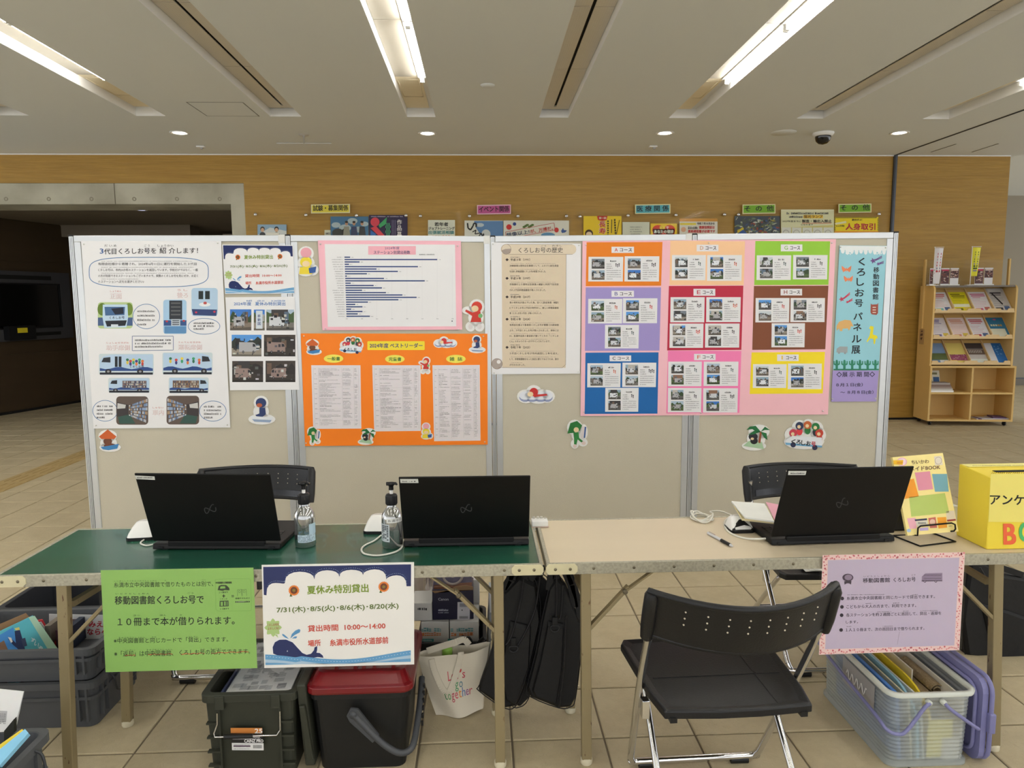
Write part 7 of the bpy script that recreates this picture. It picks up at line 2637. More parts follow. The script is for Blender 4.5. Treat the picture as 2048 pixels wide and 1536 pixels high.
# yellow lion-like line stickers on the charcoal crate reduced to a plain band
# things in the near left crate
o, p = slabbook('document_panel', [(-60, 1372), (47, 1383), (30, 1462), (-80, 1470)], (2.0, 2.0, 1.97, 1.97), .003, (226, 226, 226), 'white printed panel in a clear sleeve standing in the near left crate', None, cat='document')
p.poly([(-60, 1100), (55, 1105), (45, 1190), (-60, 1200)], (176, 176, 178), 1)
for k in range(6):
    p.dashes((-50, 1130 + k * 14), (44, 1132 + k * 14), 7, (60, 60, 60), 1.6, .7)
p.line([(180, 965), (112, 1240)], 5, (150, 150, 152), 1.2)
obj('print', p, INK, o)
o, p = slabbook('book', [(8, 1462), (28, 1438), (28, 1466), (8, 1486)], (1.95, 1.95, 1.95, 1.95), .012, (34, 36, 32), 'dark book with foliage cover in the near left crate', 'books in the near left crate')
o, p = slabbook('book', [(-30, 1510), (44, 1458), (53, 1464), (-10, 1520)], (1.84, 1.92, 1.92, 1.84), .016, (232, 204, 60), 'yellow-edged book lying in the near left crate', 'books in the near left crate')
o, p = slabbook('book', [(-40, 1530), (50, 1458), (57, 1466), (0, 1530)], (1.82, 1.9, 1.9, 1.82), .014, (130, 190, 222), 'pale blue book lying across the near left crate', 'books in the near left crate')

# ---- olive storage crate with newspapers
OD = mat('olive_plastic', (46, 48, 38), .55, var=.06, scale=10)
zr = .29
a0, a1 = at_z(393, 1402, zr), at_z(584, 1409, zr)
x0, x1, y0, y1 = a0.x, a1.x, a0.y + .022, 2.66
t = thing('storage_crate', 'olive green storage crate with clear-wrapped printed papers on top', 'crate')
b = MB()
tp = .02
b.loft([rrect(x0 + tp, x1 - tp, y0 + tp, y1 - tp, .0006, .02), rrect(x0 + .01, x1 - .01, y0 + .01, y1 - .01, zr - .01, .02), rrect(x0 + .014, x1 - .014, y0 + .014, y1 - .014, zr, .02), rrect(x0 + .02, x1 - .02, y0 + .02, y1 - .02, zr, .02), rrect(x0 + tp + .01, x1 - tp - .01, y0 + tp + .01, y1 - tp - .01, .012, .02)])
obj('body', b, OD, t)
b = MB()
b.loft([rrect(x0, x1, y0, y1, zr - .022, .025), rrect(x0, x1, y0, y1, zr + .004, .025), rrect(x0 + .022, x1 - .022, y0 + .022, y1 - .022, zr + .004, .02), rrect(x0 + .022, x1 - .022, y0 + .022, y1 - .022, zr - .022, .02), rrect(x0, x1, y0, y1, zr - .022, .025)], (False, False))
obj('rim', b, OD, t, .002)
b = MB()
for xx in (x0 + .05, x1 - .085):
    b.box(xx, xx + .03, y0 - .006, y0 + .01, zr - .045, zr + .002)
obj('latch_post', b, OD, t, .002)
for xa in (x0 + .016, x1 - .06):
    for z in (.04, .09, .14, .19):
        obj('rib', MB().box(xa, xa + .044, y0 + .002, y0 + .018, z, z + .006), OD, t)
for xx in (x0 + .058, x1 - .062):
    obj('rib', MB().box(xx, xx + .006, y0 + .0, y0 + .018, .03, zr - .02), OD, t)
xc = (x0 + x1) / 2
HWY = y0 - .012
obj('handle_wire', MB().tube([(x0 + .06, HWY, zr - .05), (x0 + .058, HWY, zr - .09), (x0 + .048, HWY - .006, zr - .118), (x0 + .052, HWY - .01, zr - .128), (x1 - .065, HWY - .01, zr - .128), (x1 - .054, HWY - .006, zr - .112), (x1 - .054, HWY, zr - .05)], .0025, 8), CHROME, t)
obj('grip', MB().tube([(x0 + .082, HWY - .01, zr - .128), (x0 + .175, HWY - .01, zr - .128)], .0075, 10), BLACKP, t)
PO = Plane((0, y0 + .0, 0), (0, -1, 0))
p = Print(PO.q, (350, 1300, 4.016), base=.004, step=.0004)
p.sheet([(446, 626), (700, 626), (712, 806), (458, 804)], .0004, (30, 28, 30), 0)
p.poly([(446, 626), (700, 626), (702, 670), (448, 668)], (206, 130, 60), 1)
p.text('25', (640, 668), (700, 668), 36, (240, 238, 236), .05, 2)
for k in range(3):
    p.dashes((464, 692 + k * 13), (690, 692 + k * 13), 8, (200, 196, 200), 2, .7)
p.text('CAINZ PRO', (556, 742), (708, 742), 24, (240, 240, 240), .06, 2)
p.poly([(456, 746), (711, 748), (712, 806), (458, 804)], (228, 228, 228), 1)
p.rect(470, 766, 606, 778, (110, 90, 110), 2)
for k in range(3):
    p.dashes((470, 764 + k * 16), (600, 764 + k * 16), 5, (90, 90, 96), 2, .7)
for k in range(16):
    p.rect(628 + k * 4.4, 762, 630 + k * 4.4, 790, (40, 40, 44), 2)
obj('maker_label', p, INK, t)
# open lid hanging at its right side
b = MB()
b.hexa([(x1 + .012, y0 + .02, .02), (x1 + .046, y0 + .02, .02), (x1 + .046, y1 - .02, .02), (x1 + .012, y1 - .02, .02)], [(x1 - .002, y0 + .005, zr + .03), (x1 + .028, y0 + .005, zr + .03), (x1 + .028, y1 - .01, zr + .03), (x1 - .002, y1 - .01, zr + .03)])
obj('lid', b, OD, t, .006)
b = MB()
b.hexa([(x1 + .02, y0 + .008, .05), (x1 + .044, y0 + .008, .05), (x1 + .044, y0 + .03, .05), (x1 + .02, y0 + .03, .05)], [(x1 + .006, y0 - .006, zr - .04), (x1 + .026, y0 - .006, zr - .04), (x1 + .026, y0 + .02, zr - .04), (x1 + .006, y0 + .02, zr - .04)])
obj('lid_clip', b, OD, t, .004)
# papers
PN = Plane((0, y0 + .03, zr - .012), (-.12, -.22, 1))
pq = [(440, 1399), (578, 1399), (603, 1330), (500, 1330)]
P3 = [PN.q(*q) for q in pq]
P3 = [V((x0 + .075, y0 + .03, zr - .015)), V((x1 - .028, y0 + .03, zr + .0)), V((x1 - .03, y1 - .04, zr + .012)), V((x0 + .08, y1 - .04, zr + .004))]
t2 = thing('paper_bundle', 'printed papers in a clear bag lying on the olive crate', 'papers')
b = MB()
b.col = (214, 214, 212)
b.prism(P3, (0, 0, -.012))


def on3(u, v, o=.001):
    return P3[0].lerp(P3[1], u).lerp(P3[3].lerp(P3[2], u), v) + V((0, 0, o))


r = random.Random(9)
for k in range(60):
    u, v = r.uniform(.03, .8), r.uniform(.03, .9)
    if k % 3 == 0:
        w, h = r.uniform(.08, .14), r.uniform(.05, .08)
        b.add([on3(u, v), on3(u + w, v), on3(u + w, v + h), on3(u, v + h)], [(0, 1, 2, 3)], r.choice([(150, 150, 150), (170, 170, 172), (110, 110, 112)]))
    else:
        for j in range(5):
            b.add([on3(u, v + j * .014, .0014), on3(u + .16, v + j * .014, .0014), on3(u + .16, v + j * .014 + .006, .0014), on3(u, v + j * .014 + .006, .0014)], [(0, 1, 2, 3)], (96, 96, 98))
obj('paper', b, INK, t2)
b = MB()
b.grid(lambda u, v: on3(-.03 + 1.04 * u, v, .004 + .0012 * math.sin(u * 11 + v * 5) * math.cos(v * 7)), 24, 24, None)
obj('clear_bag', b, clear_film('bag_film', (250, 250, 250), .12, .06, .12), t2)
for k, (rgb, nm) in enumerate((((60, 70, 110), 'navy'), ((206, 208, 212), 'white'))):
    b = MB()
    b.hexa([(x0 + .038 + .018 * k, y0 + .05, .08), (x0 + .046 + .018 * k, y0 + .05, .08), (x0 + .046 + .018 * k, y1 - .05, .08), (x0 + .038 + .018 * k, y1 - .05, .08)],
           [(x0 + .046 + .018 * k, y0 + .05, zr - .02), (x0 + .054 + .018 * k, y0 + .05, zr - .02), (x0 + .054 + .018 * k, y1 - .05, zr - .02), (x0 + .046 + .018 * k, y1 - .05, zr - .02)], rgb)
    tag(obj('file_folder', b, INK), '%s file folder standing at the left inside the olive crate' % nm, 'folder')

# ---- black box with the red lid
zl = .29
c0, c1 = at_z(607, 1392, zl), at_z(825, 1384, zl)
x0, x1, y0, y1 = c0.x, c1.x, c0.y + .012, 2.68
t = thing('lidded_box', 'black storage box with a shiny dark red lid and grey bail handle', 'storage box')
RED_ = mat('dark_red_plastic', (108, 10, 18), .3, var=.05, coat=.2)
b = MB()
b.loft([rrect(x0 + .035, x1 - .035, y0 + .03, y1 - .03, .0006, .03), rrect(x0 + .015, x1 - .015, y0 + .015, y1 - .015, zl - .03, .035), rrect(x0 + .008, x1 - .008, y0 + .008, y1 - .008, zl - .028, .035), rrect(x0 + .008, x1 - .008, y0 + .008, y1 - .008, zl - .004, .035)])
obj('body', b, mat('box_black', (15, 16, 17), .5, var=.1), t)
b = MB()
b.loft([rrect(x0, x1, y0, y1, zl - .006, .04), rrect(x0 - .002, x1 + .002, y0 - .002, y1 + .002, zl + .0, .042), rrect(x0, x1, y0, y1, zl + .016, .04), rrect(x0 + .012, x1 - .012, y0 + .012, y1 - .012, zl + .020, .035), rrect(x0 + .03, x1 - .03, y0 + .05, y1 - .05, zl + .046, .03), rrect(x0 + .045, x1 - .045, y0 + .065, y1 - .065, zl + .048, .03)], smooth=False)
lid = obj('lid', b, RED_, t, .002)
for k, xx in enumerate((.26, .44, .52, .62, .80)):
    x = x0 + (x1 - x0) * xx
    b = MB()
    b.hexa([(x - .008, y0 + .045, zl + .03), (x + .008, y0 + .045, zl + .03), (x + .008, y1 - .05, zl + .03), (x - .008, y1 - .05, zl + .03)], [(x - .006, y0 + .075, zl + .058), (x + .006, y0 + .075, zl + .058), (x + .006, y1 - .08, zl + .058), (x - .006, y1 - .08, zl + .058)])
    obj('lid_rib', b, RED_, lid, .002)
HG = mat('handle_grey', (66, 68, 72), .45)
pv = at_y(708, 1424, y0)
hy = y0 - .012
xr = x1 + .012
pts = [V((pv.x, hy, pv.z)), V((pv.x + .045, hy - .004, pv.z - .05)), V((pv.x + .1, hy - .01, pv.z - .105)), V((x1 - .045, hy - .012, pv.z - .135)), V((x1 - .006, hy, pv.z - .125)), V((x1 + .006, y0 + .06, pv.z - .09)), V((xr, y0 + .16, pv.z - .03)), V((xr, y0 + .21, pv.z + .0))]
b = MB()
b.tube(smooth(pts, 5), [.0] and .011, 8, flat=1.0)
obj('handle', b, HG, t)
b = MB()
b.prism([(pv.x - .022, hy - .004, pv.z - .004), (pv.x - .008, hy - .004, pv.z + .022), (pv.x + .016, hy - .004, pv.z + .018), (pv.x + .085, hy - .01, pv.z - .075), (pv.x + .062, hy - .01, pv.z - .098), (pv.x - .012, hy - .004, pv.z - .026)], (0, .009, 0))
obj('handle_arm', b, HG, t, .004)
obj('pivot', MB().lathe([(.012, 0), (.012, .006), (0, .007)], (pv.x, hy - .004, pv.z), 18, (0, -1, 0)), HG, t)
b = MB()
for k in range(6):
    yy = y0 + .07 + k * .02
    b.box(x1 + .018, x1 + .026, yy, yy + .008, pv.z - .10 + k * .016, pv.z - .085 + k * .016)
obj('grip_slot', b, BLACKP, t)

# ---- black folding crate with cartons
crate(-.275, .0, 2.79, 3.14, 0, .19, mat('black_crate', (34, 35, 38), .5), 'black crate of small cartons behind the tote bag', rim=.006, grp=None, ribs=False, handle=False)
b = MB()
b.hexa([(.004, 2.80, .012), (.014, 2.80, .012), (.014, 3.12, .012), (.004, 3.12, .012)], [(.02, 2.80, .31), (.03, 2.80, .31), (.03, 3.12, .31), (.02, 3.12, .31)])
for k in range(4):
    b.box(.016 + .003 * k, .020 + .003 * k, 2.797, 2.801, .09 + k * .05, .10 + k * .05)
tag(obj('folded_panel', b, mat('light_grey_plastic', (150, 156, 164), .45)), 'pale grey folded crate side standing right of the cartons', 'crate side')
CART = mat('carton_white', (214, 212, 208), .6)


def carton(x0, x1, y0, y1, z0, z1, m, lb, name='carton', grp='white cartons in the black crate'):
    return tag(obj(name, MB().box(x0, x1, y0, y1, z0, z1), m, bevel=.002), lb, 'carton', grp)


PCa = Plane((0, 2.815, 0), (0, -1, 0))
for k, (xa, xb, lb) in enumerate(((-.262, -.149, 'small white carton with teal and orange print, left of two'), (-.145, -.026, 'small white carton with teal and orange print, right of two'))):
    o = carton(xa, xb, 2.815, 2.98, .19 * 0 + .165, .268, CART, lb)
    pc = at_y(0, 0, 2.815)
    p = Print(PCa.q, (800, 1120, 4.518), base=.0006, step=.0004)
    ox = 150 if k == 0 else 412
    p.dashes((ox + 45, 646), (ox + 222 if k == 0 else ox + 252, 646), 34, (104, 160, 162), 1.5, .85)
    p.dashes((ox + 50, 688), (ox + 222 if k == 0 else ox + 252, 682), 32, (216, 134, 84), 1.8, .85)
    p.rect(ox + 20 if k else ox + 45, 712, ox + 155, 738, (80, 170, 168), 1.5)
    p.dashes((ox + 56, 732), (ox + 140, 732), 12, (220, 232, 230), 1.9, .7)
    obj('print', p, INK, o)
carton(-.263, -.024, 2.985, 3.10, .165, .268, CART, 'plain white carton at the back of the black crate')
carton(-.30, -.218, 2.83, 2.96, .2695, .345, CART, 'white paper box left of the navy printer carton')
p = Print(Plane((0, 2.83, 0), (0, -1, 0)).q, (800, 1120, 4.518), base=.0006, step=.0004)
p.dashes((160, 452), (262, 456), 26, (60, 60, 62), 1.5, .6)
obj('marker_lettering', p, INK, C.objects["carton.003"])
carton(-.10, -.022, 2.99, 3.08, .2695, .375, CART, 'tall white carton at the right behind the navy printer carton')
NV = mat('navy_carton', (28, 26, 56), .35, var=.15)
t = thing('printer_carton', 'navy blue glossy carton with torn open top and barcode label', 'carton')
b = MB()
xa, xb, za = -.216, -.047, .2695
b.box(xa, xb, 2.835, 2.96, za, .40)
obj('body', b, NV, t, .002)
b = MB()
b.prism([(xa, 2.833, .395), (xb, 2.833, .395), (xb, 2.833, .408), (xb - .03, 2.833, .416), (xb - .07, 2.833, .412), (xa + .06, 2.833, .395), (xa + .01, 2.833, .385)], (0, .004, 0))
obj('torn_edge', b, mat('torn_card', (150, 120, 90), .8), t)
b = MB()
b.hexa([(xa + .006, 2.86, .41), (xb - .004, 2.86, .418), (xb - .004, 2.865, .418), (xa + .006, 2.865, .41)], [(xa + .012, 2.90, .488), (xb - .012, 2.90, .492), (xb - .012, 2.905, .492), (xa + .012, 2.905, .488)])
obj('top_flap', b, mat('flap_grey', (110, 104, 122), .3, var=.4, scale=30), t)
b = MB().lathe([(.042, 0), (.046, .002), (.036, .003)], (xa + .085, 2.872, .45), 24, (0, -1, .5), caps=False)
b.lathe([(0, 0), (.014, .001)], (xa + .085, 2.87, .45), 16, (0, -1, .5))
obj('flap_picture', b, mat('flap_pale', (190, 178, 170), .35), t)
obj('inside', MB().box(xa + .006, xb - .006, 2.84, 2.955, .4, .408), mat('carton_brown', (112, 72, 52), .8), t)
p = Print(Plane((0, 2.835, 0), (0, -1, 0)).q, (800, 1120, 4.518), base=.0006, step=.0004)
p.text('Canon', (345, 366), (438, 366), 24, (176, 176, 190), .03, 1.5)
p.dashes((346, 462), (436, 462), 20, (150, 150, 170), 1.5, .8, unit=.6)
p.dashes((346, 480), (440, 480), 9, (150, 150, 170), 1.5, .7)
p.sheet([(520, 380), (632, 380), (630, 545), (518, 543)], .0005, (206, 204, 210), 1)
for k in range(17):
    p.rect(540 + k * 4.4, 392, 542 + k * 4.4, 424, (60, 60, 66), 2.4)
p.rect(556, 448, 566, 458, (40, 40, 44), 2.4)
for k in range(13):
    p.rect(538 + k * 6, 508, 541 + k * 6, 530, (40, 40, 44), 2.4)
obj('print', p, INK, t)
# plastic bag slumped behind
b = MB()
rg = random.Random(2)
b.grid(lambda u, v: V((-.335 + .15 * u, 2.985 + .05 * math.sin(u * 6) + .03 * v, .27 + .24 * v * (1 - .15 * u) + .01 * math.sin(u * 20 + v * 9))), 18, 14, None)
b.grid(lambda u, v: V((-.33 + .14 * u, 3.01 + .05 * math.cos(u * 5), .27 + .2 * v + .012 * math.cos(u * 17 + v * 7))), 18, 10, None)
tag(obj('plastic_bag', b, clear_film('milky_film', (236, 226, 226), .5, .3, .2, (200, 186, 184))), 'milky clear plastic bag left of the navy carton', 'bag')
c = at_y(918, 1137, 2.97)
tag(obj('red_cap', MB().lathe([(.014, 0), (.014, .012), (0, .016)], (c.x, 2.99, .376), 14), mat('bright_red', (214, 34, 40), .4)), 'tiny red cap on the carton under the table rim', 'cap')

# ---- tote bag
TOTE = mat('canvas', (216, 208, 190), .85, var=.05, scale=5, bump=.5, bscale=9)
t = thing('tote_bag', 'off-white canvas tote bag with colourful stitched words, on the floor', 'bag')


def tote_f(u, v):      # front sheet, v up
    xl = -.192 - .062 * v - .008 * math.sin(v * 3)
    xr_ = .0 + .015 * v ** 2 - .012 * (1 - v)
    x = xl + (xr_ - xl) * u
    y = 2.575 + .012 * (2 * u - 1) ** 2 - .010 * math.sin(math.pi * u) * (1 - v) + .008 * math.sin(u * 9 + v * 4)
    z = .0015 + (.245 + .028 * u - .028 * math.sin(math.pi * u) * .5) * v + (1 - v) * .018 * u ** 3
    return V((x, y, z))


def tote_b(u, v):
    p_ = tote_f(u, v)
    return V((p_.x + .004, p_.y + .015 + .085 * math.sin(math.pi * min(max(u, 0), 1)) ** .5 * (1 - .45 * v), p_.z + .006 * v))


b = MB()
b.grid(tote_f, 18, 14, None)
b.grid(lambda u, v: tote_b(1 - u, v), 18, 14, None)
for uu in (0, 1):
    b.grid(lambda a, v, uu=uu: tote_f(uu, v).lerp(tote_b(uu, v), a), 2, 14, None)
b.grid(lambda u, a: tote_f(u, 0).lerp(tote_b(u, 0), a), 18, 2, None)
obj('body', b, TOTE, t)
for nm, a0, a1, dpt in (('strap', .18, .58, .165),):
    pts = [tote_f(.19, .97), tote_f(.21, .8), tote_f(.28, .54), tote_f(.36, .44), tote_f(.45, .52), tote_f(.56, .8), tote_f(.6, .99), tote_f(.6, 1.05)]
    pts = smooth([p_ - V((0, .006, 0)) for p_ in pts], 5)
    b = MB()
    for i in range(len(pts) - 1):
        d = (pts[i + 1] - pts[i]).normalized()
        w_ = V((d.z, 0, -d.x)) * .011
        a_, c_ = pts[i], pts[i + 1]
        b.hexa([a_ - w_, a_ + w_, a_ + w_ + V((0, .003, 0)), a_ - w_ + V((0, .003, 0))], [c_ - w_, c_ + w_, c_ + w_ + V((0, .003, 0)), c_ - w_ + V((0, .003, 0))])
    obj('strap', b, TOTE, t)
pts = smooth([tote_b(.1, .98), tote_b(.3, 1.05) + V((0, -.02, 0)), tote_b(.5, 1.12) + V((0, -.03, 0)), tote_b(.62, 1.1), tote_b(.7, 1.0)], 5)
b = MB()
for i in range(len(pts) - 1):
    b.beam(pts[i], pts[i + 1], .003, .024, (0, .3, 1))
obj('strap', b, TOTE, t)
tb_ = MB()


def tword(tx, u0, u1, v0, hgt, cols):
    n_ = len(tx)
    for k, ch in enumerate(tx):
        ua, ub = u0 + (u1 - u0) * k / n_, u0 + (u1 - u0) * (k + .82) / n_
        vs, fs, (p0, q0, p1, q1) = glyphs(ch, .0, 2)
        g = glyphs('t', .0, 2)[2]
        hh_ = hgt / (g[3])
        tb_.add([tote_f(ua + (ub - ua) * (x - p0) / max(p1 - p0, .08), v0 + y * hh_) - V((0, .0012, 0)) for x, y in vs], fs, cols[k % len(cols)])


CC = [(206, 70, 90), (220, 140, 60), (60, 140, 90), (70, 110, 170), (170, 80, 140)]
tword("Let's", .40, .68, .60, .115, [(206, 70, 90), (196, 60, 60)])
tword('go', .50, .64, .46, .11, [(90, 160, 110), (80, 130, 150)])
tword('together', .30, .80, .31, .115, [(60, 140, 90), (70, 150, 80), (190, 70, 90), (206, 70, 90), (220, 140, 60), (70, 110, 170), (150, 80, 140), (190, 70, 90)])
obj('stitched_lettering', tb_, INK, t)
c = tote_f(.4, 1.0) + V((0, .05, 0))
tag(obj('green_cap', MB().lathe([(.02, -.06), (.02, 0), (.018, .006), (0, .007)], c + V((0, 0, .0)), 16), mat('lime_plastic', (140, 186, 76), .4)), 'lime green bottle cap poking out of the tote bag', 'bottle')
b = MB()
cc = [at_y(x, y, 2.76) for x, y in ((925, 1272), (932, 1290), (940, 1298), (950, 1292), (968, 1276), (960, 1282), (945, 1298), (933, 1282), (938, 1276), (944, 1290), (930, 1296), (922, 1288))]
b.tube(smooth(cc, 4), .007, 6)
tag(obj('black_strap', b, mat('webbing_black', (16, 16, 18), .7)), 'tangle of black strap between the tote bag and cartons', 'strap')

# ---- black shoulder bags hanging under the tables
NY = mat('black_nylon', (9, 9, 12), .6, var=.15, scale=30, bump=.25, bscale=18)
NYL = mat('black_piping', (20, 20, 24), .45)


def slab_bag(px, yf, th, label, hang, ring=None, zips=(), mirror=False, pockets=()):
    t_ = thing('shoulder_bag', label, 'bag', 'black shoulder bags hung under the tables')
    P_ = [at_y(x, y, yf) for x, y in px]
    b_ = MB()
    n_ = len(P_)
    c0 = sum(P_, V((0, 0, 0))) / n_
    r0 = [c0 + (q - c0) * .93 for q in P_]
    r1 = [q + V((0, .014, 0)) for q in P_]
    r2 = [q + V((0, th - .014, 0)) for q in P_]
    r3 = [c0 + (q - c0) * .93 + V((0, th, 0)) for q in P_]
    b_.loft([r0, r1, r2, r3], smooth=False)
    obj('body', b_, NY, t_, .006, 3)
    obj('piping', MB().tube([q + V((0, .014, 0)) for q in smooth(P_ + [P_[0]], 3)], .002, 6), NYL, t_)
    for pts_ in pockets:
        q_ = [at_y(x, y, yf) for x, y in pts_]
        cq = sum(q_, V((0, 0, 0))) / len(q_)
        b2 = MB()
        b2.loft([[cq + (a_ - cq) * .9 - V((0, .016, 0)) for a_ in q_], [a_ - V((0, .004, 0)) for a_ in q_], [a_ + V((0, .006, 0)) for a_ in q_]])
        obj('pocket', b2, NY, t_, .004)
    for z in zips:
        obj('zip', MB().tube(smooth([at_y(x, y, yf - .018) for x, y in z], 4), .0035, 6), NYL, t_)
    if ring:
        c_ = at_y(ring[0], ring[1], yf - .024)
        pts_ = [c_ + V((.016 * math.cos(a_), 0, .014 * math.sin(a_) if math.sin(a_) < .6 else .0084)) for a_ in [k * math.pi / 8 for k in range(16)]]
        obj('d_ring', MB().tube(pts_, .0022, 6, True), mat('ring_black', (44, 45, 48), .35, .3), t_)
        obj('ring_tab', MB().box(c_.x - .010, c_.x + .010, yf - .026, yf - .014, c_.z + .010, c_.z + .04), NY, t_, .002)
    for h in hang:
        q_ = [at_y(x, y, yf + .01) for x, y in h]
        b2 = MB()
        for i in range(len(q_) - 1):
            b2.beam(q_[i], q_[i + 1], .026, .005, (0, 1, 0))
        obj('strap', b2, NY, t_, .001)
    return t_


slab_bag([(1010, 1182), (1040, 1150), (1072, 1165), (1082, 1240), (1062, 1330), (1052, 1372), (1032, 1416), (1008, 1420), (957, 1385), (960, 1372), (985, 1300), (1000, 1225)], 2.50, .05,
         'black shoulder bag hanging directly behind the green table leg', [[(1028, 1132), (1024, 1160), (1016, 1182)], [(1052, 1134), (1050, 1160)], [(1078, 1130), (1060, 1160)], [(1003, 1184), (1018, 1160), (1024, 1145)]], ring=(1027, 1297), zips=[[(1048, 1150), (1042, 1200), (1024, 1270), (1012, 1290)], [(1080, 1155), (1070, 1220), (1048, 1270), (1036, 1290)]],
         pockets=[[(1020, 1240), (1062, 1250), (1058, 1330), (1030, 1412), (1012, 1400), (1000, 1340)]])
slab_bag([(1048, 1170), (1078, 1150), (1098, 1170), (1090, 1260), (1076, 1330), (1058, 1400), (1040, 1418), (1024, 1410), (1040, 1330)], 2.57, .05,
         'black shoulder bag squeezed between the two other hanging bags', [[(1086, 1130), (1076, 1160)], [(1062, 1132), (1066, 1160)]])
slab_bag([(1100, 1172), (1114, 1152), (1132, 1172), (1148, 1215), (1163, 1250), (1164, 1300), (1152, 1400), (1142, 1418), (1118, 1420), (1062, 1398), (1054, 1380), (1072, 1310), (1085, 1240)], 2.47, .055,
         'black shoulder bag hanging right beside the beige table leg', [[(1112, 1130), (1112, 1158)], [(1104, 1132), (1098, 1180)], [(1124, 1132), (1142, 1170), (1150, 1215)], [(1136, 1140), (1156, 1200), (1162, 1250)]], ring=(1110, 1256), zips=[[(1113, 1145), (1114, 1200), (1112, 1238)], [(1126, 1170), (1122, 1230), (1118, 1238)], [(1132, 1232), (1128, 1330), (1118, 1416)]],
         pockets=[[(1096, 1240), (1128, 1246), (1124, 1330), (1112, 1410), (1070, 1394), (1064, 1380), (1080, 1320)]])
slab_bag([(1942, 1120), (1968, 1124), (2010, 1150), (2080, 1160), (2120, 1200), (2120, 1400), (2060, 1376), (1992, 1342), (1960, 1318), (1935, 1312), (1925, 1240)], 2.92, .09,
         'large black bag on the floor side of the right table leg', [[(1966, 1122), (2002, 1135), (2046, 1150)]], zips=[[(1960, 1135), (1990, 1200), (2000, 1320)]], pockets=[[(1960, 1205), (2000, 1215), (2100, 1250), (2100, 1370), (2040, 1356), (1990, 1330)]])
b = MB()
for x, y, w_ in ((1008, 1132, .03), (1048, 1131, .05), (1112, 1131, .05)):
    c = at_y(x, y, 2.5)
    b.box(c.x - w_ / 2, c.x + w_ / 2, 2.45, 2.60, .655, .661)
tag(obj('strap_loop', b, NY), 'black webbing loops under the table edge carrying the bags', 'strap')

# ---- translucent tub with lavender handles
TUB = clear_film('frosted_tub', (232, 236, 236), .10, .38, .3, (206, 212, 208))
LAV = mat('lavender_plastic', (122, 122, 168), .42, var=.04)
t = thing('storage_tub', 'frosted clear ribbed storage tub with lavender handles, full of files', 'storage tub')
x0, x1, y0, y1, zr = 1.352, 1.648, 2.19, 2.68, .268
b = MB()
rings = [rrect(x0 + .004, x1 - .004, y0 + .004, y1 - .004, .0006, .035), rrect(x0 + .004, x1 - .004, y0 + .004, y1 - .004, .012, .035), rrect(x0 + .014, x1 - .014, y0 + .014, y1 - .014, .014, .035)]
nr = 16
for k in range(nr):
    z = .018 + (zr - .04) * k / nr
    g = .014 - .006 * k / nr
    rings += [rrect(x0 + g, x1 - g, y0 + g, y1 - g, z, .035), rrect(x0 + g - .0035, x1 - g + .0035, y0 + g - .0035, y1 - g + .0035, z + .004, .037), rrect(x0 + g - .0035, x1 - g + .0035, y0 + g - .0035, y1 - g + .0035, z + .007, .037), rrect(x0 + g, x1 - g, y0 + g, y1 - g, z + .0105, .035)]
rings.append(rrect(x0 + .008, x1 - .008, y0 + .008, y1 - .008, zr - .012, .036))
b.loft(rings, (True, False), smooth=True)
obj('body', b, TUB, t)
b = MB()
b.loft([rrect(x0 - .006, x1 + .006, y0 - .006, y1 + .006, zr - .014, .042), rrect(x0 - .008, x1 + .008, y0 - .008, y1 + .008, zr, .042), rrect(x0 + .006, x1 - .006, y0 + .006, y1 - .006, zr + .001, .034), rrect(x0 + .006, x1 - .006, y0 + .006, y1 - .006, zr - .014, .034)], (False, False), smooth=True)
obj('rim', b, mat('frosted_rim', (204, 208, 200), .35), t)
pz = at_y(1850, 1404, y0).z
hx0 = x0 + (x1 - x0) * .40
hx1 = x0 + (x1 - x0) * .62
obj('handle', MB().tube(smooth([(hx0 + .01, y0 - .010, pz), (hx0 - .01, y0 - .014, pz - .012), (x0 + .05, y0 - .02, pz - .085), (x0 + .02, y0 - .022, pz - .098), (x0 - .012, y0 - .006, pz - .09), (x0 - .02, y0 + .06, pz - .07), (x0 - .02, y1 - .06, pz - .03), (x0 - .012, y1 + .005, pz - .0), (x0 + .02, y1 + .012, pz + .01)], 5), .0062, 10), LAV, t)
obj('handle', MB().tube(smooth([(hx1 - .005, y0 - .010, pz), (hx1 + .02, y0 - .014, pz - .025), (x1 - .01, y0 - .016, pz - .085), (x1 + .004, y0 - .012, pz - .094)], 5), .0062, 10), LAV, t)
for x in (hx0 + .01, hx1 - .005):
    obj('handle_boss', MB().lathe([(.009, 0), (.009, .016), (0, .018)], (x, y0 + .004, pz), 14, (0, -1, 0)), mat('frosted_rim'), t)
b = MB()
PL = Plane((x0 - .0005, 0, 0), (-1, 0, 0))
b.add([V((x0 + .002, y0 + .10, zr - .03)), V((x0 + .002, y0 + .32, zr - .03)), V((x0 + .004, y0 + .32, zr - .13)), V((x0 + .004, y0 + .10, zr - .13))], [(0, 1, 2, 3)], (160, 158, 158))
lab = obj('grey_label', b, INK, t)
b = MB()
sq = [V((x0 - .001, y0 + .285 - .14 * k / 22, zr - .08 + .016 * math.sin(k * 1.25) * (1 if k % 5 else 1.8))) for k in range(23)]
b.tube(smooth(sq, 3), .0018, 5, col=(226, 224, 220))
obj('label_lettering', b, INK, t)
# lid standing beside the tub
lx = x1 + .024
t = thing('tub_lid', 'lavender lid standing upright against the frosted tub', 'lid')
b = MB()


def yring(x, y0_, y1_, z0_, z1_, r_):
    return [V((x, p_.x, p_.y)) for p_ in rrect(y0_, y1_, z0_, z1_, 0, r_)]


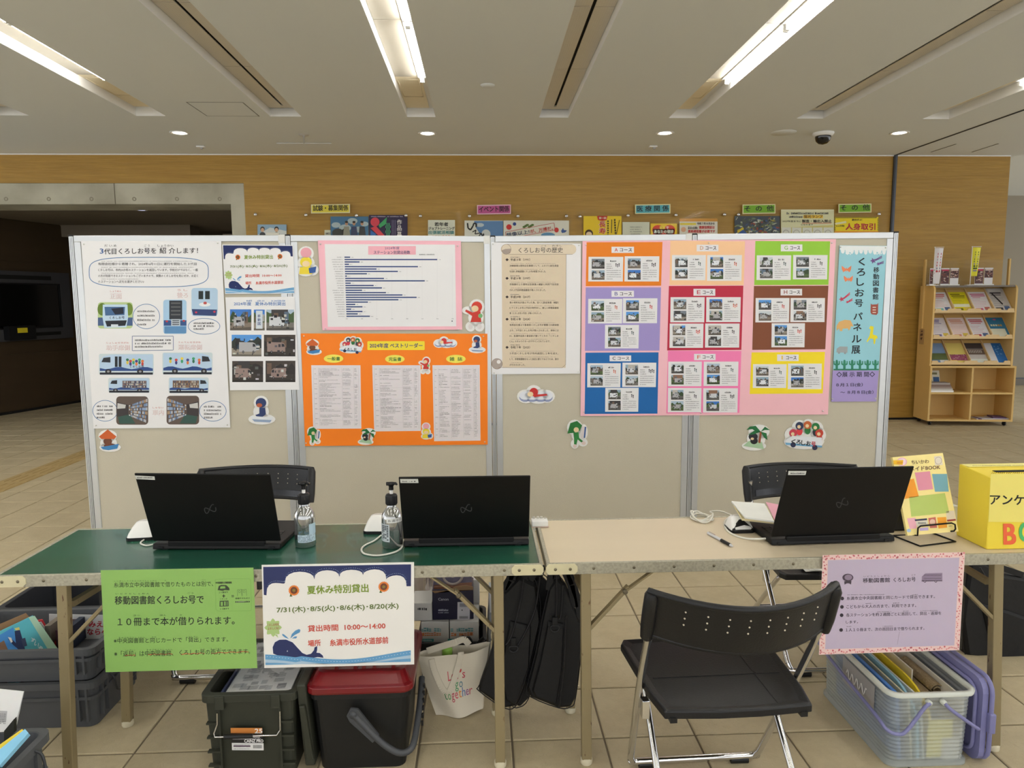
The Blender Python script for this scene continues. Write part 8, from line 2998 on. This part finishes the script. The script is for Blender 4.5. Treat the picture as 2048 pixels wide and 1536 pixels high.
b.loft([yring(lx, y0 + .004, y1, .001, .300, .045), yring(lx + .022, y0 + .004, y1, .001, .300, .045), yring(lx + .024, y0 + .014, y1 - .01, .011, .290, .04), yring(lx + .012, y0 + .02, y1 - .016, .017, .284, .04)], (True, True))
obj('panel', b, LAV, t, .003)
b = MB()
b.tube([p_ for p_ in yring(lx - .006, y0 + .03, y1 - .03, .03, .272, .04)], .007, 8, True)
obj('inner_ridge', b, LAV, t)
b = MB()
b.tube([p_ for p_ in yring(lx + .028, y0 - .002, y1 + .004, .002 + .006, .304, .05)], .0075, 8, True)
obj('outer_rim', b, LAV, t)
obj('clip', MB().box(lx + .018, lx + .04, y0 - .014, y0 + .006, .12, .19), LAV, t, .004)
# contents of the tub: files standing front to back
cont = [(.055, .012, (70, 120, 190), .25, 'blue lever file standing in the frosted tub', 'file'), (.075, .004, (36, 66, 120), .22, 'dark blue folder at the left in the frosted tub', 'folder'),
        (.100, .006, (206, 200, 170), .235, 'cream folder next to the blue file in the tub', 'folder'), (.122, .008, (150, 196, 220), .24, 'pale blue rounded pouch in the frosted tub', 'pouch'),
        (.142, .006, (206, 210, 206), .23, 'clear document sleeve left of the yellow file in the tub', 'folder'), (.166, .007, (232, 204, 50), .245, 'bright yellow rounded file in the frosted tub', 'file')]
for dx, th_, rgb, hz_, lb, cat in cont:
    x = x0 + dx
    b = MB()
    yb_ = y1 - .04
    ya_ = y0 + .03
    lean = .02
    pts = [(x, ya_, .012), (x, yb_, .012), (x - lean, yb_, hz_)]
    if 'rounded' in lb:
        for k in range(7):
            a = math.pi / 2 * (1 - k / 6)
            pts.append((x - lean * (.5 + .5 * math.sin(a)), ya_ + .15 - .15 * math.cos(a), hz_ - .09 + .09 * math.sin(a)))
    else:
        pts.append((x - lean, ya_ + .004, hz_))
    b.prism(pts, (th_, 0, 0), rgb)
    tag(obj(cat if cat != 'pouch' else 'pouch', b, INK), lb, cat, 'files in the frosted tub')
b = MB()
b.box(x0 + .195, x0 + .20, y0 + .2, y1 - .04, .012, .24, (226, 222, 214))
b.box(x0 + .20, x1 - .03, y1 - .045, y1 - .04, .012, .24, (222, 218, 210))
b.box(x0 + .20, x1 - .03, y0 + .02, y1 - .045, .012, .09, (216, 210, 200))
b.box(x1 - .034, x1 - .028, y0 + .02, y1 - .045, .012, .235, (222, 218, 210))
tag(obj('open_carton', b, INK), 'open white carton inside the right half of the frosted tub', 'carton')
t = thing('rolled_towel', 'rolled brown towel inside the frosted tub', 'towel')
TW = mat('brown_towel', (150, 132, 104), .95, var=.15, scale=40, bump=.6, bscale=120)
for k, (ya, xa, rad) in enumerate(((y0 + .10, x0 + .212, .028), (y0 + .13, x0 + .245, .026))):
    b = MB()
    sp = []
    c_ = V((xa, ya, .165 + .03 * k))
    for j in range(22):
        a = j * .55
        rr2 = rad * (1 - j / 30)
        sp.append(V((c_.x + rr2 * math.cos(a), c_.y, c_.z + rr2 * math.sin(a))))
    for j in range(len(sp) - 1):
        b.hexa([sp[j] * 1, sp[j + 1] * 1, sp[j + 1] + V((0, .2, 0)), sp[j] + V((0, .2, 0))], [sp[j] + V((0, 0, .005)), sp[j + 1] + V((0, 0, .005)), sp[j + 1] + V((0, .2, .005)), sp[j] + V((0, .2, .005))])
    obj('roll', b, TW, t)
b = MB().box(x0 + .15, x0 + .235, y0 + .022, y0 + .027, .02, .155, (234, 220, 120))
tag(obj('yellow_sheet', b, INK), 'pale yellow sheet showing through the front of the frosted tub', 'sheet')
settle()
